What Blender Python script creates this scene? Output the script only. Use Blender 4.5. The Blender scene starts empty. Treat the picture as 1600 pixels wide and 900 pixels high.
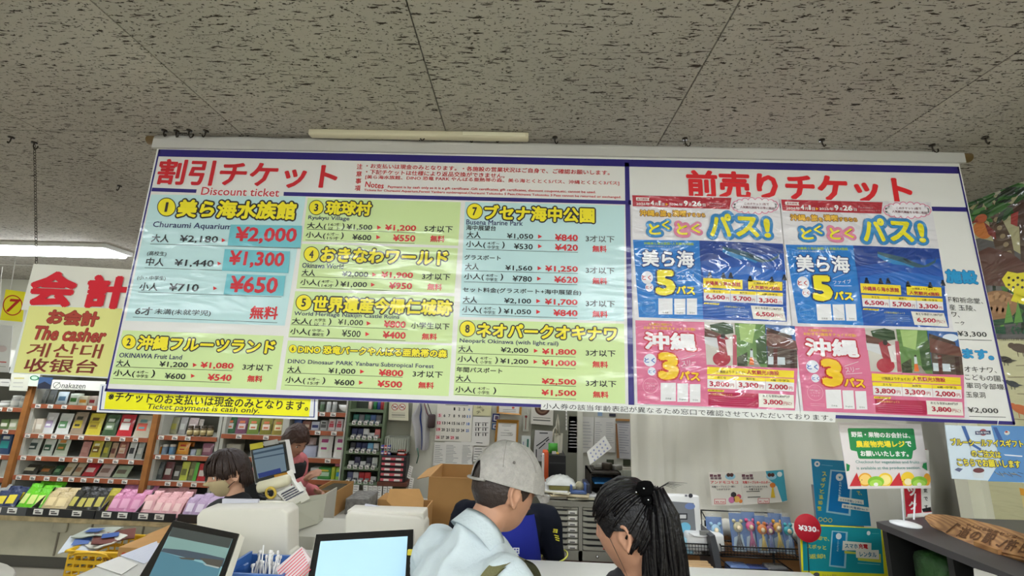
import bpy, bmesh, math, random
from mathutils import Vector, Matrix, noise
random.seed(7)
scene = bpy.context.scene
COL = scene.collection
CAMH = 1.68            # camera height; every Z given to P() below is relative to the camera
F = 670.0              # focal length in pixels of the 1600 px frame
# ------------------------------------------------------------------ camera
d = Vector(((815 - 800) / F, -(597 - 450) / F, -1)).normalized()
r = Vector((1, -0.0335, 0)); r = (r - d * r.dot(d)).normalized()
u = r.cross(d)
cam_d = bpy.data.cameras.new('camera'); cam = bpy.data.objects.new('camera', cam_d); COL.objects.link(cam)
cam_d.sensor_fit = 'HORIZONTAL'; cam_d.sensor_width = 36; cam_d.lens = F / 1600 * 36
cam_d.clip_start = 0.05
M3 = Matrix((r, d, u))                 # camera space -> world
cam.matrix_world = Matrix.Translation((0, 0, CAMH)) @ M3.to_4x4()
scene.camera = cam
# ------------------------------------------------------------------ world, exposure
w = bpy.data.worlds.new('world'); scene.world = w; w.use_nodes = True
w.node_tree.nodes['Background'].inputs[0].default_value = (0.86, 0.93, 1, 1)
w.node_tree.nodes['Background'].inputs[1].default_value = 0.25
scene.view_settings.view_transform = 'Standard'; scene.view_settings.look = 'None'
scene.view_settings.exposure = 0.82; scene.view_settings.gamma = 1
scene.view_settings.use_curve_mapping = False
TUBE = 19.0            # strength of the fluorescent diffusers
def ray(px, py):
 return M3 @ Vector(((px - 800) / F, -(py - 450) / F, -1))
def W(px, py, Y=None, Z=None, X=None):
 """photo pixel -> world point at depth Y, or height Z above the camera, or X"""
 v = ray(px, py)
 t = Y / v.y if Y is not None else (Z / v.z if Z is not None else X / v.x)
 v = v * t
 return Vector((v.x, v.y, v.z + CAMH))
def lin(c):
 c = c / 255.0
 return c / 12.92 if c <= 0.04045 else ((c + 0.055) / 1.055) ** 2.4
def rgb(c):
 if isinstance(c, str):
  c = c.lstrip('#'); c = tuple(int(c[i:i + 2], 16) for i in (0, 2, 4))
 return (lin(c[0]), lin(c[1]), lin(c[2]), 1)
# ------------------------------------------------------------------ materials
MATS = {}
def mat(name, color, rough=0.6, metal=0.0, coat=0.0, coat_rough=0.1, noise_scale=None, noise_amt=0.15,
  bump=None, bump_strength=0.2, emit=0.0, alpha=None, spec=0.5, trans=0.0, sheen=0.0):
 if name in MATS: return MATS[name]
 m = bpy.data.materials.new(name); m.use_nodes = True
 nt = m.node_tree; b = nt.nodes['Principled BSDF']
 c = rgb(color)
 b.inputs['Base Color'].default_value = c
 b.inputs['Roughness'].default_value = rough
 b.inputs['Metallic'].default_value = metal
 b.inputs['Coat Weight'].default_value = coat
 b.inputs['Coat Roughness'].default_value = coat_rough
 b.inputs['Specular IOR Level'].default_value = spec
 b.inputs['Transmission Weight'].default_value = trans
 b.inputs['Sheen Weight'].default_value = sheen
 if alpha is not None: b.inputs['Alpha'].default_value = alpha
 if emit:
  b.inputs['Emission Color'].default_value = c; b.inputs['Emission Strength'].default_value = emit
 tc = None
 if noise_scale or bump:
  tc = nt.nodes.new('ShaderNodeTexCoord')
 if noise_scale:
  n = nt.nodes.new('ShaderNodeTexNoise'); n.inputs['Scale'].default_value = noise_scale; n.inputs['Detail'].default_value = 5
  nt.links.new(tc.outputs['Object'], n.inputs['Vector'])
  mx = nt.nodes.new('ShaderNodeMixRGB'); mx.blend_type = 'MULTIPLY'; mx.inputs[0].default_value = 1
  rp = nt.nodes.new('ShaderNodeMapRange'); rp.inputs[1].default_value = 0.3; rp.inputs[2].default_value = 0.7
  rp.inputs[3].default_value = 1 - noise_amt; rp.inputs[4].default_value = 1 + noise_amt
  nt.links.new(n.outputs['Fac'], rp.inputs[0]); mx.inputs[1].default_value = c
  nt.links.new(rp.outputs[0], mx.inputs[2]); nt.links.new(mx.outputs[0], b.inputs['Base Color'])
 if bump:
  n2 = nt.nodes.new('ShaderNodeTexNoise'); n2.inputs['Scale'].default_value = bump; n2.inputs['Detail'].default_value = 3
  nt.links.new(tc.outputs['Object'], n2.inputs['Vector'])
  bp = nt.nodes.new('ShaderNodeBump'); bp.inputs['Strength'].default_value = bump_strength; bp.inputs['Distance'].default_value = 0.01
  nt.links.new(n2.outputs['Fac'], bp.inputs['Height']); nt.links.new(bp.outputs[0], b.inputs['Normal'])
 MATS[name] = m
 return m
def film_group(kind):
 """normal of a slack plastic surface: 'vinyl' = gently rippled banner, 'pouch' = creased laminate"""
 key = 'film_' + kind
 if key in bpy.data.node_groups: return bpy.data.node_groups[key]
 g = bpy.data.node_groups.new(key, 'ShaderNodeTree')
 g.interface.new_socket('Normal', in_out='OUTPUT', socket_type='NodeSocketVector')
 out = g.nodes.new('NodeGroupOutput')
 geo = g.nodes.new('ShaderNodeNewGeometry')
 mp = g.nodes.new('ShaderNodeMapping'); g.links.new(geo.outputs['Position'], mp.inputs['Vector'])
 n = g.nodes.new('ShaderNodeTexNoise')
 bp = g.nodes.new('ShaderNodeBump'); bp.inputs['Distance'].default_value = 1.0
 if kind == 'vinyl':
  mp.inputs['Scale'].default_value = (1.2, 1, 5.0); mp.inputs['Rotation'].default_value = (0, 0.35, 0)
  n.inputs['Scale'].default_value = 2.2; n.inputs['Detail'].default_value = 2; n.inputs['Distortion'].default_value = 0.5
  bp.inputs['Strength'].default_value = 1.0; bp.inputs['Distance'].default_value = 0.012
  g.links.new(mp.outputs[0], n.inputs['Vector']); g.links.new(n.outputs['Fac'], bp.inputs['Height'])
 else:
  mp.inputs['Scale'].default_value = (1.0, 1, 2.2); mp.inputs['Rotation'].default_value = (0, 0.5, 0)
  n.inputs['Scale'].default_value = 3.4; n.inputs['Detail'].default_value = 2.6; n.inputs['Distortion'].default_value = 1.6
  g.links.new(mp.outputs[0], n.inputs['Vector'])
  m1 = g.nodes.new('ShaderNodeMath'); m1.operation = 'SUBTRACT'; m1.inputs[1].default_value = 0.5
  m2 = g.nodes.new('ShaderNodeMath'); m2.operation = 'ABSOLUTE'
  g.links.new(n.outputs['Fac'], m1.inputs[0]); g.links.new(m1.outputs[0], m2.inputs[0])
  g.links.new(m2.outputs[0], bp.inputs['Height'])
  bp.inputs['Strength'].default_value = 1.0; bp.inputs['Distance'].default_value = 0.075
 g.links.new(bp.outputs[0], out.inputs[0])
 return g
def ink(color, kind='vinyl'):
 """printed ink on banner vinyl / laminate; the film's gloss is part of it"""
 key = 'ink_%s_%s' % (kind, color if isinstance(color, str) else '%d_%d_%d' % tuple(color))
 if key in MATS: return MATS[key]
 if kind == 'vinyl': m = mat(key, color, rough=0.42, spec=0.3, coat=0.6, coat_rough=0.13)
 elif kind == 'pouch': m = mat(key, color, rough=0.5, spec=0.3, coat=1.0, coat_rough=0.045)
 else: return mat(key, color, rough=0.55, spec=0.3)
 nt = m.node_tree; g = nt.nodes.new('ShaderNodeGroup'); g.node_tree = film_group(kind)
 nt.links.new(g.outputs[0], nt.nodes['Principled BSDF'].inputs['Coat Normal'])
 if kind == 'pouch': nt.nodes['Principled BSDF'].inputs['Coat IOR'].default_value = 1.55
 return m
# ------------------------------------------------------------------ object helpers
def tag(o, label=None, cat=None, group=None, kind=None):
 if label: o['label'] = label
 if cat: o['category'] = cat
 if group: o['group'] = group
 if kind: o['kind'] = kind
 return o
def thing(name, loc, label, cat, group=None):
 o = bpy.data.objects.new(name, None); COL.objects.link(o); o.empty_display_size = 0.05
 o.location = loc
 return tag(o, label, cat, group)
def root_loc(p):
 v = Vector((0, 0, 0))
 while p is not None: v = v + p.location; p = p.parent
 return v
class MB:
 """collects geometry in world coordinates; build() links it as one mesh object"""
 def __init__(s): s.v = []; s.f = []; s.m = []; s.mats = []; s.sm = []
 def mi(s, m):
  if m not in s.mats: s.mats.append(m)
  return s.mats.index(m)
 def add(s, verts, faces, m, smooth=False):
  b = len(s.v); s.v += [tuple(v) for v in verts]; k = s.mi(m)
  for f in faces: s.f.append(tuple(i + b for i in f)); s.m.append(k); s.sm.append(smooth)
  return s
 def box(s, a, b, m, rot=None, about=None):
  x0, y0, z0 = [min(a[i], b[i]) for i in range(3)]; x1, y1, z1 = [max(a[i], b[i]) for i in range(3)]
  vs = [Vector(p) for p in ((x0,y0,z0),(x1,y0,z0),(x1,y1,z0),(x0,y1,z0),(x0,y0,z1),(x1,y0,z1),(x1,y1,z1),(x0,y1,z1))]
  if rot is not None:
   c = Vector(about) if about is not None else sum(vs, Vector()) / 8
   vs = [rot @ (v - c) + c for v in vs]
  return s.add(vs, [(0,3,2,1),(4,5,6,7),(0,1,5,4),(1,2,6,5),(2,3,7,6),(3,0,4,7)], m)
 def bevbox(s, a, b, m, r=0.01, rot=None, about=None, seg=2):
  bm = bmesh.new(); bmesh.ops.create_cube(bm, size=1)
  sc = [abs(b[i] - a[i]) for i in range(3)]; c = Vector([(a[i] + b[i]) / 2 for i in range(3)])
  for v in bm.verts: v.co = Vector([v.co[i] * sc[i] for i in range(3)])
  bmesh.ops.bevel(bm, geom=list(bm.edges), offset=r, segments=seg, affect='EDGES', profile=0.5)
  vs = [v.co + c for v in bm.verts]
  if rot is not None:
   ab = Vector(about) if about is not None else c
   vs = [rot @ (v - ab) + ab for v in vs]
  s.add(vs, [[v.index for v in f.verts] for f in bm.faces], m, True); bm.free(); return s
 def prism(s, poly, off, m, smooth=False):
  """poly: 3D points; extruded by vector off"""
  n = len(poly); off = Vector(off); poly = [Vector(p) for p in poly]
  vs = poly + [p + off for p in poly]
  fs = [tuple(range(n))[::-1], tuple(range(n, 2 * n))] + [(i, (i + 1) % n, n + (i + 1) % n, n + i) for i in range(n)]
  return s.add(vs, fs, m, smooth)
 def lathe(s, c, prof, m, seg=16, axis=(0, 0, 1), smooth=True, sc=(1, 1)):
  """prof: list of (radius, height) from bottom to top around axis at c"""
  c = Vector(c); q = Vector((0, 0, 1)).rotation_difference(Vector(axis).normalized()).to_matrix()
  vs = []
  for (rr, h) in prof:
   for i in range(seg):
    a = 2 * math.pi * i / seg; vs.append(c + q @ Vector((rr * math.cos(a) * sc[0], rr * math.sin(a) * sc[1], h)))
  fs = []
  for j in range(len(prof) - 1):
   for i in range(seg): fs.append((j*seg+i, j*seg+(i+1)%seg, (j+1)*seg+(i+1)%seg, (j+1)*seg+i))
  if prof[0][0] > 1e-6: fs.append(tuple(range(seg))[::-1])
  if prof[-1][0] > 1e-6: fs.append(tuple((len(prof)-1)*seg + i for i in range(seg)))
  return s.add(vs, fs, m, smooth)
 def tube(s, pts, rad, m, seg=8, closed=False, smooth=True, flat=None):
  pts = [Vector(p) for p in pts]; n = len(pts); vs = []; up = Vector((0.12, 0.3, 1)).normalized()
  for i, p in enumerate(pts):
   t = (pts[(i+1) % n] - pts[i-1]) if closed else (pts[min(i+1, n-1)] - pts[max(i-1, 0)])
   t.normalize(); a = t.cross(up)
   if a.length < 1e-3: a = t.cross(Vector((1, 0, 0)))
   a.normalize(); b = t.cross(a)
   rr = rad[i] if isinstance(rad, (list, tuple)) else rad
   for k in range(seg):
    an = 2 * math.pi * k / seg
    vs.append(p + a * (rr * math.cos(an)) + b * (rr * math.sin(an) * (flat or 1)))
  fs = []; last = n if closed else n - 1
  for i in range(last):
   j = (i + 1) % n
   for k in range(seg): fs.append((i*seg+k, i*seg+(k+1)%seg, j*seg+(k+1)%seg, j*seg+k))
  if not closed: fs += [tuple(range(seg))[::-1], tuple((n-1)*seg + k for k in range(seg))]
  return s.add(vs, fs, m, smooth)
 def grid(s, nu, nv, fn, m, smooth=True):
  vs = [fn(i / nu, j / nv) for j in range(nv + 1) for i in range(nu + 1)]
  fs = [(j*(nu+1)+i, j*(nu+1)+i+1, (j+1)*(nu+1)+i+1, (j+1)*(nu+1)+i) for j in range(nv) for i in range(nu)]
  return s.add(vs, fs, m, smooth)
 def quadslab(s, q, th, m):
  """q: 4 world points of the front face; th: thickness away from the camera"""
  q = [Vector(p) for p in q]; n = (q[1] - q[0]).cross(q[3] - q[0]).normalized()
  if n.y < 0: n = -n
  return s.prism(q, n * th, m)
 def mesh(s, name, org):
  me = bpy.data.meshes.new(name)
  me.from_pydata([(x - org[0], y - org[1], z - org[2]) for x, y, z in s.v], [], s.f)
  for m in s.mats: me.materials.append(m)
  me.polygons.foreach_set('material_index', s.m); me.polygons.foreach_set('use_smooth', s.sm)
  me.update(); return me
 def build(s, name, parent=None, label=None, cat=None, group=None, kind=None, org=None):
  if parent is not None: o0 = root_loc(parent)
  elif org is not None: o0 = Vector(org)
  else:
   xs = [v[0] for v in s.v]; ys = [v[1] for v in s.v]; zs = [v[2] for v in s.v]
   o0 = Vector(((min(xs)+max(xs))/2, (min(ys)+max(ys))/2, min(zs)))
  o = bpy.data.objects.new(name, s.mesh(name, o0)); COL.objects.link(o)
  if parent is not None: o.parent = parent
  else: o.location = o0
  return tag(o, label, cat, group, kind)
# ------------------------------------------------------------------ flat printing
TXT = {}
def text_geo(s, bold=0.0, res=2):
 k = (s, bold)
 if k in TXT: return TXT[k]
 c = bpy.data.curves.new('t', 'FONT'); c.body = s; c.offset = bold; c.resolution_u = res
 o = bpy.data.objects.new('t', c); me = o.to_mesh()
 vs = [(v.co.x, v.co.y) for v in me.vertices]; fs = [tuple(p.vertices) for p in me.polygons]
 o.to_mesh_clear(); bpy.data.objects.remove(o); bpy.data.curves.remove(c)
 xs = [v[0] for v in vs]; ys = [v[1] for v in vs]
 TXT[k] = (vs, fs, (min(xs), max(xs), min(ys), max(ys)))
 return TXT[k]
class Plane:
 """flat printed surface. org, ex (right), ez (up) in world; maps photo pixels onto itself"""
 def __init__(s, org, ex, ez, n=None):
  s.o = Vector(org); s.ex = Vector(ex).normalized(); s.ez = Vector(ez); s.ez = (s.ez - s.ex * s.ez.dot(s.ex)).normalized()
  s.n = s.ez.cross(s.ex) * -1
  s.n = s.ex.cross(s.ez)            # towards the viewer
  if (s.n.dot(Vector((0, 0, CAMH)) - s.o) < 0): s.n = -s.n
 def uv(s, px, py):
  v = ray(px, py); c = Vector((0, 0, CAMH))
  t = (s.o - c).dot(s.n) / v.dot(s.n)
  p = c + v * t - s.o
  return Vector((p.dot(s.ex), p.dot(s.ez)))
 def at(s, u, v, h=0.0): return s.o + s.ex * u + s.ez * v + s.n * h
def plane3(a, b, c):
 """plane through three world points: a, b on a horizontal edge, c below or above"""
 a, b, c = Vector(a), Vector(b), Vector(c); return Plane(a, b - a, (c - a) if (c - a).z > 0 else (a - c))
L = 0.0005
class Print:
 def __init__(s, plane, kind='vinyl', tf=(0, 0, 1), shift=(0, 0)):
  s.p = plane; s.kind = kind; s.tf = tf; s.mb = MB(); s.shift = Vector(shift); s.base = 0
 def frame(s, x0, y0, k): s.tf = (x0, y0, k); return s
 def uv(s, x, y):
  x0, y0, k = s.tf; return s.p.uv(x0 + x / k, y0 + y / k) + s.shift
 def col(s, c): return ink(c, s.kind) if not isinstance(c, bpy.types.Material) else c
 def poly(s, pts, c, layer=1):
  q = [s.uv(*p) for p in pts]
  ar = sum(q[i].x * q[(i+1) % len(q)].y - q[(i+1) % len(q)].x * q[i].y for i in range(len(q)))
  P3 = [s.p.at(a.x, a.y, (layer + s.base) * L) for a in q]
  nn = s.p.ex.cross(s.p.ez)
  if (ar < 0) == (nn.dot(s.p.n) > 0): P3.reverse()
  s.mb.add(P3, [tuple(range(len(q)))], s.col(c)); return s
 def rect(s, x0, y0, x1, y1, c, layer=1): return s.poly([(x0, y0), (x1, y0), (x1, y1), (x0, y1)], c, layer)
 def line(s, x0, y0, x1, y1, wd, c, layer=1):
  a, b = s.uv(x0, y0), s.uv(x1, y1); e = s.uv(x0, y0 + wd); t = (a - e).length / 2
  n = (b - a).normalized(); n = Vector((-n.y, n.x)) * t
  s.mb.add([s.p.at(q.x, q.y, (layer + s.base) * L) for q in (a + n, b + n, b - n, a - n)], [(0, 1, 2, 3)], s.col(c)); return s
 def ell(s, x, y, rx, ry, c, layer=1, seg=28):
  a = s.uv(x, y); X = s.uv(x + rx, y) - a; Y = s.uv(x, y - ry) - a
  pts = [a + X * math.cos(t) + Y * math.sin(t) for t in [2 * math.pi * i / seg for i in range(seg)]]
  s.mb.add([s.p.at(q.x, q.y, (layer + s.base) * L) for q in pts], [tuple(range(seg))], s.col(c)); return s
 def ring(s, x, y, rx, ry, wd, c, layer=1, seg=32):
  a = s.uv(x, y); X = s.uv(x + rx, y) - a; Y = s.uv(x, y - ry) - a; k = 1 - wd / rx
  o = [a + X * math.cos(t) + Y * math.sin(t) for t in [2 * math.pi * i / seg for i in range(seg)]]
  i_ = [a + X * k * math.cos(t) + Y * k * math.sin(t) for t in [2 * math.pi * i / seg for i in range(seg)]]
  s.mb.add([s.p.at(q.x, q.y, (layer + s.base) * L) for q in o + i_], [(i, (i+1) % seg, seg + (i+1) % seg, seg + i) for i in range(seg)], s.col(c)); return s
 def text(s, t, xl, yl, xr, yr, h, c, layer=3, bold=0.0, shear=0.0, outline=None, ow=0.0, n=12, strike=None, vert=False):
  """ink box of t runs from (xl,yl) to (xr,yr) (mid height), h tall, in frame pixels"""
  a, b = s.uv(xl, yl), s.uv(xr, yr); mx, my = (xl + xr) / 2, (yl + yr) / 2
  hh = (s.uv(mx, my - h / 2) - s.uv(mx, my + h / 2)).length
  ex = (b - a); wd = ex.length; ex.normalize(); ey = Vector((-ex.y, ex.x))
  vs, fs, (x0, x1, y0, y1) = text_geo(t)
  if x1 - x0 < 1e-6: return s
  x0 -= bold; x1 += bold; y0 -= bold; y1 += bold
  ym = (y0 + y1) / 2; sx = wd / (x1 - x0); sy = hh / (y1 - y0)
  def put(dx, dy, lay, cc):
   pts = []
   for (x, y) in vs:
    X = (x - x0) * sx + shear * (y - ym) * sy + dx; Y = (y - ym) * sy + dy
    q = a + ex * X + ey * Y; pts.append(s.p.at(q.x, q.y, (lay + s.base) * L))
   s.mb.add(pts, fs, s.col(cc))
  if outline:
   o = ow * hh
   for i in range(n):
    an = 2 * math.pi * i / n; put(math.cos(an) * (o + bold * sx), math.sin(an) * (o + bold * sy), layer - 0.6 + 0.012 * i, outline)
  if bold:
   k = 8 if bold >= 0.03 else 4
   for i in range(k):
    an = 2 * math.pi * (i + 0.5) / k; put(math.cos(an) * bold * sx, math.sin(an) * bold * sy, layer - 0.2 + 0.012 * i, c)
  put(0, 0, layer, c)
  return s
 def column(s, t, x, y0, y1, wd, c, layer=3, bold=0.0, dx=0.0):
  """vertical writing: one character after another, centres from y0 to y1"""
  for i, ch in enumerate(t):
   k = i / max(1, len(t) - 1); y = y0 + (y1 - y0) * k; xx = x + dx * k
   s.text(ch, xx - wd / 2, y, xx + wd / 2, y, wd * (0.35 if ch in 'ー・' else 1), c, layer, bold)
  return s
 def build(s, name, parent, label=None, **k): return s.mb.build(name, parent, label, **k)
def slab_on(plane, pts, th, m, name, parent=None, front=0.0, **kw):
 """board whose front face has the given photo-pixel corners on plane"""
 mb = MB(); q = [plane.uv(*p) for p in pts]
 mb.prism([plane.at(a.x, a.y, front) for a in q], plane.n * -th, m)
 return mb.build(name, parent, **kw)
# ================================================================== THE ROOM
def fissure_mat():
 m = mat('ceiling_tile', (184, 178, 168), rough=0.95)
 nt = m.node_tree; b = nt.nodes['Principled BSDF']; lk = nt.links.new
 tc = nt.nodes.new('ShaderNodeTexCoord'); oi = nt.nodes.new('ShaderNodeObjectInfo')
 add = nt.nodes.new('ShaderNodeVectorMath'); add.operation = 'ADD'
 mul = nt.nodes.new('ShaderNodeVectorMath'); mul.operation = 'SCALE'; mul.inputs['Scale'].default_value = 37.0
 cx = nt.nodes.new('ShaderNodeCombineXYZ'); lk(oi.outputs['Random'], cx.inputs[0]); lk(oi.outputs['Random'], cx.inputs[1])
 lk(cx.outputs[0], mul.inputs[0]); lk(tc.outputs['Object'], add.inputs[0]); lk(mul.outputs[0], add.inputs[1])
 def marks(sx, sy, scale, lo, hi, dist):
  mp = nt.nodes.new('ShaderNodeMapping'); mp.inputs['Scale'].default_value = (sx, sy, 1); lk(add.outputs[0], mp.inputs['Vector'])
  n = nt.nodes.new('ShaderNodeTexNoise'); n.inputs['Scale'].default_value = scale; n.inputs['Detail'].default_value = 3.5
  n.inputs['Distortion'].default_value = dist; n.inputs['Roughness'].default_value = 0.62; lk(mp.outputs[0], n.inputs['Vector'])
  r_ = nt.nodes.new('ShaderNodeMapRange'); r_.inputs[1].default_value = lo; r_.inputs[2].default_value = hi; lk(n.outputs['Fac'], r_.inputs[0])
  return r_.outputs[0]
 a0 = marks(11, 62, 1.7, 0.598, 0.618, 0.5); b0_ = marks(34, 60, 2.2, 0.605, 0.64, 0.2)
 ma = nt.nodes.new('ShaderNodeMath'); ma.operation = 'MAXIMUM'; lk(a0, ma.inputs[0]); lk(b0_, ma.inputs[1]); a = ma.outputs[0]
 v = nt.nodes.new('ShaderNodeTexVoronoi'); v.inputs['Scale'].default_value = 55; lk(add.outputs[0], v.inputs['Vector'])
 r2 = nt.nodes.new('ShaderNodeMapRange'); r2.inputs[1].default_value = 0.17; r2.inputs[2].default_value = 0.12; lk(v.outputs['Distance'], r2.inputs[0])
 n3 = nt.nodes.new('ShaderNodeTexNoise'); n3.inputs['Scale'].default_value = 40; lk(add.outputs[0], n3.inputs['Vector'])
 r3 = nt.nodes.new('ShaderNodeMapRange'); r3.inputs[1].default_value = 0.52; r3.inputs[2].default_value = 0.56; lk(n3.outputs['Fac'], r3.inputs[0])
 m2 = nt.nodes.new('ShaderNodeMath'); m2.operation = 'MULTIPLY'; lk(r2.outputs[0], m2.inputs[0]); lk(r3.outputs[0], m2.inputs[1])
 mx = nt.nodes.new('ShaderNodeMath'); mx.operation = 'MAXIMUM'; lk(a, mx.inputs[0]); lk(m2.outputs[0], mx.inputs[1])
 n4 = nt.nodes.new('ShaderNodeTexNoise'); n4.inputs['Scale'].default_value = 1.3; n4.inputs['Detail'].default_value = 4; lk(add.outputs[0], n4.inputs['Vector'])
 r4 = nt.nodes.new('ShaderNodeMapRange'); r4.inputs[1].default_value = 0.35; r4.inputs[2].default_value = 0.75; r4.inputs[3].default_value = 1.0; r4.inputs[4].default_value = 0.8; lk(n4.outputs['Fac'], r4.inputs[0])
 base = nt.nodes.new('ShaderNodeMixRGB'); base.blend_type = 'MULTIPLY'; base.inputs[0].default_value = 1; base.inputs[1].default_value = rgb((184, 178, 168)); lk(r4.outputs[0], base.inputs[2])
 mix = nt.nodes.new('ShaderNodeMixRGB'); lk(mx.outputs[0], mix.inputs[0]); lk(base.outputs[0], mix.inputs[1]); mix.inputs[2].default_value = rgb((58, 50, 42))
 lk(mix.outputs[0], b.inputs['Base Color'])
 bp = nt.nodes.new('ShaderNodeBump'); bp.invert = True; bp.inputs['Strength'].default_value = 0.6; bp.inputs['Distance'].default_value = 0.004
 lk(mx.outputs[0], bp.inputs['Height']); lk(bp.outputs[0], b.inputs['Normal'])
 return m
ZC = CAMH + 1.0
m_tile = fissure_mat(); m_joint = mat('ceiling_joint', (70, 64, 56), 0.9)
m_wall = mat('wall_paint', (200, 199, 184), 0.7, noise_scale=1.5, noise_amt=0.05)
m_wallg = mat('wall_grey_green', (128, 128, 112), 0.7, noise_scale=2, noise_amt=0.06)
m_cream = mat('cream_panel', (224, 222, 200), 0.5)
m_floor = mat('floor_vinyl', (150, 144, 130), 0.35, noise_scale=3, noise_amt=0.08)
X0, X1, Y0, Y1 = -7.0, 3.3, -4.2, 4.85
ceil_o = MB().box((X0, Y0, ZC + 0.012), (X1, Y1, ZC + 0.06), m_joint).build('ceiling', kind='structure')
tile_me = {}
for i in range(-9, 4):
 for j in range(-4, 2):
  xa, xb = 0.548 + 0.889 * i, 0.548 + 0.889 * (i + 1); ya, yb = 1.63 + 1.8 * j, 1.63 + 1.8 * (j + 1)
  xa, xb, ya, yb = max(xa, X0), min(xb, X1), max(ya, Y0), min(yb, Y1)
  if xb - xa < 0.05 or yb - ya < 0.05: continue
  g = 0.0022; key = (round(xb - xa, 3), round(yb - ya, 3))
  if key not in tile_me:
   tile_me[key] = MB().box((g, g, 0), (xb - xa - g, yb - ya - g, 0.012), m_tile).mesh('ceiling_tile', (0, 0, 0))
  o = bpy.data.objects.new('ceiling_tile', tile_me[key]); COL.objects.link(o); o.parent = ceil_o
  o.location = Vector((xa, ya, ZC)) - ceil_o.location
MB().box((X0, Y0, -0.05), (X1, Y1, 0), m_floor).build('floor', kind='structure')
MB().box((X0, Y1, 0), (X1, Y1 + 0.1, ZC), m_wall).build('wall_back', kind='structure')
MB().box((X0 - 0.1, Y0, 0), (X0, Y1, ZC), m_wall).build('wall_left', kind='structure')
MB().box((X0, Y0 - 0.1, 0), (X1, Y0, ZC), m_wall).build('wall_front', kind='structure')
MB().box((2.335, Y0, 0), (2.42, 2.38, ZC), m_cream).build('wall_right', kind='structure')
MB().box((X1, Y0, 0), (X1 + 0.1, Y1, ZC), m_wall).build('wall_far_right', kind='structure')
MB().box((2.27, 2.38, 0), (2.42, 2.45, ZC), m_cream).build('trim_1', kind='structure')
YP = 4.0
MB().box((-1.22, YP, 0), (-0.98, YP + 0.08, ZC), m_wallg).build('wall_partition_left', kind='structure')
MB().box((-0.98, YP + 0.001, 0), (0.10, YP + 0.08, ZC), m_wall).build('wall_partition', kind='structure')
MB().box((0.10, YP - 0.02, 0), (0.50, YP + 0.08, ZC), m_wallg).build('wall_partition_middle', kind='structure')
MB().box((0.50, YP - 0.07, 0), (0.545, YP + 0.02, ZC), mat('frame_white', (214, 212, 196), 0.5)).build('trim_2', kind='structure')
MB().box((0.545, YP - 0.01, 0), (1.60, YP + 0.08, ZC), m_wall).build('wall_partition_right', kind='structure')
m_diff = mat('lamp_diffuser', (244, 250, 255), 0.5, emit=TUBE); m_house = mat('lamp_housing', (225, 225, 220), 0.5)
m_diff2 = mat('lamp_diffuser_dim', (244, 248, 255), 0.5, emit=TUBE * .29)  # emission lowered so the store behind the banner stays darker
def lamp(x, y, ln, label, wd=0.2, group=None, z=None, m_diff=m_diff):
 z = ZC if z is None else z
 t = thing('ceiling_light', (x, y, z - 0.05), label, 'ceiling light', group)
 MB().box((x - ln / 2, y - wd / 2, z - 0.035), (x + ln / 2, y + wd / 2, z - 0.001), m_house).build('housing', t)
 mb = MB()
 mb.bevbox((x - ln / 2 + 0.03, y - wd / 2 + 0.015, z - 0.06), (x + ln / 2 - 0.03, y + wd / 2 - 0.015, z - 0.034), m_diff, 0.01)
 mb.build('diffuser', t); return t
lamp(-4.65, 3.42, 2.4, 'long glowing fluorescent light on the ceiling, above the cashier sign', 0.26)
lamp(-2.1, 3.6, 2.4, 'fluorescent ceiling light hidden behind the left half of the banner', 0.26, m_diff=m_diff2)
lamp(0.5, 3.4, 2.0, 'fluorescent ceiling light hidden behind the right half of the banner', 0.26, m_diff=m_diff2)
lamp(1.0, 2.15, 1.25, 'added unseen ceiling light behind the right half of the banner, before the curtain', 0.2, m_diff=mat('lamp_diffuser_new', (246, 250, 255), 0.5, emit=TUBE * .6))  # extra lamp added out of view to brighten the curtain
lamp(-1.3, 2.6, 1.25, 'added unseen ceiling light behind the left half of the banner, over the registers', 0.2, m_diff=m_diff2)  # second extra lamp, added unseen to light the area behind the banner
for x in (-4.3, -1.2, 1.3):
 for y in (-0.5, -1.6, -2.7):
  lamp(x if x < 1 else 1.42, y, 1.25 if x < 1 else 1.7, 'fluorescent ceiling light behind the viewer, in the %s row, %s' % ('near' if y > -1 else 'far' if y < -2 else 'middle', {-4.3: 'at the left', -1.2: 'in the middle', 1.3: 'at the right'}[x]), 0.24)
# ================================================================== THE PRICE BANNER
YB = 1.63
RED = (205, 38, 48); REDB = (222, 36, 44); NAVY = (44, 34, 118); BLK = (26, 26, 30); YEL = (240, 224, 36); OUT = (44, 38, 46)
GRN = (205, 226, 160); BLU = (190, 222, 224); CYA = (112, 190, 202); WHT = (226, 224, 220)
pb = Plane((0, YB, CAMH), (1, 0, 0), (0, 0, 1))
banner = thing('price_banner', W(875, 640, Y=YB), 'huge white hanging banner of discount ticket prices with dark blue border', 'banner')
m_sheet = ink(WHT)
mb = MB(); q = [pb.uv(*p) for p in ((247, 225), (1498, 252), (1586.5, 664), (164, 612))]
def shp(uu, vv):
 t = q[0].lerp(q[1], uu); b = q[3].lerp(q[2], uu); c = t.lerp(b, vv); return pb.at(c.x, c.y, 0)
mb.grid(20, 8, shp, m_sheet, False)
back = [pb.at(c.x, c.y, -0.0015) for c in q]; mb.add(back, [(0, 1, 2, 3)], m_sheet); mb.build('sheet', banner)
a, b = W(233, 219, Y=YB + 0.012), W(1514, 247, Y=YB + 0.012)
m_wood = mat('rod_wood', (120, 96, 58), 0.6, noise_scale=30)
MB().tube([a, b], 0.019, m_wood, 12).build('rod', banner)
a2, b2 = W(247, 220, Y=YB + 0.012), W(1498.5, 247, Y=YB + 0.012)
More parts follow.
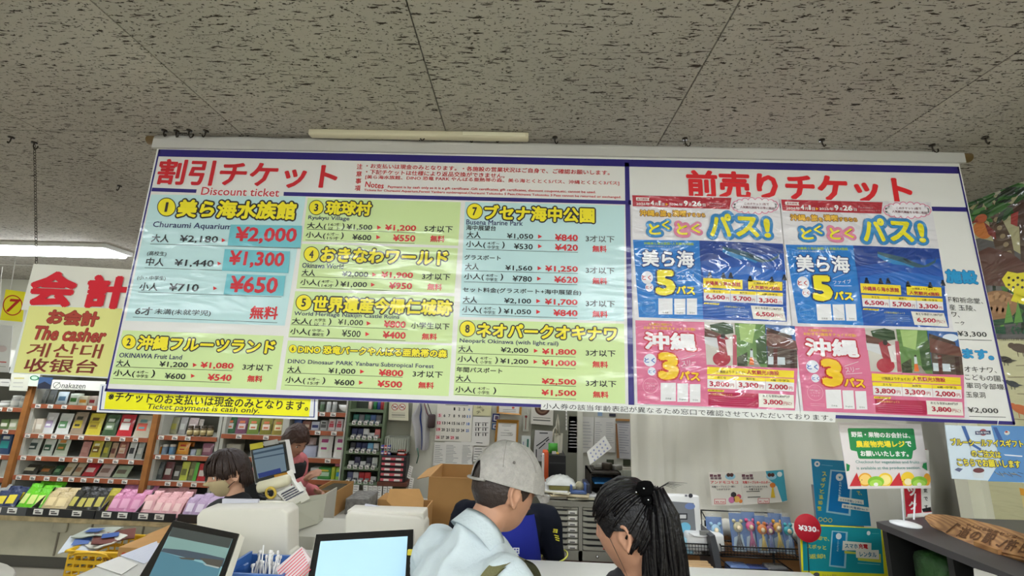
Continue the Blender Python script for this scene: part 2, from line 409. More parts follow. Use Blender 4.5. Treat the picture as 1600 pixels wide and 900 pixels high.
mb = MB(); n_ = 40; pts = [a2.lerp(b2, i / n_) for i in range(n_ + 1)]
mb.tube(pts, [0.0235 + 0.0016 * math.sin(i * 1.7) for i in range(n_ + 1)], mat('sleeve_film', (205, 203, 200), 0.25, coat=0.6, bump=14, bump_strength=0.5), 14)
mb.box((a2.x, YB - 0.0115, a2.z - 0.045), (b2.x, YB + 0.001, b2.z + 0.01), mat('sleeve_film', (205, 203, 200)), )
mb.build('rod_sleeve', banner)
pr = Print(pb)
pr.poly([(248, 233.5), (1498, 260.5), (1498.5, 271.5), (248, 244.5)], NAVY, 1)
pr.poly([(248, 233.5), (250.5, 233.5), (167.5, 610), (164.5, 610)], NAVY, 1)
pr.poly([(164.5, 607), (1585.5, 658.5), (1585.5, 664), (163.5, 611.5)], NAVY, 1)
pr.poly([(1495.5, 261), (1498, 261), (1586.5, 663), (1582.5, 663)], NAVY, 1)
pr.poly([(976, 254), (983, 254), (991, 635), (982, 635)], NAVY, 1)
pr.poly([(238, 293.2), (307.5, 296), (306.5, 301.5), (236.5, 299)], NAVY, 1)
pr.poly([(443.5, 300), (977, 313.5), (977.5, 319.5), (443, 306)], NAVY, 1)
pr.poly([(982, 313), (1511, 324), (1512.5, 331), (982.3, 320)], NAVY, 1)
pr.build('border', banner)
pr = Print(pb).frame(150, 220, 4)
pr.text('割引チケット', 388, 192, 1512, 224, 160, RED, bold=0.03)
pr.build('heading', banner); pr = Print(pb).frame(150, 220, 4)
pr.text('Discount ticket', 660, 314, 1148, 326, 50, (200, 60, 70), bold=0.015, outline=(236, 234, 232), ow=0.06)
pr.build('heading', banner); pr = Print(pb)
pr.text('前売りチケット', 1072, 287, 1425, 298, 44, REDB, bold=0.04)
pr.build('heading', banner)
pr = Print(pb).frame(550, 245, 7.62)
for ch, x, y in (('注', 92, 118), ('意', 85, 203), ('事', 78, 290), ('項', 68, 376)): pr.text(ch, x - 34, y, x + 34, y, 64, RED, bold=0.02)
pr.frame(0, 0, 1)
pr.text('・お支払いは現金のみとなります。・各施設の営業状況はご自身で、ご確認お願いします。', 572.6, 259.3, 952.5, 270.2, 7.6, RED, bold=0.018)
pr.text('・下記チケットは仕様により返品交換ができません。', 572, 268.5, 788.7, 274.8, 7.6, RED, bold=0.018)
pr.text('[美ら海水族館、DINO 恐竜 PARK やんばる亜熱帯の森、美ら海とくとく5パス、沖縄とくとく3パス]', 571, 277, 967.5, 286.8, 7, RED, bold=0.015)
pr.text('Notes', 571, 288, 600, 290.6, 9, RED, bold=0.02)
pr.text('Payment is by cash only as it is a gift certificate .Gift certificates, gift certificates, discount coupons,etc. cannot be used.', 606, 292.5, 931, 301, 5, RED, bold=0.02)
pr.text('Tickets for Churaumi Aquarium,Forest Yanbaru sunbtropical,Churaumi Tokutoku 5 Pass,Okinawa Tokutoku 3 Pass cannot be returned or exchanged.', 569, 297.5, 970.5, 308.8, 4.6, RED, bold=0.02)
pr.build('notes_lettering', banner)
Z1 = (150, 220, 4); Z2 = (150, 430, 4); Z3 = (450, 220, 4); Z4 = (430, 430, 4); Z5 = (700, 220, 4); Z6 = (700, 430, 4)
def panel(color, pts, items):
 """one coloured price field of the banner with its printing"""
 p = Print(pb); p.poly(pts, color, 1); fld = p.build('price_panel', banner)
 p = Print(pb)
 for it in items:
  k = it[0]
  if isinstance(k, tuple): p.frame(*k); continue
  if k == 'T':      # title
   _, s_, xl, yl, xr, yr, h = it
   p.text(s_, xl, yl, xr, yr, h, YEL, 4, bold=0.045, outline=OUT, ow=0.085)
  elif k == 'C':    # numbered disc
   _, s_, x, y, rr = it
   p.ell(x, y, rr * 1.1, rr * 1.1, OUT, 3); p.ell(x, y, rr, rr, YEL, 3.5)
   dw = 0.16 if s_ == '1' else 0.3; p.text(s_, x - rr * dw, y, x + rr * dw, y, rr * 1.1, OUT, 4.2, bold=0.03)
  elif k == 'K':    # black
   _, s_, xl, yl, xr, yr, h = it[:7]
   p.text(s_, xl, yl, xr, yr, h, it[7] if len(it) > 7 else BLK, 4, bold=0.022)
  elif k == 'k':    # small black
   _, s_, xl, yl, xr, yr, h = it; p.text(s_, xl, yl, xr, yr, h, BLK, 4, bold=0.01)
  elif k == 'E':    # romanised name
   _, s_, xl, yl, xr, yr, h = it; p.text(s_, xl, yl, xr, yr, h, (40, 44, 96), 4, bold=0.014)
  elif k == 'R':
   _, s_, xl, yl, xr, yr, h = it; p.text(s_, xl, yl, xr, yr, h, (206, 40, 48), 4, bold=0.03)
  elif k == '>':
   _, x0, y0, x1 = it[:4]; h = (x1 - x0) * 0.52; p.poly([(x0, y0 - h), (x1, y0 + 1), (x0, y0 + h)], (214, 44, 50), 4)
  elif k == '-': p.line(*it[1:5], 2.6, (40, 44, 44), 3)
 p.build('lettering', fld); return fld
def kids(a, b, x0, y0, k=1.0):   # the small bracket (from - to)
 return [('k', a, x0, y0 - 12, x0 + 74 * k, y0 - 10, 20), ('k', b, x0, y0 + 13, x0 + 74 * k, y0 + 16, 21)]
p1 = panel(BLU, [(236.5, 304), (478, 307), (445, 508.7), (196, 501)], [(Z1,), ('C', '1', 443, 415, 54), ('T', '美ら海水族館', 512, 422, 1252, 440, 112),
  ('E', 'Churaumi Aquarium', 358, 527, 850, 543, 46), ('K', '大人', 350, 608, 460, 612, 50), ('K', '¥2,180', 525, 614, 765, 620, 48), ('>', 788, 622, 812), ('-', 340, 645, 1280, 673),
  ('k', '(高校生)', 322, 705, 442, 709, 32), ('K', '中人', 315, 755, 428, 760, 50), ('K', '¥1,440', 492, 764, 738, 770, 48), ('>', 762, 768, 786), ('-', 305, 793, 1190, 825), (Z2,),
  ('k', '(小・中学生)', 260, 17, 438, 22, 30), ('K', '小人', 275, 70, 390, 74, 50), ('K', '¥710', 458, 75, 645, 79, 48), ('>', 735, 82, 759), ('-', 265, 105, 1160, 137),
  ('K', '6才', 248, 222, 355, 226, 50), ('k', '未満(未就学児)', 368, 228, 720, 240, 40), ('T' if 0 else 'R', '無料', 965, 232, 1140, 238, 82), ('-', 232, 262, 1135, 297)])
for pts, s_, xa, ya, xb, yb_ in (([(845, 525), (1290, 532), (1280, 670), (825, 655)], '¥2,000', 875, 590, 1258, 596),
                                 ([(808, 678), (1215, 692), (1205, 828), (790, 812)], '¥1,300', 835, 738, 1180, 749),
                                 ([(822, 832), (1187, 845), (1172, 970), (800, 960)], '¥650', 842, 896, 1140, 903)):
 p = Print(pb).frame(*Z1); p.base = 5; p.poly(pts, CYA, 1); st = p.build('price_sticker', p1, 'cyan sticker pasted over the old price')
 p = Print(pb).frame(*Z1); p.base = 6; p.text(s_, xa, ya, xb, yb_, 104, (206, 44, 56), 2, bold=0.03)
 p.build('sticker_lettering', p1)
panel(GRN, [(192, 516), (443.5, 525), (431, 609), (170.5, 599.5)], [(Z2,), ('C', '2', 208, 417, 42), ('T', '沖縄フルーツランド', 264, 420, 1122, 450, 88), ('E', 'OKINAWA Fruit Land', 148, 499, 540, 513, 30),
  ('K', '大人', 130, 548, 220, 551, 42), ('K', '¥1,200', 398, 557, 577, 563, 38), ('>', 608, 561, 634), ('R', '¥1,080', 655, 563, 862, 569, 42), ('K', '3才以下', 918, 573, 1105, 580, 42), ('-', 125, 572, 855, 597),
  ('K', '小人(', 112, 612, 245, 617, 46)] + kids('4才~', '中学生', 256, 617) + [('K', ')', 350, 616, 372, 617, 50), ('K', '¥600', 432, 629, 562, 633, 36), ('>', 596, 629, 621), ('R', '¥540', 700, 637, 850, 641, 42), ('R', '無料', 948, 645, 1042, 649, 42), ('-', 108, 645, 840, 673)])
panel(GRN, [(481, 309), (720, 316), (716, 384), (472.5, 377)], [(Z3,), ('C', '3', 178, 418, 43), ('T', '琉球村', 237, 418, 523, 427, 88), ('E', 'Ryukyu Village', 128, 483, 385, 491, 32),
  ('K', '大人(', 120, 532, 240, 536, 44)] + kids('16才', '以 上', 253, 535) + [('K', ')', 338, 537, 355, 538, 45), ('K', '¥1,500', 367, 540, 528, 544, 38), ('>', 558, 542, 584), ('R', '¥1,200', 607, 545, 802, 549, 42), ('K', '5才以下', 853, 549, 1030, 554, 42), ('-', 120, 553, 797, 575),
  ('K', '小人(', 112, 590, 235, 595, 44)] + kids('6才~', '15才', 245, 595) + [('K', ')', 332, 595, 350, 596, 45), ('K', '¥600', 403, 602, 522, 606, 36), ('>', 553, 603, 579), ('R', '¥550', 657, 607, 797, 611, 42), ('R', '無料', 890, 612, 980, 615, 42), ('-', 110, 620, 792, 642)])
panel(GRN, [(471.5, 381), (715.5, 388), (710, 458), (463, 451)], [(Z3,), ('C', '4', 148, 710, 45), ('T', 'おきなわワールド', 207, 710, 1001, 735, 92), ('E', 'Okinawa World', 90, 778, 348, 786, 32),
  ('K', '大人', 88, 823, 172, 827, 42), ('K', '¥2,000', 338, 834, 502, 838, 38), ('>', 528, 836, 553), ('R', '¥1,900', 583, 839, 783, 844, 42), ('K', '3才以下', 838, 847, 1015, 852, 42), ('-', 85, 848, 778, 870), (Z4,),
  ('K', '小人(', 158, 45, 282, 50, 44)] + kids('4才~', '14才', 291, 51) + [('K', ')', 378, 50, 396, 51, 45), ('K', '¥1,000', 408, 58, 575, 62, 38), ('>', 600, 60, 625), ('R', '¥950', 712, 65, 857, 69, 42), ('R', '無料', 952, 72, 1043, 76, 42), ('-', 155, 77, 852, 100)])
panel(GRN, [(461.5, 455), (710, 463), (706, 536.5), (450.5, 527)], [(Z4,), ('C', '5', 180, 172, 47), ('T', '世界遺産今帰仁城跡', 236, 180, 1108, 205, 98), ('E', 'World Heritage Nakijin Castle Ruins', 120, 242, 777, 265, 32),
  ('K', '大人(', 105, 288, 230, 293, 45)] + kids('大学生', '以 上', 245, 292) + [('K', ')', 335, 292, 353, 293, 45), ('k', '¥1,000', 393, 294, 550, 300, 40), ('>', 573, 301, 599), ('R', '¥800', 680, 305, 817, 309, 45), ('K', '小学生以下', 850, 313, 1090, 321, 42), ('-', 100, 308, 830, 340),
  ('K', '小人(', 95, 352, 222, 357, 45)] + kids('中学~', '高校生', 233, 357) + [('K', ')', 322, 358, 342, 359, 45), ('k', '¥500', 418, 363, 535, 367, 42), ('>', 565, 368, 591), ('R', '¥400', 673, 372, 817, 377, 45), ('R', '無料', 917, 382, 1012, 386, 42), ('-', 92, 385, 815, 410)])
panel(GRN, [(450, 532), (706, 540), (701, 619), (438.5, 609)], [(Z4,), ('C', '6', 112, 460, 24), ('T', 'DINO 恐竜パークやんばる亜熱帯の森', 145, 462, 1076, 491, 52), ('E', 'DINO Dinosaur PARK Yanbaru Subtropical Forest', 80, 541, 992, 573, 34),
  ('K', '大人', 78, 588, 165, 591, 42), ('K', '¥1,000', 333, 599, 503, 604, 38), ('>', 532, 602, 558), ('R', '¥800', 648, 608, 802, 613, 42), ('K', '3才以下', 860, 616, 1048, 622, 42), ('-', 75, 610, 797, 638),
  ('K', '小人(', 65, 655, 190, 660, 45)] + kids('4才~', '15才', 205, 660) + [('K', ')', 297, 660, 315, 661, 45), ('K', '¥600', 370, 668, 497, 673, 36), ('>', 525, 671, 551), ('R', '¥500', 640, 678, 795, 683, 42), ('R', '無料', 895, 686, 993, 690, 42), ('-', 60, 687, 790, 715)])
panel(BLU, [(727, 315.5), (976, 321), (975, 502), (718, 495)], [(Z5,), ('C', '7', 167, 442, 47), ('T', 'ブセナ海中公園', 227, 448, 916, 467, 96), ('E', 'Busena Marine Park', 115, 508, 468, 517, 32), ('K', '海中展望台', 113, 543, 300, 548, 34),
  ('K', '大人', 118, 587, 205, 590, 42), ('K', '¥1,050', 368, 597, 533, 601, 36), ('>', 563, 599, 588), ('R', '¥840', 668, 604, 812, 607, 42), ('K', '3才以下', 860, 612, 1040, 616, 42, (92, 98, 100)), ('-', 112, 612, 812, 628),
  ('K', '小人(', 112, 648, 235, 652, 45)] + kids('4才~', '中学生', 247, 652) + [('K', ')', 338, 653, 355, 654, 45), ('K', '¥530', 412, 660, 530, 663, 36), ('>', 563, 660, 588), ('R', '¥420', 668, 666, 812, 669, 42), ('R', '無料', 902, 675, 992, 677, 42), ('-', 112, 678, 812, 698),
  ('K', 'グラスボート', 102, 728, 330, 734, 32), ('K', '大人', 107, 785, 193, 788, 42), ('K', '¥1,560', 358, 796, 527, 800, 36), ('>', 560, 797, 585), ('R', '¥1,250', 607, 801, 812, 805, 42), ('K', '3才以下', 860, 809, 1040, 813, 42, (70, 76, 78)), ('-', 103, 812, 812, 830),
  ('K', '小人(', 100, 850, 225, 853, 45)] + kids('4才~', '中学生', 237, 853) + [('K', ')', 328, 853, 345, 854, 45), ('K', '¥780', 403, 861, 525, 865, 36), ('>', 557, 862, 582), ('R', '¥620', 663, 867, 812, 870, 42), ('R', '無料', 902, 875, 995, 878, 42), ('-', 100, 882, 808, 900), (Z6,),
  ('K', 'セット料金(グラスボート+海中展望台)', 92, 92, 832, 112, 36), ('K', '大人', 93, 152, 183, 155, 42), ('K', '¥2,100', 350, 161, 520, 165, 36), ('>', 552, 162, 578), ('R', '¥1,700', 605, 168, 810, 172, 42), ('K', '3才以下', 860, 176, 1043, 180, 42), ('-', 90, 178, 808, 197),
  ('K', '小人(', 88, 215, 212, 220, 45)] + kids('4才~', '中学生', 224, 219) + [('K', ')', 315, 220, 333, 221, 45), ('K', '¥1,050', 348, 228, 520, 232, 36), ('>', 552, 229, 578), ('R', '¥840', 658, 235, 810, 238, 42), ('R', '無料', 902, 242, 998, 246, 42), ('-', 87, 245, 808, 270)])
panel(GRN, [(716, 499.5), (975, 506), (977, 631), (708.5, 617.5)], [(Z6,), ('C', '8', 122, 335, 47), ('T', 'ネオパークオキナワ', 180, 342, 1056, 368, 88), ('E', 'Neopark Okinawa (with light rail)', 73, 411, 690, 431, 34), ('K', '大人', 65, 460, 157, 463, 42), ('K', '¥2,000', 330, 468, 502, 473, 36), ('>', 537, 472, 562), ('R', '¥1,800', 587, 479, 802, 483, 42), ('K', '3才以下', 860, 485, 1047, 490, 42), ('-', 62, 487, 797, 512),
  ('K', '小人(', 60, 525, 188, 530, 45)] + kids('4才~', '小学生', 201, 530) + [('K', ')', 295, 532, 313, 533, 45), ('K', '¥1,200', 326, 538, 502, 543, 36), ('>', 535, 541, 560), ('R', '¥1,000', 587, 548, 802, 553, 42), ('R', '無料', 902, 556, 1000, 560, 42), ('-', 57, 557, 797, 585),
  ('K', '年間パスポート', 53, 588, 340, 599, 34), ('K', '大人', 50, 643, 145, 647, 42), ('R', '¥2,500', 585, 665, 802, 670, 42), ('K', '3才以下', 860, 674, 1052, 680, 42), ('-', 48, 668, 800, 695),
  ('K', '小人(', 45, 715, 172, 720, 45)] + kids('4才~', '小学生', 186, 719) + [('K', ')', 283, 722, 302, 723, 45), ('R', '¥1,500', 583, 735, 802, 740, 42), ('R', '無料', 905, 744, 1003, 748, 42), ('-', 43, 745, 800, 775)])
pr = Print(pb).frame(1200, 220, 4); CB = (38, 150, 205)
pr.text('施設', 1108, 845, 1308, 855, 86, CB, bold=0.05, outline=(40, 90, 150), ow=0.03)
pr.build('pass_heading', banner); pr = Print(pb).frame(1200, 430, 4)
pr.text('平和祈念堂、', 1108, 150, 1340, 163, 34, BLK); pr.text('産 玉陵、', 1128, 200, 1295, 208, 36, BLK); pr.text('ワ、', 1145, 245, 1195, 250, 30, BLK)
pr.text('ーク', 1165, 297, 1225, 301, 24, BLK); pr.text('¥3,300', 1183, 367, 1365, 373, 36, BLK, bold=0.01); pr.line(1195, 402, 1398, 408, 3.4, BLK)
pr.build('pass_lettering', banner); pr = Print(pb).frame(1200, 430, 4)
pr.text('ます。', 1213, 488, 1408, 500, 62, CB, bold=0.05, outline=(40, 90, 150), ow=0.03)
for s_, xa, ya, xb, yb_ in (('オキナワ、', 1225, 586, 1425, 594), ('こどもの国、', 1228, 636, 1470, 648), ('軍司令部壕、', 1238, 688, 1490, 700), ('玉泉洞', 1235, 745, 1355, 750)): pr.text(s_, xa, ya, xb, yb_, 36, BLK)
pr.text('¥2,000', 1247, 843, 1437, 850, 36, BLK, bold=0.01); pr.line(1250, 882, 1485, 888, 3.4, BLK)
pr.build('pass_lettering', banner)
m_hook = mat('hook_metal', (60, 54, 48), 0.4, metal=0.8)
def hook(px, py, label, cat='hook', s_=0.024, chain=0, flip=1):
 p = W(px, py, Z=1.0); t = MB()
 t.lathe(p + Vector((0, 0, -0.006)), [(0.011, 0), (0.011, 0.005)], m_hook, 12)
 pts = [p, p + Vector((0, 0, -0.012))] + [p + Vector((flip * s_ * 0.5 * (1 - math.cos(a)) * 0.9, 0, -0.018 - s_ * 0.5 * math.sin(a) - (0.006 if a > 1 else 0))) for a in [0.3, 0.9, 1.57, 2.2, 2.9, 3.5]]
 t.tube(pts, 0.0026, m_hook, 6)
 return t.build('ceiling_hook', None, label, cat, 'hooks screwed into the ceiling tiles')
for i, (x, y, fl, lb) in enumerate(((257, 203, 1, 'bent dark hook above the left end of the banner rod'), (276, 204, 1, 'thin dark hook left of the double hook over the heading'), (296, 203, 1, 'thick curled hook right of the rod end, over the red heading'),
  (322, 204, -1, 'small straight hook right of the curled one over the red heading'), (656, 207, 1, 'large dark hook above the middle of the banner'), (740, 212, -1, 'small hook at the right part of the cream ceiling fitting'),
  (775, 212, 1, 'small dark hook near the right end of the cream ceiling fitting'), (867, 214, 1, 'small hook right of the cream ceiling fitting'), (1070, 216, 1, 'dark hook above the red advance ticket heading'), (1456, 226, 1, 'curly dark hook above the right end of the banner rod'),
  (1284, 218, 1, 'tiny hook in the tile left of the curly right-hand hook'), (1539, 214, 1, 'small hook in the ceiling right of the banner rod'), (18, 214, -1, 'small hook in the ceiling at the far left, beside the chain'), (187, 290, -1, 'small hook in the ceiling left of the banner corner'))):
 hook(x, y, lb, flip=fl, s_=.024 if x in (296, 656, 1070, 1456) else .013)
for (x, y, xx, yy) in ((257, 206, 258, 214), (656, 210, 655, 222), (1070, 218, 1071, 229), (1456, 229, 1457, 238)):
 a = W(x, y, Y=1.64); b = W(xx, yy, Y=1.64)
 MB().tube([a, a.lerp(b, 0.5) + Vector((0.003, 0, 0)), b], 0.002, m_hook, 6).build('hanging_wire', banner)
mb = MB(); a = W(487, 206, Z=1.0); b = W(826, 215, Z=1.0)
mb.bevbox((a.x, 1.575, ZC - 0.028), (b.x, 1.61, ZC - .001), mat('fitting_cream', (222, 214, 186), 0.45), 0.006)
ft = mb.build('ceiling_fitting', None, 'long cream plastic fitting on the ceiling just above the banner rod', 'fitting')
MB().bevbox((b.x - 0.27, 1.57, ZC - 0.023), (b.x - 0.012, 1.576, ZC - 0.006), mat('fitting_cream2', (232, 226, 200), 0.4), 0.003).build('cover_plate', ft)
# ------------------------------------------------------------------ laminated pass posters on the banner
def poster(dx, label, shift, sym):
 K = 'pouch'; off = 0.004
 pp = Plane(pb.at(0, 0, off), (1, 0, 0), (0, 0, 1))
 t = thing('pass_poster', W(1115 + dx, 640, Y=YB - off), label, 'poster', 'laminated pass posters on the banner')
 def new(fr=None):
  p = Print(pp, K, shift=shift)
  if fr: p.frame(*fr)
  return p
 A = (985, 300, 5.623); Bf = (970, 430, 3.749)
 p = new(); p.poly([(986, 304), (1217, 309), (1250, 643), (992, 631.5)], (222, 218, 222), 0)
 sheet = p.build('sheet', t)
 p = new(A); RB = (176, 28, 48); PB = (48, 130, 190); PK = (218, 128, 158); YY = (234, 222, 20)
 p.poly([(16, 28), (888, 52), (870, 152), (20, 125)], RB, 1)
 p.poly([(50, 48), (168, 52), (160, 66), (168, 80), (50, 76)], (235, 230, 226), 2); p.text('販売期間', 58, 63, 150, 66, 18, RB, 3, bold=0.02)
 WW = (240, 236, 236)
 p.text('2026年', 50, 104, 172, 107, 26, WW, 3, bold=0.02); p.text('4', 176, 96, 208, 97, 42, WW, 3, bold=0.04); p.text('月', 212, 107, 238, 108, 26, WW, 3, bold=0.02); p.text('1', 245, 98, 265, 99, 42, WW, 3, bold=0.04); p.text('日', 274, 110, 298, 111, 25, WW, 3, bold=0.02)
 p.poly([(308, 97), (330, 110), (308, 123)], (240, 180, 30), 3)
 p.text('2026年', 336, 108, 462, 112, 26, WW, 3, bold=0.02); p.text('9', 468, 100, 504, 101, 48, WW, 3, bold=0.04); p.text('月', 510, 112, 534, 113, 26, WW, 3, bold=0.02); p.text('26', 540, 103, 624, 105, 46, WW, 3, bold=0.04); p.text('日', 634, 116, 658, 117, 24, WW, 3, bold=0.02)
 p.text('・販売期間は', 672, 100, 800, 103, 13, (225, 170, 180), 3); p.text('2026年9月26日まで', 688, 122, 858, 127, 13, (225, 170, 180), 3)
 for i in range(18):
  an = 2 * math.pi * i / 18; p.ell(1095 + 178 * math.cos(an), 122 + 50 * math.sin(an), 32, 27, PK, 1.0 + 0.02 * i)
 for i in range(18):
  an = 2 * math.pi * i / 18; p.ell(1095 + 176 * math.cos(an), 122 + 49 * math.sin(an), 25, 20, (236, 230, 236), 1.6)
 p.ell(1095, 122, 180, 52, (236, 230, 236), 1.7)
 p.text('このチケット1枚で', 1000, 103, 1215, 108, 22, (120, 40, 60), 3, bold=0.02); p.text('人気観光施設をお得に巡回!', 962, 132, 1268, 146, 22, (120, 40, 60), 3, bold=0.02)
 p.text('沖縄', 82, 184, 212, 188, 54, (240, 190, 60), 4, bold=0.03, outline=(120, 60, 30), ow=0.09); p.text('の', 216, 198, 250, 199, 34, (240, 190, 60), 4, bold=0.03, outline=(120, 60, 30), ow=0.12)
 p.text('旅', 258, 188, 316, 190, 56, (240, 190, 60), 4, bold=0.03, outline=(120, 60, 30), ow=0.09); p.text('を', 322, 202, 360, 203, 34, (240, 190, 60), 4, bold=0.03, outline=(120, 60, 30), ow=0.12)
 p.text('満喫', 368, 188, 490, 192, 54, (240, 190, 60), 4, bold=0.03, outline=(120, 60, 30), ow=0.09); p.text('するなら', 498, 200, 656, 206, 34, (240, 190, 60), 4, bold=0.03, outline=(120, 60, 30), ow=0.12)
 for s_, xa, ya, xb, yb_, h, oc, sh in (('と', 158, 330, 262, 325, 100, PB, 0.1), ('く', 272, 292, 345, 292, 78, PB, 0), ('と', 404, 325, 500, 330, 100, PK, 0), ('く', 530, 325, 612, 322, 84, PK, 0)):
  p.text(s_, xa, ya, xb, yb_, h, YY, 6, bold=0.035, outline=oc, ow=0.26, n=20); p.text(s_, xa + 3, ya + 4, xb + 3, yb_ + 4, h, (60, 60, 40), 5.7, bold=0.035)
 for s_, xa, ya, xb, yb_, h in (('パ', 690, 290, 888, 294, 205), ('ス', 922, 302, 1128, 312, 180), ('!', 1168, 318, 1228, 320, 170)):
  p.text(s_, xa, ya, xb, yb_, h, YY, 6, bold=0.04, outline=PB, ow=0.15, n=20); p.text(s_, xa + 4, ya + 5, xb + 4, yb_ + 5, h, (40, 70, 60), 5.7, bold=0.04)
 p.build('header', sheet)
 p = new(A); b0 = (22, 118, 200)
 p.poly([(22, 420), (610, 426), (640, 1120), (75, 1100)], b0, 1); p.build('blue_field', sheet)
 p = new(A); p.poly([(605, 426), (1340, 455), (1362, 700), (1375, 1140), (640, 1120)], (18, 78, 168), 1)
 p.poly([(605, 426), (1340, 455), (1348, 540), (980, 560), (612, 610)], (14, 58, 140), 1.3); p.poly([(640, 700), (1000, 650), (1362, 700), (1366, 800), (640, 770)], (28, 100, 190), 1.4)
 p.poly([(808, 478), (900, 500), (1030, 530), (1150, 585), (1205, 600), (1290, 560), (1315, 525), (1300, 575), (1240, 610), (1160, 620), (1110, 612), (1000, 585), (870, 545), (812, 525)], (58, 92, 108), 2)
 p.poly([(808, 500), (880, 530), (1020, 575), (1120, 612), (1100, 625), (1040, 600), (940, 590), (860, 558), (808, 525)], (52, 130, 190), 2.2)
 p.poly([(1020, 540), (1060, 545), (1100, 580), (1060, 575)], (30, 52, 70), 2.3)
 for x, y in ((695, 725), (815, 730), (880, 728), (1050, 755), (1240, 765), (1350, 745)):
  p.ell(x, y - 8, 12, 12, (14, 26, 48), 3); p.poly([(x - 22, y + 30), (x - 14, y), (x + 14, y), (x + 24, y + 32)], (14, 26, 48), 3)
 p.build('aquarium_picture', sheet, 'blue picture of a whale shark above the heads of visitors')
 p = new(A)
 p.text('沖縄美ら海水族館+人気観光4施設', 116, 452, 556, 458, 24, (170, 205, 60), 3, bold=0.02); p.text('(21施設から4施設にチョイス可能!)', 130, 478, 442, 484, 16, (210, 225, 240), 3)
 p.text('美ら海', 100, 582, 556, 592, 148, (238, 238, 242), 5, bold=0.03, outline=(24, 44, 110), ow=0.055)
 p.ell(146, 752, 52, 56, (232, 232, 240), 3); p.text('とく', 100, 752, 180, 754, 42, (190, 30, 50), 4, bold=0.03); p.ell(166, 838, 36, 38, (232, 232, 240), 3); p.text('とく', 136, 838, 190, 839, 28, (190, 30, 50), 4, bold=0.03)
 p.text('5', 216, 795, 394, 800, 225, (238, 222, 20), 6, bold=0.06, outline=(20, 40, 90), ow=0.05)
 p.text('ファイブ', 404, 748, 560, 738, 34, (230, 235, 245), 4); p.line(405, 715, 520, 668, 3, (230, 235, 245), 3); p.line(412, 778, 562, 778, 3, (230, 235, 245), 3)
 p.text('パス', 402, 858, 566, 868, 76, (238, 222, 20), 6, bold=0.05, outline=(20, 50, 110), ow=0.06)
 p.frame(*Bf)
 p.ring(162, 185, 45, 45, 2, (90, 170, 225), 2); p.text('内容について', 138, 172, 188, 174, 7, (120, 190, 230), 3); p.text('こちらを', 145, 185, 182, 187, 7, (120, 190, 230), 3); p.text('チェック', 145, 197, 182, 199, 7, (120, 190, 230), 3)
 for x0, y0, x1, y1 in ((220, 136, 303, 230), (313, 138, 378, 230), (386, 136, 446, 232)): p.rect(x0, y0, x1, y1, (228, 228, 232), 2)
 p.text('日本語', 245, 218, 278, 220, 10, BLK, 3); p.text('English', 328, 221, 366, 222, 10, BLK, 3); p.text('한국어', 402, 220, 432, 222, 10, BLK, 3)
 YB_ = (240, 214, 40); MR = (176, 26, 60)
 p.poly([(482, 16), (712, 28), (712, 84), (482, 72)], YB_, 3); p.text('沖縄美ら海水族館', 494, 45, 700, 56, 26, MR, 4, bold=0.03)
 p.poly([(745, 28), (945, 40), (945, 92), (745, 84)], YB_, 3); p.text('21施設よりチョイス!', 778, 46, 915, 53, 12, (90, 60, 20), 4, bold=0.02); p.text('人気観光4施設', 758, 70, 932, 80, 22, MR, 4, bold=0.03)
 p.poly([(484, 82), (947, 104), (948, 172), (486, 150)], (228, 224, 226), 3); p.poly([(484, 82), (947, 104), (947, 124), (485, 102)], YB_, 3.4)
 for x in (640, 795): p.line(x, 92, x + 1, 164, 2, (60, 110, 190), 3.8)
 p.text('おとな', 540, 95, 585, 97, 12, BLK, 4, bold=0.02); p.text('高校生', 695, 104, 740, 106, 12, BLK, 4, bold=0.02); p.text('6歳~中学生', 828, 111, 918, 116, 12, BLK, 4, bold=0.02)
 p.text('6,500', 497, 128, 610, 133, 30, MR, 4, bold=0.04); p.text('円', 615, 137, 632, 138, 16, MR, 4, bold=0.02)
 p.text('5,700', 656, 137, 764, 142, 30, MR, 4, bold=0.04); p.text('円', 768, 146, 784, 147, 16, MR, 4, bold=0.02)
 p.text('3,300', 808, 148, 918, 153, 30, MR, 4, bold=0.04); p.text('円', 923, 157, 940, 158, 16, MR, 4, bold=0.02)
 p.poly([(490, 160), (578, 165), (572, 175), (484, 168)], YB_, 3.2); p.text('大人購入例の内訳', 492, 165, 570, 168, 7, BLK, 4, bold=0.02)
 p.poly([(490, 170), (766, 182), (772, 218), (770, 256), (492, 242)], (24, 84, 168), 2.5); p.text('人気観光4施設チョイス', 604, 184, 724, 190, 10, (220, 215, 90), 4)
 for k in range(4): p.line(610, 200 + k * 10, 750, 206 + k * 10, 1.2, (170, 200, 235), 4)
 p.poly([(760, 178), (948, 188), (966, 268), (775, 256)], (228, 224, 214), 3); p.text('おとな合計11,180円が', 786, 192, 940, 200, 15, BLK, 4, bold=0.02); p.text('6,500', 790, 228, 898, 234, 30, MR, 4, bold=0.04); p.text('円に!', 902, 236, 948, 240, 18, MR, 4, bold=0.02)
 p.build('blue_half_lettering', sheet)
 p = new(Bf); p.poly([(85, 264), (488, 274), (506, 470), (512, 770), (98, 752)], (214, 110, 146), 1); p.poly([(502, 520), (1036, 545), (1020, 792), (510, 770)], (214, 110, 146), 1.1); p.build('pink_field', sheet)
 p = new(Bf)
 p.poly([(488, 274), (668, 280), (682, 532), (502, 524)], (196, 190, 182), 2); p.poly([(520, 290), (600, 275), (655, 290), (660, 340), (600, 350), (530, 330)], (52, 74, 48), 2.3)
 p.poly([(490, 310), (600, 350), (600, 372), (490, 360)], (98, 60, 52), 2.4); p.poly([(488, 352), (600, 380), (600, 440), (492, 400)], (206, 206, 210), 2.35)
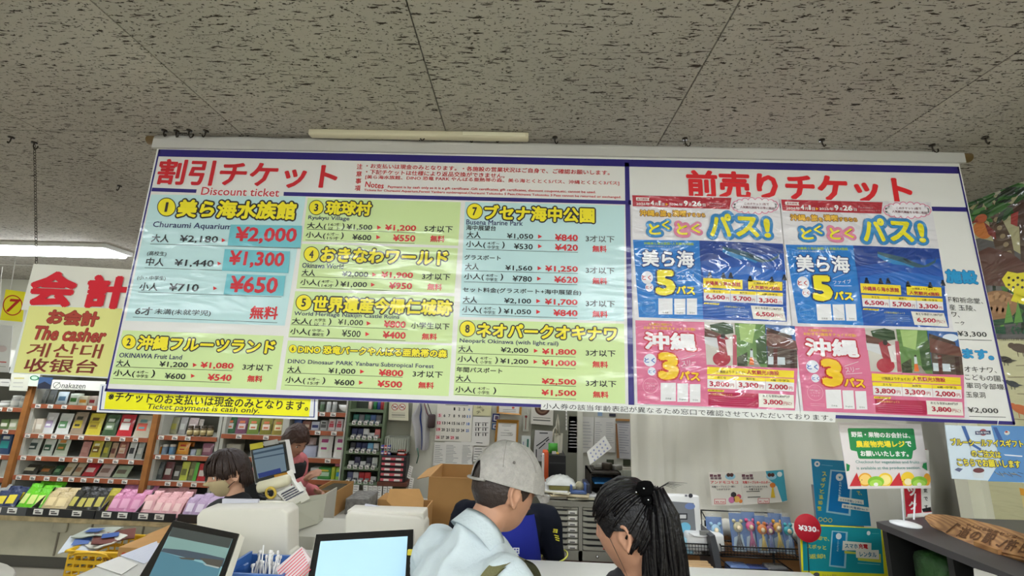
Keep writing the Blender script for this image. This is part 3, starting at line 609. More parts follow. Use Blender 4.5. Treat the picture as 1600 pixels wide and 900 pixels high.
 p.poly([(560, 360), (600, 345), (640, 380), (640, 470), (590, 470), (575, 440)], (150, 46, 60), 2.6); p.ell(590, 490, 52, 42, (168, 34, 58), 2.7); p.poly([(610, 380), (650, 370), (660, 470), (625, 470)], (222, 216, 214), 2.8); p.ell(598, 358, 14, 16, (40, 30, 34), 2.8)
 p.poly([(655, 350), (676, 350), (680, 528), (655, 528)], (176, 80, 96), 2.9)
 p.poly([(665, 280), (845, 288), (858, 540), (682, 532)], (96, 132, 72), 2); p.poly([(690, 285), (790, 288), (770, 400), (700, 380)], (162, 190, 116), 2.2); p.poly([(790, 380), (850, 340), (858, 520), (800, 520)], (56, 84, 48), 2.3); p.poly([(682, 480), (740, 450), (740, 532), (682, 532)], (58, 66, 44), 2.3)
 p.poly([(740, 532), (760, 490), (790, 490), (820, 538)], (150, 140, 132), 2.4); p.poly([(756, 480), (774, 480), (780, 525), (752, 525)], (222, 110, 46), 2.6); p.poly([(757, 440), (772, 440), (774, 482), (756, 482)], (206, 214, 216), 2.6); p.ell(765, 436, 6, 7, (50, 40, 36), 2.6)
 p.poly([(842, 288), (1018, 298), (1034, 545), (858, 540)], (46, 92, 158), 2); p.ell(975, 330, 45, 22, (212, 220, 232), 2.1); p.poly([(852, 320), (1024, 385), (1036, 440), (852, 415)], (104, 62, 56), 2.3); p.poly([(852, 305), (1000, 355), (1004, 375), (856, 330)], (66, 44, 42), 2.4)
 p.poly([(856, 415), (1032, 440), (1034, 545), (858, 540)], (78, 62, 56), 2.35); p.poly([(862, 475), (960, 482), (962, 525), (862, 522)], (196, 206, 212), 2.5); p.poly([(893, 430), (916, 430), (916, 540), (893, 540)], (88, 40, 36), 2.6); p.poly([(990, 440), (1014, 440), (1018, 545), (992, 545)], (60, 34, 32), 2.6)
 p.build('sightseeing_picture', sheet, 'strip of three holiday pictures')
 p = new(Bf)
 p.text('人気観光17施設から', 160, 287, 300, 290, 16, (238, 190, 60), 3, bold=0.02); p.text('お好きな3施設をチョイス可能!', 133, 307, 436, 318, 18, (238, 190, 60), 3, bold=0.02)
 p.text('沖縄', 135, 382, 442, 394, 105, (238, 234, 238), 5, bold=0.04, outline=(190, 34, 60), ow=0.075)
 p.ell(170, 497, 37, 37, (226, 228, 238), 3); p.text('とく', 137, 498, 200, 500, 30, (40, 90, 180), 4, bold=0.03); p.ell(181, 564, 24, 24, (226, 228, 238), 3); p.text('とく', 161, 565, 202, 566, 20, (40, 90, 180), 4, bold=0.03)
 p.text('3', 216, 530, 338, 534, 162, (240, 196, 30), 6, bold=0.07, outline=(196, 50, 30), ow=0.05); p.text('スリー', 356, 518, 438, 510, 30, (238, 226, 232), 4)
 p.line(353, 495, 436, 468, 2.5, (238, 226, 232), 3); p.line(356, 540, 452, 534, 2.5, (238, 226, 232), 3)
 p.text('パス', 342, 585, 462, 594, 54, (240, 196, 30), 6, bold=0.05, outline=(186, 30, 50), ow=0.07)
 p.ring(174, 647, 46, 46, 2, (238, 180, 200), 2)
 for k, s_ in enumerate(('内容について', 'こちらを', 'チェック')): p.text(s_, 142 + 4 * k, 632 + 16 * k, 204 - 4 * k, 634 + 16 * k, 9, (240, 200, 214), 3)
 for k in range(2): p.line(140, 710 + k * 10, 224, 714 + k * 10, 1.5, (240, 190, 208), 3)
 for x0, y0, x1, y1 in ((233, 630, 322, 738), (330, 634, 394, 742), (403, 638, 466, 745)): p.rect(x0, y0, x1, y1, (228, 226, 228), 2)
 p.text('日本語', 262, 722, 294, 724, 10, BLK, 3); p.text('English', 342, 727, 382, 729, 10, BLK, 3); p.text('한국어', 420, 731, 450, 733, 10, BLK, 3)
 p.poly([(506, 536), (1014, 560), (1012, 602), (504, 580)], YB_, 3); p.text('17施設よりチョイス!', 562, 564, 725, 570, 18, (90, 50, 20), 4, bold=0.02); p.text('人気観光3施設', 736, 567, 925, 574, 27, MR, 4, bold=0.03)
 p.poly([(506, 586), (1014, 608), (1012, 682), (506, 660)], (230, 226, 226), 3); p.poly([(506, 586), (1014, 608), (1014, 630), (506, 608)], (244, 218, 30), 3.4)
 for x in (673, 846): p.line(x, 595, x + 1, 674, 2, (200, 110, 146), 3.8)
 p.text('おとな', 565, 599, 615, 601, 13, BLK, 4, bold=0.02); p.text('高校生', 732, 607, 785, 609, 13, BLK, 4, bold=0.02); p.text('6歳~中学生', 876, 614, 988, 619, 13, BLK, 4, bold=0.02)
 p.text('3,800', 518, 637, 636, 642, 34, MR, 4, bold=0.04); p.text('円', 641, 645, 662, 646, 20, MR, 4, bold=0.02); p.text('3,300', 688, 643, 806, 649, 34, MR, 4, bold=0.04); p.text('円', 812, 652, 834, 653, 20, MR, 4, bold=0.02)
 p.text('2,000', 862, 653, 978, 659, 34, MR, 4, bold=0.04); p.text('円', 983, 662, 1004, 663, 20, MR, 4, bold=0.02)
 p.poly([(510, 668), (606, 673), (600, 684), (506, 680)], YB_, 3.2); p.text('大人購入例の内訳', 514, 674, 596, 678, 7, BLK, 4, bold=0.02)
 p.poly([(512, 684), (802, 694), (810, 735), (803, 776), (512, 762)], (176, 22, 74), 2.5); p.text('人気観光3施設チョイス', 522, 696, 652, 702, 12, (236, 180, 90), 4)
 for k in range(4): p.line(526, 714 + k * 12, 780, 726 + k * 12, 1.2, (220, 120, 160), 4)
 p.poly([(806, 692), (1012, 702), (1014, 780), (808, 772)], (230, 226, 216), 3); p.text('おとな合計6,800円が', 830, 706, 988, 713, 16, BLK, 4, bold=0.02); p.text('3,800', 834, 742, 948, 748, 33, MR, 4, bold=0.04); p.text('円に!', 952, 750, 1000, 754, 20, MR, 4, bold=0.02)
 p.build('pink_half_lettering', sheet)
 return t
poster(0, 'laminated blue and pink sightseeing pass poster, left of two, beside the blue divider', (0, 0), 0)
dxy = (pb.uv(1216.5, 311.5) - pb.uv(988.5, 305)) * 0.5 + (pb.uv(1510.7, 652.5) - pb.uv(1242, 640.7)) * 0.5
poster(250, 'laminated blue and pink sightseeing pass poster, right of two, near the blue lettering', dxy, 1)
pl = Plane(pb.at(0, 0, 0.008), (1, 0, 0), (0, 0, 1))
st = slab_on(pl, [(846, 627.5), (1306, 644.5), (1305, 660), (845, 640)], 0.002, ink((228, 228, 224), 'flat'), 'notice_strip', label='long narrow white strip of black handwriting-style text taped along the banner bottom', cat='sign')
p = Print(pl, 'flat'); p.text('小人券の該当年齢表記が異なるため窓口で確認させていただいております。', 849, 634, 1300, 653, 9, BLK, 2); p.build('lettering', st)
pl = Plane((0, YB + 0.02, CAMH), (1, 0, 0), (0, 0, 1))
st = slab_on(pl, [(157, 600), (497, 614), (495.5, 656), (151, 644)], 0.003, ink((226, 228, 230), 'vinyl'), 'cash_only_sign', label='yellow cash-only sign with blue frame hanging below the left end of the banner', cat='sign')
p = Print(pl)
p.poly([(160, 603), (493, 615.5), (491.5, 652.5), (155, 641)], (40, 60, 130), 1); p.poly([(162, 603), (491.5, 616), (490, 651), (157.5, 639.5)], (226, 228, 230), 1.5); p.poly([(167, 610), (486, 622), (483, 651), (163, 639)], (240, 234, 20), 2)
p.text('※チケットのお支払いは現金のみとなります。', 170, 619, 482.5, 634.5, 15.5, BLK, 3, bold=0.022); p.text('Ticket payment is cash only.', 230, 636, 406, 642.6, 10.5, BLK, 3, bold=0.01, shear=0.15)
p.build('lettering', st)
# ------------------------------------------------------------------ cashier sign on chains, far left
ps = Plane((0, 1.78, CAMH), (1, 0, 0), (0, 0, 1)); DR = (150, 48, 40)
cs = thing('cashier_sign', W(120, 600, Y=1.78), 'white and yellow cashier sign in Japanese, English, Korean and Chinese hanging at the left', 'sign')
slab_on(ps, [(52.5, 412), (226, 422.5), (210, 492), (33, 484)], 0.004, ink((228, 226, 214), 'flat'), 'board', cs)
pl2 = Plane(ps.at(0, 0, 0.003), (1, 0, 0), (0, 0, 1))
slab_on(pl2, [(45, 476), (206, 483), (180, 592), (14, 583)], 0.002, ink((222, 226, 222), 'flat'), 'laminate', cs)
p = Print(pl2, 'flat'); p.poly([(46, 478), (196, 482.5), (168, 589), (21, 582)], (228, 226, 142), 1)
p.text('会', 46, 450, 120, 453, 54, (214, 26, 44), 3, bold=0.055); p.text('計', 134, 455, 203, 457, 52, (214, 26, 44), 3, bold=0.055)
p.text('お会計', 75, 494.5, 155, 499, 23, (176, 66, 50), 3, bold=0.05, outline=(120, 40, 30), ow=0.03); p.text('The casher', 53, 519.5, 166, 525, 21, (176, 66, 50), 3, bold=0.03, outline=(120, 40, 30), ow=0.03, shear=0.12)
p.text('계산대', 43, 546.5, 160, 549, 22, (140, 60, 40), 3, bold=0.01, shear=0.1); p.text('收银台', 39, 570, 153, 573, 21, (128, 50, 40), 3, bold=0.02, shear=0.1)
p.build('lettering', cs)
def chain(a, b, m, parent, n=None, rr=0.005, wire=0.0011):
 mb = MB(); ln = (b - a).length; n = n or int(ln / 0.0135); dirv = (b - a).normalized(); side = Vector((1, 0, 0)); oth = Vector((0, 1, 0))
 for i in range(n):
  c = a.lerp(b, (i + 0.5) / n); s_ = side if i % 2 == 0 else oth; hl = ln / n * 0.62
  mb.tube([c + dirv * (hl * math.cos(t)) + s_ * (rr * math.sin(t)) for t in [2 * math.pi * k / 8 for k in range(8)]], wire, m, 4, closed=True)
 return mb.build('chain', parent, kind='stuff')
a = W(54, 226, Z=0.995); b = W(57, 412, Y=1.78)
chain(a, b, m_hook, cs)
hook(54, 222, 'hook holding the chain of the cashier sign')
p7 = Plane((0, 2.6, CAMH), (1, 0, 0), (0, 0, 1))
s7 = slab_on(p7, [(9, 452), (39, 456), (34, 503), (0, 500)], 0.004, ink((238, 228, 40), 'flat'), 'register_number_sign', label='small yellow sign with a circled red seven left of the cashier sign', cat='sign')
p = Print(p7, 'flat'); p.ring(20, 477, 15.5, 16, 1.6, (190, 40, 30), 2); p.text('7', 12, 477, 29, 478, 20, (190, 40, 30), 2, bold=0.03, shear=0.15); p.build('lettering', s7)
MB().tube([W(24, 406, Y=2.6), W(20, 430, Y=2.6), W(16, 453, Y=2.6)], 0.003, mat('cord', (210, 208, 200), 0.6), 6).build('cord', s7)
MB().tube([Vector((-7, 2.6, W(0, 413, Y=2.6).z)), W(60, 415, Y=2.6)], 0.0025, mat('cord', (210, 208, 200)), 6).build('cord', s7)
# ================================================================== SHELVES OF GOODS, far left
m_sw = mat('shelf_wood', (148, 78, 46), 0.5, noise_scale=12, noise_amt=0.2); m_post = mat('post_wood', (150, 96, 44), 0.5, noise_scale=10, noise_amt=0.2)
m_upr = mat('upright_grey', (176, 176, 166), 0.45); m_back = mat('shelf_back', (104, 102, 92), 0.7); m_tag = mat('price_tag', (226, 224, 216), 0.5)
m_tagi = mat('tag_ink', (70, 66, 64), 0.6); m_dark = mat('near_black', (26, 26, 26), 0.5); m_blackp = mat('black_plastic', (30, 31, 34), 0.35)
FY = 4.10
def zs(px, py, Y=FY): return W(px, py, Y=Y).z
def xs_(px, py, Y=FY): return W(px, py, Y=Y).x
def price_tag(par, x, y, z, w_=0.05, h=0.032):
 mb = MB().box((x - w_/2, y - 0.003, z - h), (x + w_/2, y, z), m_tag)
 mb.box((x - w_*0.38, y - 0.0035, z - h*0.42), (x + w_*0.1, y - 0.003, z - h*0.25), m_tagi); mb.box((x - w_*0.3, y - 0.0035, z - h*0.82), (x + w_*0.36, y - 0.003, z - h*0.55), m_tagi)
 return mb.build('price_tag', par)
def shelf_unit(label, x0, x1, levels, ztop, tagstep=0.125, depth=0.36, posts='w', backm=None, zb=0.47, wood=True):
 t = thing('shelf_unit', ((x0 + x1) / 2, FY, zb), label, 'shelf')
 MB().box((x0, FY + depth, zb), (x1, FY + depth + 0.02, ztop), backm or m_back).build('back_panel', t)
 for x in (x0, x1):
  MB().box((x - 0.015, FY + 0.02, zb), (x + 0.015, FY + depth, ztop), m_upr).build('side_panel', t)
 for z in levels:
  mb = MB(); mb.box((x0 + 0.015, FY + 0.012, z - 0.02), (x1 - 0.015, FY + depth, z), m_upr); mb.box((x0 + 0.0, FY, z - 0.036), (x1 - 0.0, FY + 0.012, z + 0.002), m_sw)
  sh = mb.build('shelf', t); n = int((x1 - x0) / tagstep)
  for i in range(n):
   if random.random() < 0.82: price_tag(sh, x0 + tagstep * (i + 0.5 + random.uniform(-.15, .15)), FY - 0.001, z)
 return t
ZT = CAMH - 0.02
A_l = [zs(100, 633), zs(100, 680), zs(100, 715), zs(100, 746)]
B_l = [zs(288, 682), zs(270, 712), zs(265, 753)]
C1_l = [zs(390, 680), zs(390, 715), zs(390, 750)]; C2_l = [zs(522, 645), zs(512, 674), zs(505, 717), zs(505, 751)]
L_l = [zs(12, 637), zs(12, 672), zs(12, 712), zs(12, 748)]
xp1, xp2, xp3, xp4, xp5 = -4.66, -3.40, -2.78, -2.18, -1.57
shelf_unit('leftmost shelf unit, cut by the left edge, dark shelves with white tubs', -5.75, xp1 - 0.05, L_l, ZT)
shelf_unit('shelf unit of snack pouches below the header sign, left of the brown post', xp1 + 0.03, xp2 - 0.04, A_l, ZT)
shelf_unit('shelf unit of jars and small pouches behind the masked cashier', xp2 + 0.04, xp3 - 0.02, B_l, ZT)
shelf_unit('shelf unit of green pouches above the cashier with the screen', xp3 + 0.02, xp4 - 0.015, C1_l, ZT)
shelf_unit('shelf unit of diaper packs and boxes left of the green cigarette cabinet', xp4 + 0.015, xp5, C2_l, ZT)
for x, lb in ((xp1 - 0.01, 'brown wooden post at the left end of the pouch shelves'), (xp2, 'brown wooden post between pouch shelves and jar shelves')):
 MB().box((x - 0.025, FY - 0.015, 0.47), (x + 0.025, FY + 0.06, ZT + 0.02), m_post).build('wooden_post', None, lb, 'post')
zh0, zh1 = zs(100, 609), zs(100, 586)
hb = MB().box((-5.75, FY - 0.03, ZT), (-1.57, FY + 0.34, ZT + 0.16), mat('header_grey', (196, 194, 184), 0.6)).build('header_board', None, 'long pale header board along the top of the shelf units', 'board')
def pic(plane, pts, c, name, label, cat, items=(), th=0.003, kind='flat'):
 o = slab_on(plane, pts, th, ink(c, kind), name, label=label, cat=cat)
 p = Print(plane, kind)
 for it in items:
  it = list(it); k = it.pop(0)
  getattr(p, k)(*it) if not (it and isinstance(it[-1], dict)) else getattr(p, k)(*it[:-1], **it[-1])
 if items: p.build('print', o)
 return o
ph = Plane((0, FY - 0.036, CAMH), (1, 0, 0), (0, 0, 1))
pic(ph, [(81, 593), (165, 596), (162, 611), (79, 608)], (226, 226, 216), 'shelf_sign', 'white shelf sign with leaf mark and shop lettering above the pouches', 'sign',
 [('text', 'nakazen', 97, 602, 134, 603, 8, BLK, 2), ('ring', 89, 602, 6, 5, 0.8, BLK, 2), ('line', 84, 606, 94, 597, 0.8, BLK, 2), ('text', '株式会社なかぜん 健康食品', 97, 608.3, 133, 609, 1.8, BLK, 2)])
pic(ph, [(61, 589), (83, 590), (79, 608), (58, 607)], (62, 88, 128), 'scenery_card', 'small blue scenery card left of the leaf-mark shelf sign', 'card', [('poly', [(60, 600), (70, 596), (80, 602), (79, 608), (58, 607)], (40, 44, 60), 1.5)])
pic(ph, [(18, 583), (47, 584), (42, 611), (14, 610)], (206, 206, 190), 'notice_card', 'white notice card with faint yellow print, leftmost on the header', 'card', [('rect', 22, 590, 38, 592, (196, 186, 120), 2), ('rect', 21, 597, 36, 599, (180, 180, 170), 2), ('line', 20, 604, 36, 604.6, 0.7, (150, 150, 150), 2)])
pic(ph, [(47, 584), (63, 585), (58, 604), (43, 603)], (214, 220, 206), 'green_mark_card', 'white card with green oval mark beside the notice card', 'card', [('ell', 54, 590.5, 7, 4, (40, 120, 80), 2), ('ell', 54, 590.5, 5, 2.6, (190, 214, 196), 2.4)])
pic(ph, [(0, 592), (18, 592.5), (14, 604), (0, 603)], (196, 194, 186), 'side_card', 'pale card at the extreme left edge of the header board', 'card', [('line', 2, 597, 14, 597.5, 1, (120, 120, 120), 2)])
def hexs(a, k): return tuple(max(0, min(255, int(c * k))) for c in a)
def pouch(px0, py0, px1, py1, c, label, group=None, Y=None, zbase=None, motif=None, m2=None, tilt=0.12, bulge=0.25, cat='pouch', name='snack_pouch', rough=0.3, yaw=0.0):
 """standing foil pouch; the pixel box fixes its place and size at depth Y"""
 Y = Y or FY + 0.07
 a = W((px0 + px1) / 2, py1, Y=Y); xl = W(px0, (py0 + py1) / 2, Y=Y).x; xr = W(px1, (py0 + py1) / 2, Y=Y).x; zt = W((px0 + px1) / 2, py0, Y=Y).z
 wd = abs(xr - xl) * 0.93; z0 = zbase if zbase is not None else a.z; h = max(0.04, zt - z0); cx = (xl + xr) / 2
 R = Matrix.Rotation(yaw, 3, 'Z') @ Matrix.Rotation(-tilt, 3, 'X'); base = Vector((cx, Y, z0))
 m = mat('foil_%d_%d_%d' % tuple(c), c, rough, coat=0.4, coat_rough=0.15, bump=60, bump_strength=0.5)
 nu, nv = 6, 7; th = wd * bulge * 0.5
 def prof(uu, vv, s_):
  e = max(0, 1 - (2 * uu - 1) ** 4) * (math.sin(math.pi * min(1, vv * 1.06)) ** 0.7 if 0 < vv < 0.94 else 0) if vv < 0.94 else 0
  e = e * (1.1 - 0.5 * vv); e = max(e, 0.35 * (1 - vv) ** 6 * (1 - (2 * uu - 1) ** 4))
  nar = 1 - 0.05 * math.sin(math.pi * vv)
  return base + R @ Vector(((uu - 0.5) * wd * nar, -s_ * th * e, vv * h + 0.001))
 mb = MB()
 for s_ in (1, -1): mb.grid(nu, nv, lambda a_, b_, s_=s_: prof(a_, b_, s_), m)
 t = thing(name, base, label, cat, group); mb.build('bag', t)
 if motif:
  mm = mat('print_%d_%d_%d' % tuple(motif), motif, 0.45)
  def pt(uu, vv, e=0.0015): return prof(uu, vv, 1) + R @ Vector((0, -e, 0))
  mb = MB(); mb.grid(3, 3, lambda a_, b_: pt(0.18 + 0.64 * a_, 0.28 + 0.34 * b_), mm)
  if m2:
   mm2 = mat('print_%d_%d_%d' % tuple(m2), m2, 0.45); mb.grid(3, 2, lambda a_, b_: pt(0.26 + 0.46 * a_, 0.66 + 0.14 * b_), mm2); mb.grid(3, 1, lambda a_, b_: pt(0.3 + 0.4 * a_, 0.36 + 0.1 * b_, 0.0028), mm2)
  mb.build('label_print', t)
 return t
def carton(px0, py0, px1, py1, c, label, group=None, Y=None, zbase=None, motif=None, depth=0.06, cat='box', name='product_box', m2=None):
 Y = Y or FY + 0.05
 a = W((px0 + px1) / 2, py1, Y=Y); xl = W(px0, (py0 + py1) / 2, Y=Y).x; xr = W(px1, (py0 + py1) / 2, Y=Y).x; zt = W((px0 + px1) / 2, py0, Y=Y).z
 z0 = zbase if zbase is not None else a.z; zt = max(zt, z0 + 0.02); g = (xr - xl) * 0.03
 t = thing(name, ((xl + xr) / 2, Y, z0), label, cat, group)
 mb = MB().bevbox((xl + g, Y, z0 + 0.001), (xr - g, Y + depth, zt), mat('carton_%d_%d_%d' % tuple(c), c, 0.45), 0.002, seg=1); mb.build('carton', t)
 if motif:
  h = zt - z0; w_ = xr - xl; mb = MB().box((xl + w_*.14, Y - 0.001, z0 + h*.28), (xr - w_*.14, Y + 0.001, z0 + h*.62), mat('print_%d_%d_%d' % tuple(motif), motif, 0.45))
  if m2: mb.box((xl + w_*.24, Y - 0.0014, z0 + h*.7), (xr - w_*.2, Y + 0.001, z0 + h*.84), mat('print_%d_%d_%d' % tuple(m2), m2, 0.45))
  mb.build('label_print', t)
 return t
def jar(px0, py0, px1, py1, c, lid, label, group=None, Y=None, zbase=None, lab=None, cat='jar', name='jar'):
 Y = Y or FY + 0.07
 a = W((px0 + px1) / 2, py1, Y=Y); xl = W(px0, (py0 + py1) / 2, Y=Y).x; xr = W(px1, (py0 + py1) / 2, Y=Y).x; zt = W((px0 + px1) / 2, py0, Y=Y).z
 z0 = zbase if zbase is not None else a.z; h = max(0.03, zt - z0); r_ = (xr - xl) * 0.46; cx = (xl + xr) / 2
 t = thing(name, (cx, Y, z0), label, cat, group)
 MB().lathe((cx, Y, z0 + 0.001), [(r_*.9, 0), (r_, h*.06), (r_, h*.7), (r_*.8, h*.78)], mat('jar_%d_%d_%d' % tuple(c), c, 0.15, coat=0.5), 14).build('body', t)
 MB().lathe((cx, Y, z0 + h*.77), [(r_*.86, 0), (r_*.88, h*.02), (r_*.88, h*.2), (r_*.8, h*.23)], mat('lid_%d_%d_%d' % tuple(lid), lid, 0.4), 14).build('lid', t)
 if lab: MB().lathe((cx, Y, z0 + h*.15), [(r_*1.015, 0), (r_*1.015, h*.42)], mat('print_%d_%d_%d' % tuple(lab), lab, 0.5), 14).build('paper_label', t)
 return t
# ---- unit A, row 1 (narrow things under the header)
z = A_l[0]
pouch(60, 609, 73, 633, (96, 98, 94), 'grey see-through packet, leftmost under the leaf-mark sign', None, zbase=z, motif=(120, 124, 122), cat='packet')
pouch(74, 609, 86, 634, (88, 92, 92), 'grey see-through packet, second under the leaf-mark sign', None, zbase=z, motif=(116, 120, 118), cat='packet')
pouch(90, 612, 104, 635, (186, 200, 206), 'pale blue and white packet leaning under the leaf-mark sign', None, zbase=z, motif=(80, 120, 150), yaw=0.4, cat='packet')
carton(108, 615, 121, 636, (206, 214, 200), 'small white box with a green band on the top pouch shelf', zbase=z, motif=(60, 120, 50)); carton(122, 619, 136, 637, (214, 206, 180), 'small white box with an orange band on the top pouch shelf', zbase=z, motif=(214, 150, 50))
carton(138, 619, 149, 637, (206, 190, 180), 'small white box with a dark red band on the top pouch shelf', zbase=z, motif=(150, 30, 46))
z = A_l[1]
for i, x in enumerate((31, 43, 55)): carton(x, 654, x + 11.5, 675, (196, 184, 166), 'beige box with pale paper, %s of three at the left of the pouch row' % ('left', 'middle', 'right')[i], zbase=z, motif=(220, 214, 200))
for (x0, y0, x1, c, mo, m2, lb) in ((67, 645, 86, (206, 206, 204), (176, 158, 190), (230, 230, 230), 'white pouch with a pale purple picture'), (88, 646, 110, (208, 210, 206), (96, 140, 96), (200, 206, 200), 'white pouch with small green herb picture'),
 (111, 644, 133, (150, 132, 110), (196, 176, 60), (60, 56, 44), 'clear pouch with yellow top and dark seed picture'), (135, 646, 160, (206, 190, 56), (170, 150, 40), (110, 90, 40), 'shiny yellow pouch'),
 (161, 648, 184, (56, 84, 52), (140, 160, 130), (210, 216, 206), 'dark green pouch with white writing'), (184, 648, 209, (190, 30, 44), (226, 222, 216), (226, 222, 216), 'bright red pouch with a white round label'), (210, 649, 236, (184, 176, 156), (214, 96, 80), (110, 150, 150), 'pale pouch with an orange and teal picture')):
 pouch(x0, y0, x1, 680, c, lb + ' in the second shelf row', zbase=z, motif=mo, m2=m2)
z = A_l[2]
for (x0, y0, x1, c, mo, m2, lb) in ((40, 681, 63, (186, 190, 180), (56, 70, 66), (206, 206, 200), 'white pouch with a dark grey picture, leftmost in the third row'), (65, 685, 84, (196, 202, 192), (44, 84, 60), (214, 214, 206), 'white pouch with dark green picture leaning in the third row'),
 (85, 682, 108, (190, 198, 180), (80, 110, 56), (200, 130, 60), 'white pouch with orange title and green picture in the third row'), (125, 690, 140, (176, 120, 112), (190, 140, 130), None, 'dull pink pouch right of the gap in the third row'),
 (141, 688, 159, (190, 172, 40), (120, 90, 30), (230, 226, 190), 'yellow pouch in the third row'), (160, 690, 171, (130, 132, 60), (190, 180, 60), None, 'olive and yellow narrow pouch in the third row'),
 (172, 692, 182, (170, 140, 110), (110, 60, 50), None, 'tan narrow pouch in the third row'), (183, 690, 199, (150, 84, 70), (214, 190, 170), (200, 160, 130), 'red-brown pouch with pale picture in the third row'), (200, 690, 212, (200, 200, 196), (60, 60, 64), None, 'white pouch with black picture in the third row'), (213, 690, 224, (160, 164, 160), (206, 206, 200), None, 'grey pouch, rightmost in the third row')):
 pouch(x0, y0, x1, 715, c, lb, zbase=z, motif=mo, m2=m2)
z = A_l[3]
for (x0, y0, x1, c, mo, lb) in ((2, 726, 30, (120, 74, 44), (176, 110, 60), 'brown bag lying slanted at the left of the fourth row'), (31, 725, 58, (60, 56, 46), (206, 200, 176), 'dark bag with pale label lying in the fourth row'), (59, 727, 80, (74, 72, 50), (170, 110, 60), 'dark bag with orange band lying in the fourth row'),
 (81, 727, 94, (36, 84, 50), (120, 160, 120), 'dark green bag in the fourth row'), (96, 722, 112, (196, 186, 160), (170, 150, 110), 'beige bag with brown print in the fourth row'), (113, 722, 127, (190, 176, 150), (160, 120, 90), 'beige bag beside the red one in the fourth row'),
 (128, 723, 150, (184, 32, 46), (226, 200, 196), 'red bag with two white figures in the fourth row'), (151, 724, 174, (206, 186, 176), (150, 120, 110), 'pink and white bag in the fourth row'), (176, 727, 201, (176, 190, 160), (120, 110, 96), 'pale green bag with small pictures in the fourth row')):
 pouch(x0, y0, x1, 745, c, lb, zbase=z, motif=mo, tilt=0.5)
for i, (x0, y0, x1, y1, c) in enumerate(((20, 618, 32, 634, (198, 198, 192)), (33, 619, 43, 634, (190, 190, 186)), (2, 626, 17, 635, (184, 182, 176)))):
 jar(x0, y0, x1, y1, c, (206, 206, 200), ('tall white tub left of the brown post', 'narrow white tub against the brown post', 'low white tub at the left edge')[i], zbase=L_l[0], Y=FY + 0.1, lab=(220, 220, 214))
for i, (x0, c) in enumerate(((0, (96, 120, 70)), (14, (176, 184, 150)))): carton(x0, 655, x0 + 13, 670, c, ('green soft pack at the left edge, second shelf', 'pale green soft pack beside it, second shelf')[i], zbase=L_l[1], motif=(206, 206, 190))
carton(0, 676, 18, 700, (44, 70, 110), 'dark blue box with a teal picture at the left edge', zbase=L_l[2], motif=(40, 150, 150), m2=(206, 206, 200)); carton(0, 714, 12, 742, (196, 196, 186), 'tall white box at the left edge, fourth shelf', zbase=L_l[3])
# ---- unit B
z = B_l[0]
for (x0, y0, x1, c, mo, lb) in ((245, 651, 264, (150, 156, 150), (70, 72, 66), 'white and grey packet with black dots, top of the jar unit'), (265, 652, 278, (130, 128, 96), (146, 140, 60), 'packet with an olive label, top of the jar unit'), (279, 652, 291, (146, 144, 140), (176, 176, 172), 'grey silver packet, top of the jar unit'), (292, 653, 308, (166, 150, 146), (196, 186, 180), 'pinkish packet behind the brown jars'), (308, 655, 316, (150, 142, 134), (180, 170, 160), 'thin packet behind the brown jars')):
 pouch(x0, y0, x1, 680, c, lb, zbase=z, motif=mo, Y=FY + 0.12, cat='packet')
for i in range(4): jar(293 + i * 10.5 , 665, 302 + i * 10.5, 681, (84, 66, 36), (60, 50, 36), 'small brown glass jar with tan label, %s of four' % ('first', 'second', 'third', 'fourth')[i], 'brown jars on the upper shelf', zbase=z, lab=(176, 160, 110), Y=FY + 0.05)
z = B_l[1]
for i, (x, c) in enumerate(((234, (196, 170, 40)), (244, (200, 130, 50)), (254, (110, 130, 150)), (265, (80, 120, 150)))): jar(x, 694, x + 9.5, 709, c, (206, 204, 196), '%s tub with white lid on the middle jar shelf' % ('yellow', 'orange', 'grey-blue', 'blue')[i], zbase=z, cat='tub', name='tub', Y=FY + 0.06)
pouch(275, 691, 296, 712, (224, 150, 40), 'orange pouch with yellow picture on the middle jar shelf', zbase=z, motif=(236, 190, 90), m2=(190, 60, 40)); pouch(294, 692, 304, 702, (226, 130, 30), 'small orange packet top behind the middle jar shelf', zbase=z + 0.06, Y=FY + 0.14, cat='packet')
carton(297, 702, 305, 714, (176, 184, 200), 'small pale blue box on the middle jar shelf', zbase=z); carton(306, 702, 313, 715, (150, 160, 120), 'small greenish box on the middle jar shelf', zbase=z); pouch(314, 693, 333, 715, (150, 96, 116), 'purple see-through bag at the right of the middle shelf', zbase=z, motif=(190, 150, 160))
z = B_l[2]
for (x0, y0, x1, c, mo, lb) in ((222, 722, 243, (120, 122, 116), (50, 52, 50), 'grey bag with black shapes on the lower jar shelf'), (244, 722, 254, (70, 76, 76), (110, 114, 110), 'dark grey narrow bag on the lower jar shelf'), (255, 722, 270, (96, 40, 44), (200, 196, 190), 'dark red bag on the lower jar shelf'), (281, 722, 294, (190, 196, 70), (120, 124, 60), 'yellow-green bag on the lower jar shelf'), (294, 722, 303, (110, 116, 60), (150, 150, 90), 'olive bag on the lower jar shelf'), (302, 723, 308, (90, 180, 60), None, 'bright green narrow bag on the lower jar shelf'), (308, 725, 322, (196, 34, 44), (226, 214, 206), 'red bag at the right of the lower jar shelf')):
 pouch(x0, y0, x1, 752, c, lb, zbase=z, motif=mo)
pouch(270, 728, 282, 752, (60, 54, 46), 'black bag with white mark on the lower jar shelf', zbase=z, motif=(190, 190, 186))
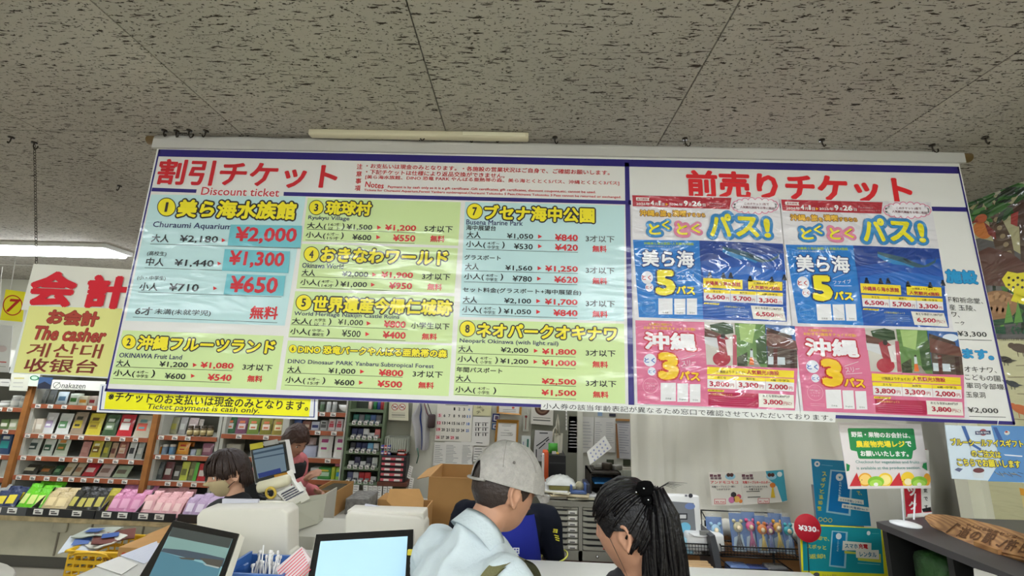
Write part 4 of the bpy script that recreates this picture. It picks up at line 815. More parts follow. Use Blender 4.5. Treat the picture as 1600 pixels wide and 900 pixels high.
# ---- unit C1 green pouches
z = C1_l[0]
for i, (x0, c, mo) in enumerate(((350, (50, 100, 62), (200, 196, 190)), (369, (120, 70, 96), (206, 190, 190)), (387, (110, 134, 50), (220, 220, 200)), (407, (128, 124, 44), (226, 206, 190)), (426, (150, 134, 56), (222, 214, 170)))):
 pouch(x0, 652 + i * 0.6, x0 + 18, 678, c, '%s slanted pouch on the shelf above the screen' % ('dark green', 'plum purple', 'leaf green', 'olive', 'mustard')[i], zbase=z, motif=mo, m2=(200, 110, 70), yaw=0.25)
carton(352, 694, 376, 713, (170, 166, 150), 'pale box hidden behind the cashier, middle of the pouch shelf', zbase=C1_l[1]); carton(352, 728, 380, 748, (150, 140, 120), 'tan box hidden behind the cashier, low shelf', zbase=C1_l[2])
# ---- unit C2
z = C2_l[0]
MB().lathe((xs_(537, 640), FY + 0.12, z), [(0.02, 0), (0.05, 0.005), (0.085, 0.035), (0.095, 0.07), (0.088, 0.07), (0.05, 0.015), (0.0, 0.01)], mat('bowl_white', (222, 222, 216), 0.2), 20).build('white_bowl', None, 'white round bowl on the top shelf under the banner', 'bowl')
for i, (x, c, l) in enumerate(((500, (70, 96, 66), (120, 130, 120)), (510, (176, 180, 176), (206, 206, 200)), (519, (150, 154, 150), (200, 200, 196)))): jar(x, 628, x + 8, 643, c, l, ('green bottle left of two pale ones beside the bowl', 'pale bottle in the middle, left of the bowl', 'pale bottle next to the white bowl')[i], zbase=z, cat='bottle', name='bottle')
z = C2_l[1]
for (x0, y0, x1, c, mo, m2, lb) in ((459, 656, 471, (52, 74, 120), (150, 170, 210), None, 'dark blue box pair above the stooping clerk'), (472, 658, 485, (130, 84, 70), (200, 180, 160), None, 'brown box beside the blue box'), (486, 659, 499, (190, 194, 204), (50, 60, 110), None, 'white box with navy print in the toiletries row'), (500, 657, 511, (170, 172, 170), (90, 90, 90), (40, 40, 40), 'grey box with black top in the toiletries row')):
 carton(x0, y0, x1, 673, c, lb, zbase=z, motif=mo, m2=m2)
for i, x0 in enumerate((512, 524)): pouch(x0, 655, x0 + 12, 674, (220, 206, 206), 'white and red refill pouch, %s of two, with a spout' % ('left', 'right')[i], zbase=z, motif=(200, 60, 76), m2=(206, 90, 100))
carton(536.5, 656, 546, 675, (222, 208, 206), 'narrow white and pink box beside the refill pouches', zbase=z, motif=(206, 110, 120))
z = C2_l[2]
for i, (x0, x1) in enumerate(((496, 521), (521, 545))):
 t = pouch(x0, 679, x1, 715, (224, 222, 216), 'white diaper pack with a magenta heart, %s of two' % ('left', 'right')[i], 'diaper packs', zbase=z, motif=(214, 222, 206), m2=(170, 60, 120), bulge=0.5, tilt=0.02, cat='pack', name='diaper_pack')
carton(473, 697, 494, 713, (172, 176, 196), 'pale lilac box in front of the clerk, diaper shelf', zbase=z); pouch(478, 684, 494, 698, (150, 110, 96), 'brown and white pouch behind the lilac box', zbase=z, Y=FY + 0.16, motif=(210, 196, 190))
pouch(458, 704, 472, 714, (80, 150, 130), 'teal bag beside the clerk at the diaper shelf', zbase=z, motif=(150, 190, 180))
z = C2_l[3]
for (x0, y0, x1, c, mo, m2, lb) in ((484, 731, 496, (206, 206, 200), (80, 110, 160), None, 'white box with blue print, left on the lowest shelf'), (496, 731, 517, (70, 150, 70), (190, 220, 190), (220, 190, 60), 'wide green box on the lowest shelf'), (517.5, 730, 523, (190, 206, 60), None, None, 'lime green narrow box on the lowest shelf'), (524, 731, 535, (150, 200, 90), (60, 150, 200), (206, 220, 60), 'lime box with blue dots on the lowest shelf')):
 carton(x0, y0, x1, 749, c, lb, zbase=z, motif=mo, m2=m2, depth=0.1)
carton(523, 724, 537, 731, (190, 110, 130), 'flat pink box lying on the lime boxes', zbase=zs(530, 731), depth=0.12)
# ---- base cabinet with sloping bins
BY = 3.9; zl = zs(100, 803, BY)
base = thing('base_cabinet', (-4.6, BY + 0.1, 0), 'long low cream base cabinet with wooden top ledge under the shelves', 'cabinet')
m_cab = mat('cabinet_cream', (176, 172, 150), 0.5, noise_scale=4); m_ledge = mat('ledge_beige', (186, 168, 128), 0.6, noise_scale=18, noise_amt=0.25)
MB().box((-6.6, BY + 0.06, 0.1), (-1.62, 4.6, zl - 0.06), m_cab).build('carcass', base)
MB().box((-6.6, BY + 0.1, 0), (-1.62, 4.6, 0.1), mat('toe_kick', (84, 82, 76), 0.6)).build('toe_kick', base)
MB().box((-6.6, BY + 0.02, zl - 0.075), (-1.62, 4.6, zl - 0.03), m_ledge).build('ledge', base)
for i, x in enumerate((-5.3, -4.62, -3.93, -3.65, -3.2)):
 MB().box((x - 0.006, BY + 0.052, 0.11), (x + 0.006, BY + 0.06, zl - 0.08), mat('seam', (110, 104, 90), 0.7)).build('door_seam', base)
MB().bevbox((-3.98, BY + 0.035, zl - 0.16), (-3.86, BY + 0.06, zl - 0.08), m_cab, 0.01).build('latch_cover', base)
bx = [-5.45, -4.2, -3.6, -3.28, -2.9]
for i in range(len(bx) - 1):
 a, b = bx[i] + 0.004, bx[i + 1] - 0.004
 t = thing('display_bin', ((a + b) / 2, BY, zl - 0.03), ('wide grey display bin with green and clear bags', 'black display bin of dark bags and the pink bags', 'black display bin of pale pink bags', 'black display bin of lilac bags')[i], 'bin')
 MB().box((a, BY, zl - 0.03), (b, BY + 0.012, zl + 0.035), mat('bin_lip', (74, 76, 78), 0.4) if i == 0 else m_blackp).build('front', t)
 mb = MB(); mb.prism([(a, BY + 0.012, zl - 0.028), (a, BY + 0.19, zl - 0.028), (a, BY + 0.19, zl + 0.16), (a, BY + 0.012, zl + 0.02)], (0.006, 0, 0), m_blackp); mb.build('side', t)
 MB().box((a, BY + 0.012, zl - 0.028), (b, BY + 0.19, zl - 0.02), m_blackp).build('floor_panel', t)
 x = a + 0.1
 while x < b - 0.04:
  price_tag(t, x, BY - 0.001, zl + 0.03, 0.08, 0.042); x += random.choice((0.14, 0.2, 0.24))
def bin_row(x0, x1, n, c, mo, label, group, h=0.17, w_=0.13, rows=2, m2=None, c2=None, same=False):
 k = 0
 for r_ in range(rows):
  for i in range(n):
   x = x0 + (x1 - x0) * (i + 0.5) / n; y = BY + 0.07 + r_ * 0.06; cc = c if (i + r_) % 2 == 0 or not c2 else c2
   z0 = zl - 0.015 + r_ * 0.02
   ww = min(w_, (x1 - x0) / n * 1.1)
   base_ = Vector((x, y, z0)); R = Matrix.Rotation(random.uniform(-.15, .3), 3, 'Z') @ Matrix.Rotation(-0.45, 3, 'X'); hh = h * random.uniform(.92, 1.05)
   m = mat('foil_%d_%d_%d' % tuple(cc), cc, 0.3, coat=0.4, coat_rough=0.15, bump=60, bump_strength=0.5)
   def prof(uu, vv, s_): return base_ + R @ Vector(((uu - .5) * ww, -s_ * 0.012 * math.sin(math.pi * uu) ** .6 * math.sin(math.pi * vv) ** .6, vv * hh))
   mb = MB()
   for s_ in (1, -1): mb.grid(5, 5, lambda a_, b_, s_=s_: prof(a_, b_, s_), m)
   lb_ = label % {'row': ('front', 'rear', 'rearmost')[r_]} + ('' if n < 2 else ', %s of its row' % (('left', 'right') if n == 2 else ('leftmost', 'second', 'rightmost') if n == 3 else ('leftmost', 'second', 'third', 'rightmost'))[i]); t = thing('snack_bag', base_, lb_, 'bag', group); mb.build('bag', t)
   if mo: MB().grid(3, 3, lambda a_, b_: prof(.2 + .6 * a_, .3 + .4 * b_, 1) + Vector((0, -0.002, 0.001)), mat('print_%d_%d_%d' % tuple(mo), mo, 0.45)).build('label_print', t)
bin_row(-4.95, -4.62, 3, (150, 152, 150), (196, 190, 180), 'clear snack bag in the %(row)s of the leftmost bin', 'clear bags in the bins')
bin_row(-4.6, -4.42, 2, (40, 52, 86), (220, 200, 60), 'navy snack bag in the %(row)s of the leftmost bin', 'navy bags in the bins')
bin_row(-4.4, -4.16, 3, (104, 196, 36), (206, 220, 130), 'bright lime green snack bag in the %(row)s of the bin', 'lime green bags in the bins', rows=3, h=0.19)
bin_row(-4.16, -3.95, 2, (196, 176, 130), (220, 200, 150), 'beige snack bag with small pictures in the %(row)s of the bin', 'beige bags in the bins')
bin_row(-3.95, -3.64, 4, (34, 34, 32), (190, 180, 90), 'black snack bag in the %(row)s of the bin', 'black bags in the bins', h=0.19)
bin_row(-3.64, -3.56, 1, (176, 164, 50), (110, 96, 30), 'yellow-brown bag standing in the %(row)s before the pink bags', 'yellow-brown bags in the bins', rows=1, h=0.21)
bin_row(-3.58, -3.3, 3, (206, 130, 166), (220, 160, 186), 'rose pink snack bag in the %(row)s of the bin', 'rose pink bags in the bins', rows=3, h=0.18)
bin_row(-3.27, -2.93, 4, (222, 166, 168), (234, 196, 190), 'pale salmon pink snack bag in the %(row)s of the bin', 'salmon pink bags in the bins', rows=3)
bin_row(-2.9, -2.55, 4, (176, 150, 180), (214, 200, 214), 'lilac snack bag in the %(row)s of the bin beside the cashier', 'lilac bags in the bins', rows=2)
MB().box((-2.88, BY, zl - 0.03), (-2.5, BY + 0.012, zl + 0.035), m_blackp).box((-2.88, BY + 0.012, zl - 0.03), (-2.5, BY + 0.19, zl - 0.022), m_blackp).build('display_bin', None, 'black display bin behind the masked cashier', 'bin')
# ---- yellow basket and boxes on the floor, bottom left
YK = 3.3
bk = thing('shopping_basket', (xs_(140, 890, YK), YK + 0.15, 0), 'yellow plastic basket piled with paper bags and magazines', 'basket')
m_yb = mat('basket_yellow', (226, 180, 34), 0.35)
x0, x1 = xs_(106, 870, YK), xs_(182, 870, YK); zt_ = zs(140, 862, YK)
mb = MB();
for (a, b) in (((x0, YK), (x1, YK)), ((x1, YK), (x1, YK + 0.32)), ((x1, YK + 0.32), (x0, YK + 0.32)), ((x0, YK + 0.32), (x0, YK))):
 mb.prism([(a[0], a[1], zt_ - 0.03), (b[0], b[1], zt_ - 0.03), (b[0], b[1], zt_), (a[0], a[1], zt_)], (0.006, 0.006, 0), m_yb)
 for k in range(5):
  zz = zt_ - 0.07 - k * 0.045
  mb.prism([(a[0], a[1], zz - 0.012), (b[0], b[1], zz - 0.012), (b[0], b[1], zz + 0.012), (a[0], a[1], zz + 0.012)], (0.005, 0.005, 0), m_yb)
mb.box((x0, YK, 0.0), (x1, YK + 0.32, 0.012), m_yb)
for x in [x0 + (x1 - x0) * i / 7 for i in range(8)]:
 for yy in (YK + 0.001, YK + 0.316): mb.box((x - 0.006, yy, 0), (x + 0.006, yy + 0.004, zt_ - 0.02), m_yb)
mb.build('basket_body', bk, kind=None)
MB().tube([(x0 - 0.01, YK - 0.01, zt_), (x1 + 0.01, YK - 0.01, zt_), (x1 + 0.01, YK + 0.33, zt_), (x0 - 0.01, YK + 0.33, zt_)], 0.011, m_yb, 6, closed=True).build('rim', bk)
MB().tube([(x0 + 0.03, YK - 0.014, zt_ - 0.03)] + [(x0 + 0.03 + (x1 - x0 - 0.06) * i / 8, YK - 0.018, zt_ - 0.01 + 0.012 * math.sin(math.pi * i / 8)) for i in range(1, 8)] + [(x1 - 0.03, YK - 0.014, zt_ - 0.03)], 0.006, m_yb, 6).build('handle', bk)
pl = Plane((0, YK - 0.003, CAMH), (1, 0, 0), (0, 0, 1)); p = Print(pl, 'flat'); p.text('お買い物カゴ', 125, 874, 148, 875, 3, (90, 60, 30), 1); p.text('みやげ', 153, 873, 176, 875, 6, (90, 60, 30), 1, bold=0.02); p.build('lettering', bk)
for i, (px, py, a, c, lb) in enumerate(((133, 853, 0.5, (190, 196, 200), 'folded white bag with blue print on top of the yellow basket, left'), (160, 856, -0.4, (206, 204, 190), 'folded white bag with blue corner on top of the yellow basket, right'), (177, 846, 0.7, (110, 64, 56), 'maroon and white leaflet sticking out of the yellow basket'), (150, 845, 0.2, (166, 172, 160), 'grey plastic bag bundle behind the leaflets in the basket'))):
 c0 = W(px, py, Y=YK + 0.12 + 0.03 * i); R = Matrix.Rotation(a, 3, 'Z') @ Matrix.Rotation(0.35 - 0.1 * i, 3, 'X')
 mb = MB(); c0.z = zt_ + 0.015 + i * 0.014; n_ = 6
 mb.grid(n_, n_, lambda u_, v_: c0 + R @ Vector(((u_ - .5) * 0.24, (v_ - .5) * 0.18, 0.008 * math.sin(u_ * 7 + i) * math.cos(v_ * 5))), mat('paper_%d' % i, c, 0.5))
 mb.grid(n_, n_, lambda u_, v_: c0 + R @ Vector(((u_ - .5) * 0.24, (v_ - .5) * 0.18, 0.008 * math.sin(u_ * 7 + i) * math.cos(v_ * 5) - 0.006)), mat('paper_%d' % i, c, 0.5))
 mb.grid(2, 2, lambda u_, v_: c0 + R @ Vector(((u_ * .4 - .3) * 0.24, (v_ * .4 - .2) * 0.18, 0.012)), mat('print_60_90_150', (60, 90, 150), 0.5))
 mb.build('folded_bag', None, lb, 'bag')
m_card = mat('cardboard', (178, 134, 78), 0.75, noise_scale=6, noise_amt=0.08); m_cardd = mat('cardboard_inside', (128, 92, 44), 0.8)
carton_b = MB().bevbox((xs_(184, 862, 3.2), 3.2, 0.0), (xs_(262, 862, 3.2), 3.6, zs(220, 856, 3.2)), m_card, 0.004).build('cardboard_box', None, 'closed brown cardboard box on the floor right of the yellow basket', 'box')
p = Print(Plane((0, 3.196, CAMH), (1, 0, 0), (0, 0, 1)), 'flat'); p.ell(194, 866, 4, 3, (190, 70, 40), 1); p.build('red_mark', carton_b)
MB().bevbox((xs_(205, 846, 3.5) , 3.62, 0.0), (xs_(285, 846, 3.5), 3.86, zs(240, 838, 3.6)), m_card, 0.004).build('cardboard_box', None, 'taller cardboard box behind, against the cream base cabinet', 'box')
tb = thing('white_table', (-2.62, 1.95, 0), 'white round-cornered table top at the bottom left corner', 'table')
c0 = W(0, 884, Z=-0.85); mb = MB(); zt_ = CAMH - 0.85
cx = W(10, 893, Z=-0.85)
mb.lathe((cx.x - 0.28, cx.y - 0.12, zt_ - 0.05), [(0.33, 0), (0.36, 0.008), (0.365, 0.04), (0.355, 0.05)], mat('table_white', (206, 204, 192), 0.35), 32, sc=(1.05, 0.62)); mb.build('table_top', tb)
MB().lathe((cx.x - 0.28, cx.y - 0.12, 0), [(0.2, 0), (0.2, 0.02), (0.035, 0.04), (0.03, zt_ - 0.06), (0.12, zt_ - 0.05)], mat('table_leg', (150, 150, 146), 0.4, metal=0.6), 20).build('pedestal', tb)
tb.location = Vector((0, 0, 0)) + Vector((cx.x - 0.28, cx.y - 0.12, 0))
for ch in tb.children:
 ch.location = Vector((-2.62, 1.95, 0)) - tb.location
hp = pic(Plane((0, 3.0, CAMH), (1, 0, 0), (0, 0, 1)), [(-20, 506), (20, 509), (13, 582), (-24, 580)], (216, 216, 212), 'hanging_poster', 'pale glossy poster with faint print hanging at the far left edge', 'poster', [('ell', 3, 545, 8, 5, (206, 190, 186), 1), ('line', -8, 565, 10, 566, 1.6, (196, 70, 60), 1), ('line', -8, 572, 9, 573, 1, (160, 160, 150), 1)])
MB().tube([W(-2, 508, Y=3.0), W(2, 430, Y=3.0), W(4, 417, Y=3.0)], .002, mat('cord', (210, 208, 200), .6), 5).build('cord', hp)
# ================================================================== STAFF CORNER, centre
# ---- green cigarette cabinet
m_grn = mat('cabinet_green', (96, 112, 84), 0.5, noise_scale=8, noise_amt=0.08)
YG = 3.93
gz = [zs(575, y, YG) for y in (640, 662, 685, 706, 731, 754)]; gx0, gx1 = xs_(541, 700, YG), xs_(594, 700, YG)
gt_ = CAMH - 0.13; cg = thing('cigarette_cabinet', ((gx0 + gx1) / 2, YG, gz[5] - 0.03), 'narrow green open cabinet full of small packs', 'cabinet')
MB().box((gx0 - 0.02, YG, gz[5] - 0.03), (gx0, YG + 0.16, gt_), m_grn).build('side_panel', cg); MB().box((gx1, YG, gz[5] - 0.03), (gx1 + 0.02, YG + 0.16, gt_), m_grn).build('side_panel', cg)
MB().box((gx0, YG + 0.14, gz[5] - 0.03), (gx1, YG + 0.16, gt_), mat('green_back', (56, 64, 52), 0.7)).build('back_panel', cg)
for z in gz: MB().box((gx0, YG - 0.004, z - 0.022), (gx1, YG + 0.14, z), m_grn).build('shelf', cg)
MB().box((-1.552, YG - 0.01, 0.4), (gx0 - 0.025, YG + 0.3, gt_), m_upr).build('side_upright', None, 'grey-white upright board left of the green cigarette cabinet', 'board')
NV, GY, WH, TE, LB, RD, BK = (36, 44, 84), (104, 106, 108), (206, 206, 204), (30, 96, 84), (110, 170, 206), (176, 40, 46), (40, 40, 44)
rows = [[(TE, 'teal'), (GY, 'grey'), (TE, 'deep teal'), ((70, 96, 140), 'steel blue'), (GY, 'dark grey')], [(NV, 'navy'), (NV, 'dark navy'), (WH, 'tall white'), (WH, 'low white'), ((206, 120, 116), 'white and red')],
  [(BK, 'black'), (NV, 'black and navy'), (NV, 'navy blue'), (LB, 'light blue'), (WH, 'white')], [(WH, 'low white'), ((50, 46, 76), 'dark violet'), (WH, 'white stub'), ((44, 44, 60), 'blue-black'), ((206, 214, 206), 'white and green')],
  [((84, 88, 120), 'grey-blue'), (WH, 'white'), (RD, 'dark red'), ((206, 60, 60), 'red-topped white'), (WH, 'low white')]]
xr = [(550, 602), (547, 598), (543, 594), (540, 591), (536, 587)]
for k, row in enumerate(rows):
 z = gz[k + 1]; hh = (gz[k] - z) * 0.62
 for i, (c, nm) in enumerate(row):
  x = gx0 + 0.02 + (gx1 - gx0 - 0.04) * (i + 0.5) / 5; h = hh * (0.55 if 'low' in nm or 'stub' in nm else 1.0)
  t = thing('cigarette_pack', (x, YG + 0.03, z), '%s cigarette pack, %s in the %s row of the green cabinet' % (nm, ('leftmost', 'second from left', 'middle', 'second from right', 'rightmost')[i], ('top', 'second', 'third', 'fourth', 'bottom')[k]), 'cigarette pack', 'packs in the green cabinet')
  MB().bevbox((x - 0.024, YG + 0.03, z + 0.001), (x + 0.024, YG + 0.055, z + h), mat('pack_%d_%d_%d' % c, c, 0.4), 0.002, seg=1).build('pack', t)
  MB().box((x - 0.019, YG + 0.028, z + h * .1), (x + 0.016, YG + 0.031, z + h * .38), mat('pack_label', (70, 72, 76) if c == WH else (150, 150, 150), 0.5) if c != WH else mat('pack_label_d', (90, 92, 96), 0.5)).build('label_print', t)
  price_tag(cg, x, YG - 0.005, z + 0.02, 0.03, 0.03)
for i, (x, c, nm) in enumerate(((578, (206, 180, 170), 'pink and white'), (586, (30, 110, 60), 'green'), (592, (40, 60, 120), 'blue'), (597, (150, 40, 50), 'red'), (602, (200, 120, 40), 'orange'))):
 carton(x - 2.6, 628, x + 2.6, 641, c, '%s upright pack on top of the green cabinet shelf' % nm, Y=YG + 0.04, zbase=gz[0], depth=0.05, cat='cigarette pack', name='cigarette_pack')
m_pap = mat('paper', (222, 220, 212), 0.7); m_line = mat('paper_ink', (96, 96, 96), 0.7)
def sheet_on(pts, Y, name, label, cat, c=(222, 220, 212), lines=6, ink_=(120, 120, 120), margin=0.15, cols=1, extra=None, th=0.0015):
 pl = Plane((0, Y, CAMH), (1, 0, 0), (0, 0, 1))
 o = slab_on(pl, pts, th, ink(c, 'flat'), name, label=label, cat=cat)
 p = Print(pl, 'flat'); a, b, c_, d_ = pts
 def at(u_, v_):
  x = (a[0] * (1-u_) + b[0] * u_) * (1-v_) + (d_[0] * (1-u_) + c_[0] * u_) * v_; y = (a[1] * (1-u_) + b[1] * u_) * (1-v_) + (d_[1] * (1-u_) + c_[1] * u_) * v_
  return x, y
 random.seed(hash(label) % 1000 if False else sum(map(ord, label)))
 hh = abs(d_[1] - a[1]); k = 0
 for cc in range(cols):
  for i in range(lines):
   v_ = margin + (1 - 2 * margin) * i / max(1, lines - 1); u0 = (cc + margin * .7) / cols; u1 = (cc + 1 - margin * .7) / cols; u1 = u0 + (u1 - u0) * random.uniform(.5, 1)
   x0, y0 = at(u0, v_); x1, y1 = at(u1, v_); p.line(x0, y0, x1, y1, max(0.35, hh / lines * 0.22), ink_, 1); k += 1
 if extra: extra(p)
 if k or extra: p.build('print', o)
 return o
for i, (x0, x1, y0) in enumerate(((534, 540, 757), (541.5, 551, 757), (552, 561, 757.5), (568, 575, 758), (576, 582, 759), (583, 590, 759), (591, 597, 759.5), (599, 605, 760), (606, 613, 760))):
 sheet_on([(x0, y0), (x1, y0 + .3), (x1 - 1.4, y0 + 21), (x0 - 1.4, y0 + 20.5)], 3.86 - 0.003 * i, 'price_slip', '%s white slip from the left hanging below the green cabinet' % ('first', 'second', 'third', 'fourth', 'fifth', 'sixth', 'seventh', 'eighth', 'ninth')[i], 'slip', lines=5)
MB().tube([W(530, 755, Y=3.87), W(632, 760, Y=3.87)], 0.006, m_grn, 6).build('slip_rail', None, 'thin rail holding the white slips below the green cabinet', 'rail')
YC = 3.25; zc_ = zs(560, 812, YC)
wc = thing('back_counter', (-1.2, YC + 0.2, 0), 'grey-white work counter with doors behind the cash registers', 'counter')
MB().bevbox((xs_(455, 820, YC), YC - 0.02, zc_ - 0.045), (xs_(675, 820, YC), YC + 0.62, zc_), mat('worktop_grey', (178, 178, 168), 0.4), 0.004).build('worktop', wc)
MB().box((xs_(460, 820, YC), YC + 0.02, 0), (xs_(672, 820, YC), YC + 0.6, zc_ - 0.045), mat('cab_beige', (140, 138, 122), 0.6)).build('carcass', wc)
for i in range(3):
 a = xs_(466 + i * 62, 850, YC); MB().bevbox((a, YC + 0.005, 0.08), (a + 0.27, YC + 0.022, zc_ - 0.07), mat('door_beige', (156, 154, 138), 0.5), 0.004).build('door', wc)
def openbox(x0, x1, y0, y1, z0, z1, label, flaps=(), fill=None, th=0.006, name='cardboard_box'):
 t = thing(name, ((x0 + x1) / 2, y0, z0), label, 'box')
 mb = MB(); mb.box((x0, y0, z0), (x1, y0 + th, z1), m_card).box((x0, y1 - th, z0), (x1, y1, z1), m_card).box((x0, y0 + th, z0), (x0 + th, y1 - th, z1), m_card).box((x1 - th, y0 + th, z0), (x1, y1 - th, z1), m_card)
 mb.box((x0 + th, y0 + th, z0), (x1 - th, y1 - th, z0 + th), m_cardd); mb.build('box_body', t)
 for f in flaps: MB().prism(f[0], f[1], m_card).build('flap', t)
 return t
x0, x1 = xs_(482, 785, YC), xs_(521, 785, YC)
b1 = openbox(x0, x1, YC + 0.05, YC + 0.36, zc_ + 0.001, zs(500, 766, YC + 0.05), 'open brown cardboard box on the back counter with dark contents')
MB().bevbox((x0 + 0.02, YC + 0.08, zc_ + 0.02), (x1 - 0.02, YC + 0.33, zs(500, 768, YC + 0.05)), mat('olive_dark', (60, 54, 34), 0.7, bump=30, bump_strength=1), 0.02).build('contents', b1)
gb = MB().bevbox((xs_(530, 795, YC), YC + 0.1, zc_ + 0.001), (xs_(566, 795, YC), YC + 0.34, zs(548, 779, YC + .1)), mat('grey_felt', (120, 118, 112), 0.9, noise_scale=40, noise_amt=0.3), 0.006).build('grey_crate', None, 'speckled grey box on the back counter right of the open carton', 'box')
MB().bevbox((xs_(568, 800, YC), YC + 0.3, zc_ + 0.001), (xs_(606, 800, YC), YC + 0.5, zs(590, 780, YC + .3)), m_card, 0.003).build('cardboard_box', None, 'low brown carton behind the second register, below the white slips', 'box')
# ---- black drawer stack
YD = 3.86; dx0, dx1 = xs_(594, 730, YD), xs_(634, 730, YD); dz0, dz1 = zs(612, 753, YD), zs(612, 712, YD)
ds = thing('drawer_stack', ((dx0 + dx1) / 2, YD, dz0), 'black stack of five small drawers with pink label strips', 'drawers')
MB().bevbox((dx0, YD, dz0), (dx1, YD + 0.12, dz1), m_blackp, 0.004).build('carcass', ds)
m_pink = mat('pink_strip', (206, 96, 104), 0.5)
for i in range(5):
 z = dz0 + (dz1 - dz0) * (i + 0.15) / 5; h = (dz1 - dz0) * 0.14
 dr = MB().box((dx0 + 0.006, YD - 0.006, z - 0.004), (dx1 - 0.006, YD, z + h), mat('drawer_dark', (46, 44, 46), 0.4)).build('drawer', ds)
 MB().box((dx0 + 0.012, YD - 0.008, z + 0.001), (dx1 - 0.02, YD - 0.006, z + h * .7), m_pink).box((dx0 + 0.04, YD - 0.009, z + 0.002), (dx0 + 0.085, YD - 0.008, z + h * .6), m_pap).box((dx1 - 0.09, YD - 0.009, z + 0.002), (dx1 - 0.04, YD - 0.008, z + h * .6), m_pap).build('label_strip', dr)
MB().box((xs_(590, 757, YD), YD - 0.02, dz0 - 0.03), (xs_(637, 757, YD), YD + 0.13, dz0), mat('dark_red_shelf', (96, 54, 40), 0.5)).build('wall_shelf', None, 'dark red-brown wall shelf under the black drawer stack', 'shelf')
for i, (x, c, lb) in enumerate(((597, (60, 60, 130), 'small blue and white box left on the drawer stack'), (602, (200, 50, 50), 'small red box with a white mark on the drawer stack'), (607.5, (50, 60, 140), 'small blue box right of the red one on the drawer stack'))):
 for k in range(2): carton(x - 2.4, 696 + k * 8.5, x + 2.9, 704 + k * 8.5, c, lb + (', upper', ', lower')[k], Y=YD + 0.02, zbase=dz1 + (1 - k) * 0.048, motif=(214, 206, 206), depth=0.05)
carton(620, 704, 634, 713, (206, 60, 50), 'red box with white print at the right on the drawer stack', Y=YD + 0.02, zbase=dz1, motif=(220, 200, 196), depth=0.06)
bx0, bx1 = xs_(604, 690, 3.92), xs_(638, 690, 3.92); bz0, bz1 = zs(620, 707, 3.92), zs(620, 682, 3.92); m_bas = mat('basket_white', (178, 182, 166), 0.5)
mb = MB()
for y in (3.88, 3.985):
 mb.box((bx0, y, bz1 - 0.012), (bx1, y + 0.005, bz1), m_bas); mb.box((bx0, y, bz0), (bx1, y + 0.005, bz0 + 0.02), m_bas)
 for i in range(11): x = bx0 + (bx1 - bx0) * i / 10; mb.box((x - 0.004, y, bz0), (x + 0.004, y + 0.005, bz1), m_bas)
for x in (bx0, bx1 - 0.005): mb.box((x, 3.88, bz0), (x + 0.005, 3.99, bz1), m_bas)
mb.box((bx0, 3.88, bz0), (bx1, 3.99, bz0 + 0.005), m_bas); mb.build('wall_basket', None, 'pale slotted plastic basket on the wall above the drawer stack', 'basket')
def nosmoke(p):
 for x in (617, 628.5):
  p.ell(x, 636, 4.6, 4.6, (226, 220, 206), 1.2); p.ring(x, 636, 5.2, 5.2, 0.9, (170, 50, 46), 2); p.line(x - 3.6, 633.2, x + 3.6, 638.8, 1.0, (170, 50, 46), 2.5); p.line(x - 2.8, 636.6, x + 2.6, 635.2, 1.1, BLK, 2)
 for y, w_, c in ((645, .5, (130, 130, 120)), (648.2, 1.0, BLK), (651.3, .6, (110, 110, 100))): p.line(612, y, 633, y + .6, w_, c, 2)
sheet_on([(608, 626), (638, 627), (638, 657.5), (607, 656)], 3.97, 'no_smoking_sign', 'cream wall sign with two red no smoking circles', 'sign', c=(214, 210, 184), lines=0, extra=nosmoke, th=0.006)
# ---- hanging apron cloth and black pouch
m_cloth = mat('apron_grey', (168, 166, 164), 0.85, bump=40, bump_strength=0.3); m_blue = mat('apron_blue', (44, 60, 120), 0.8)
def cloth(px, Y, m, stripe=None):
 """px: rows of (xl, xr, y) from top to bottom; folded hanging cloth"""
 n = len(px); mb = MB()
 def fn(u_, v_, s_=1):
  k = v_ * (n - 1); i = min(n - 2, int(k)); f = k - i
  xl = px[i][0] * (1-f) + px[i+1][0] * f; xr = px[i][1] * (1-f) + px[i+1][1] * f; y = px[i][2] * (1-f) + px[i+1][2] * f
  w_ = W(xl + (xr - xl) * u_, y, Y=Y); w_.y += -0.012 - 0.02 * math.sin(u_ * 9 + v_ * 2) * (0.3 + v_) * s_ if s_ else 0.015; return w_
 mb.grid(18, 14, fn, m); mb.grid(6, 6, lambda a_, b_: fn(a_, b_, 0), m)
 return mb, fn
mb, fn = cloth([(655, 661, 630), (650, 668, 640), (643, 672, 652), (648, 671, 670), (650, 670, 690), (651, 668, 703)], 3.96, m_cloth)
ap = mb.build('hanging_apron', None, 'pale grey folded apron with blue stripe hanging on the wall', 'apron')
mb = MB(); mb.grid(2, 14, lambda a_, b_: fn(.42 + a_ * .1, b_ * .98 + .01) + Vector((0, -0.004, 0)), m_blue); mb.build('blue_stripe', ap)
MB().tube([W(652, 700, Y=3.93), W(654, 712, Y=3.93), W(651, 724, Y=3.93)], 0.005, mat('cord_green', (70, 110, 90), 0.7), 6).build('apron_string', ap)
mb = MB(); mb.tube([W(663, 630, Y=3.93), W(667, 645, Y=3.93), W(671, 652, Y=3.93)], 0.004, mat('strap_red', (96, 40, 44), 0.7), 6); mb.build('pouch_strap', ap)
bp_ = thing('hanging_pouch', W(675, 670, Y=3.94), 'dark brown pouch hanging beside the grey apron', 'pouch'); a, b = W(669.5, 647, Y=3.93), W(679, 669, Y=3.93)
MB().bevbox((a.x, 3.915, b.z), (b.x, 3.955, a.z), mat('pouch_dark', (60, 44, 44), 0.6), 0.012).build('bag', bp_); MB().tube([W(668, 630, Y=3.935), W(674, 648, Y=3.935)], 0.004, mat('pouch_dark', (60, 44, 44)), 6).build('strap', bp_)
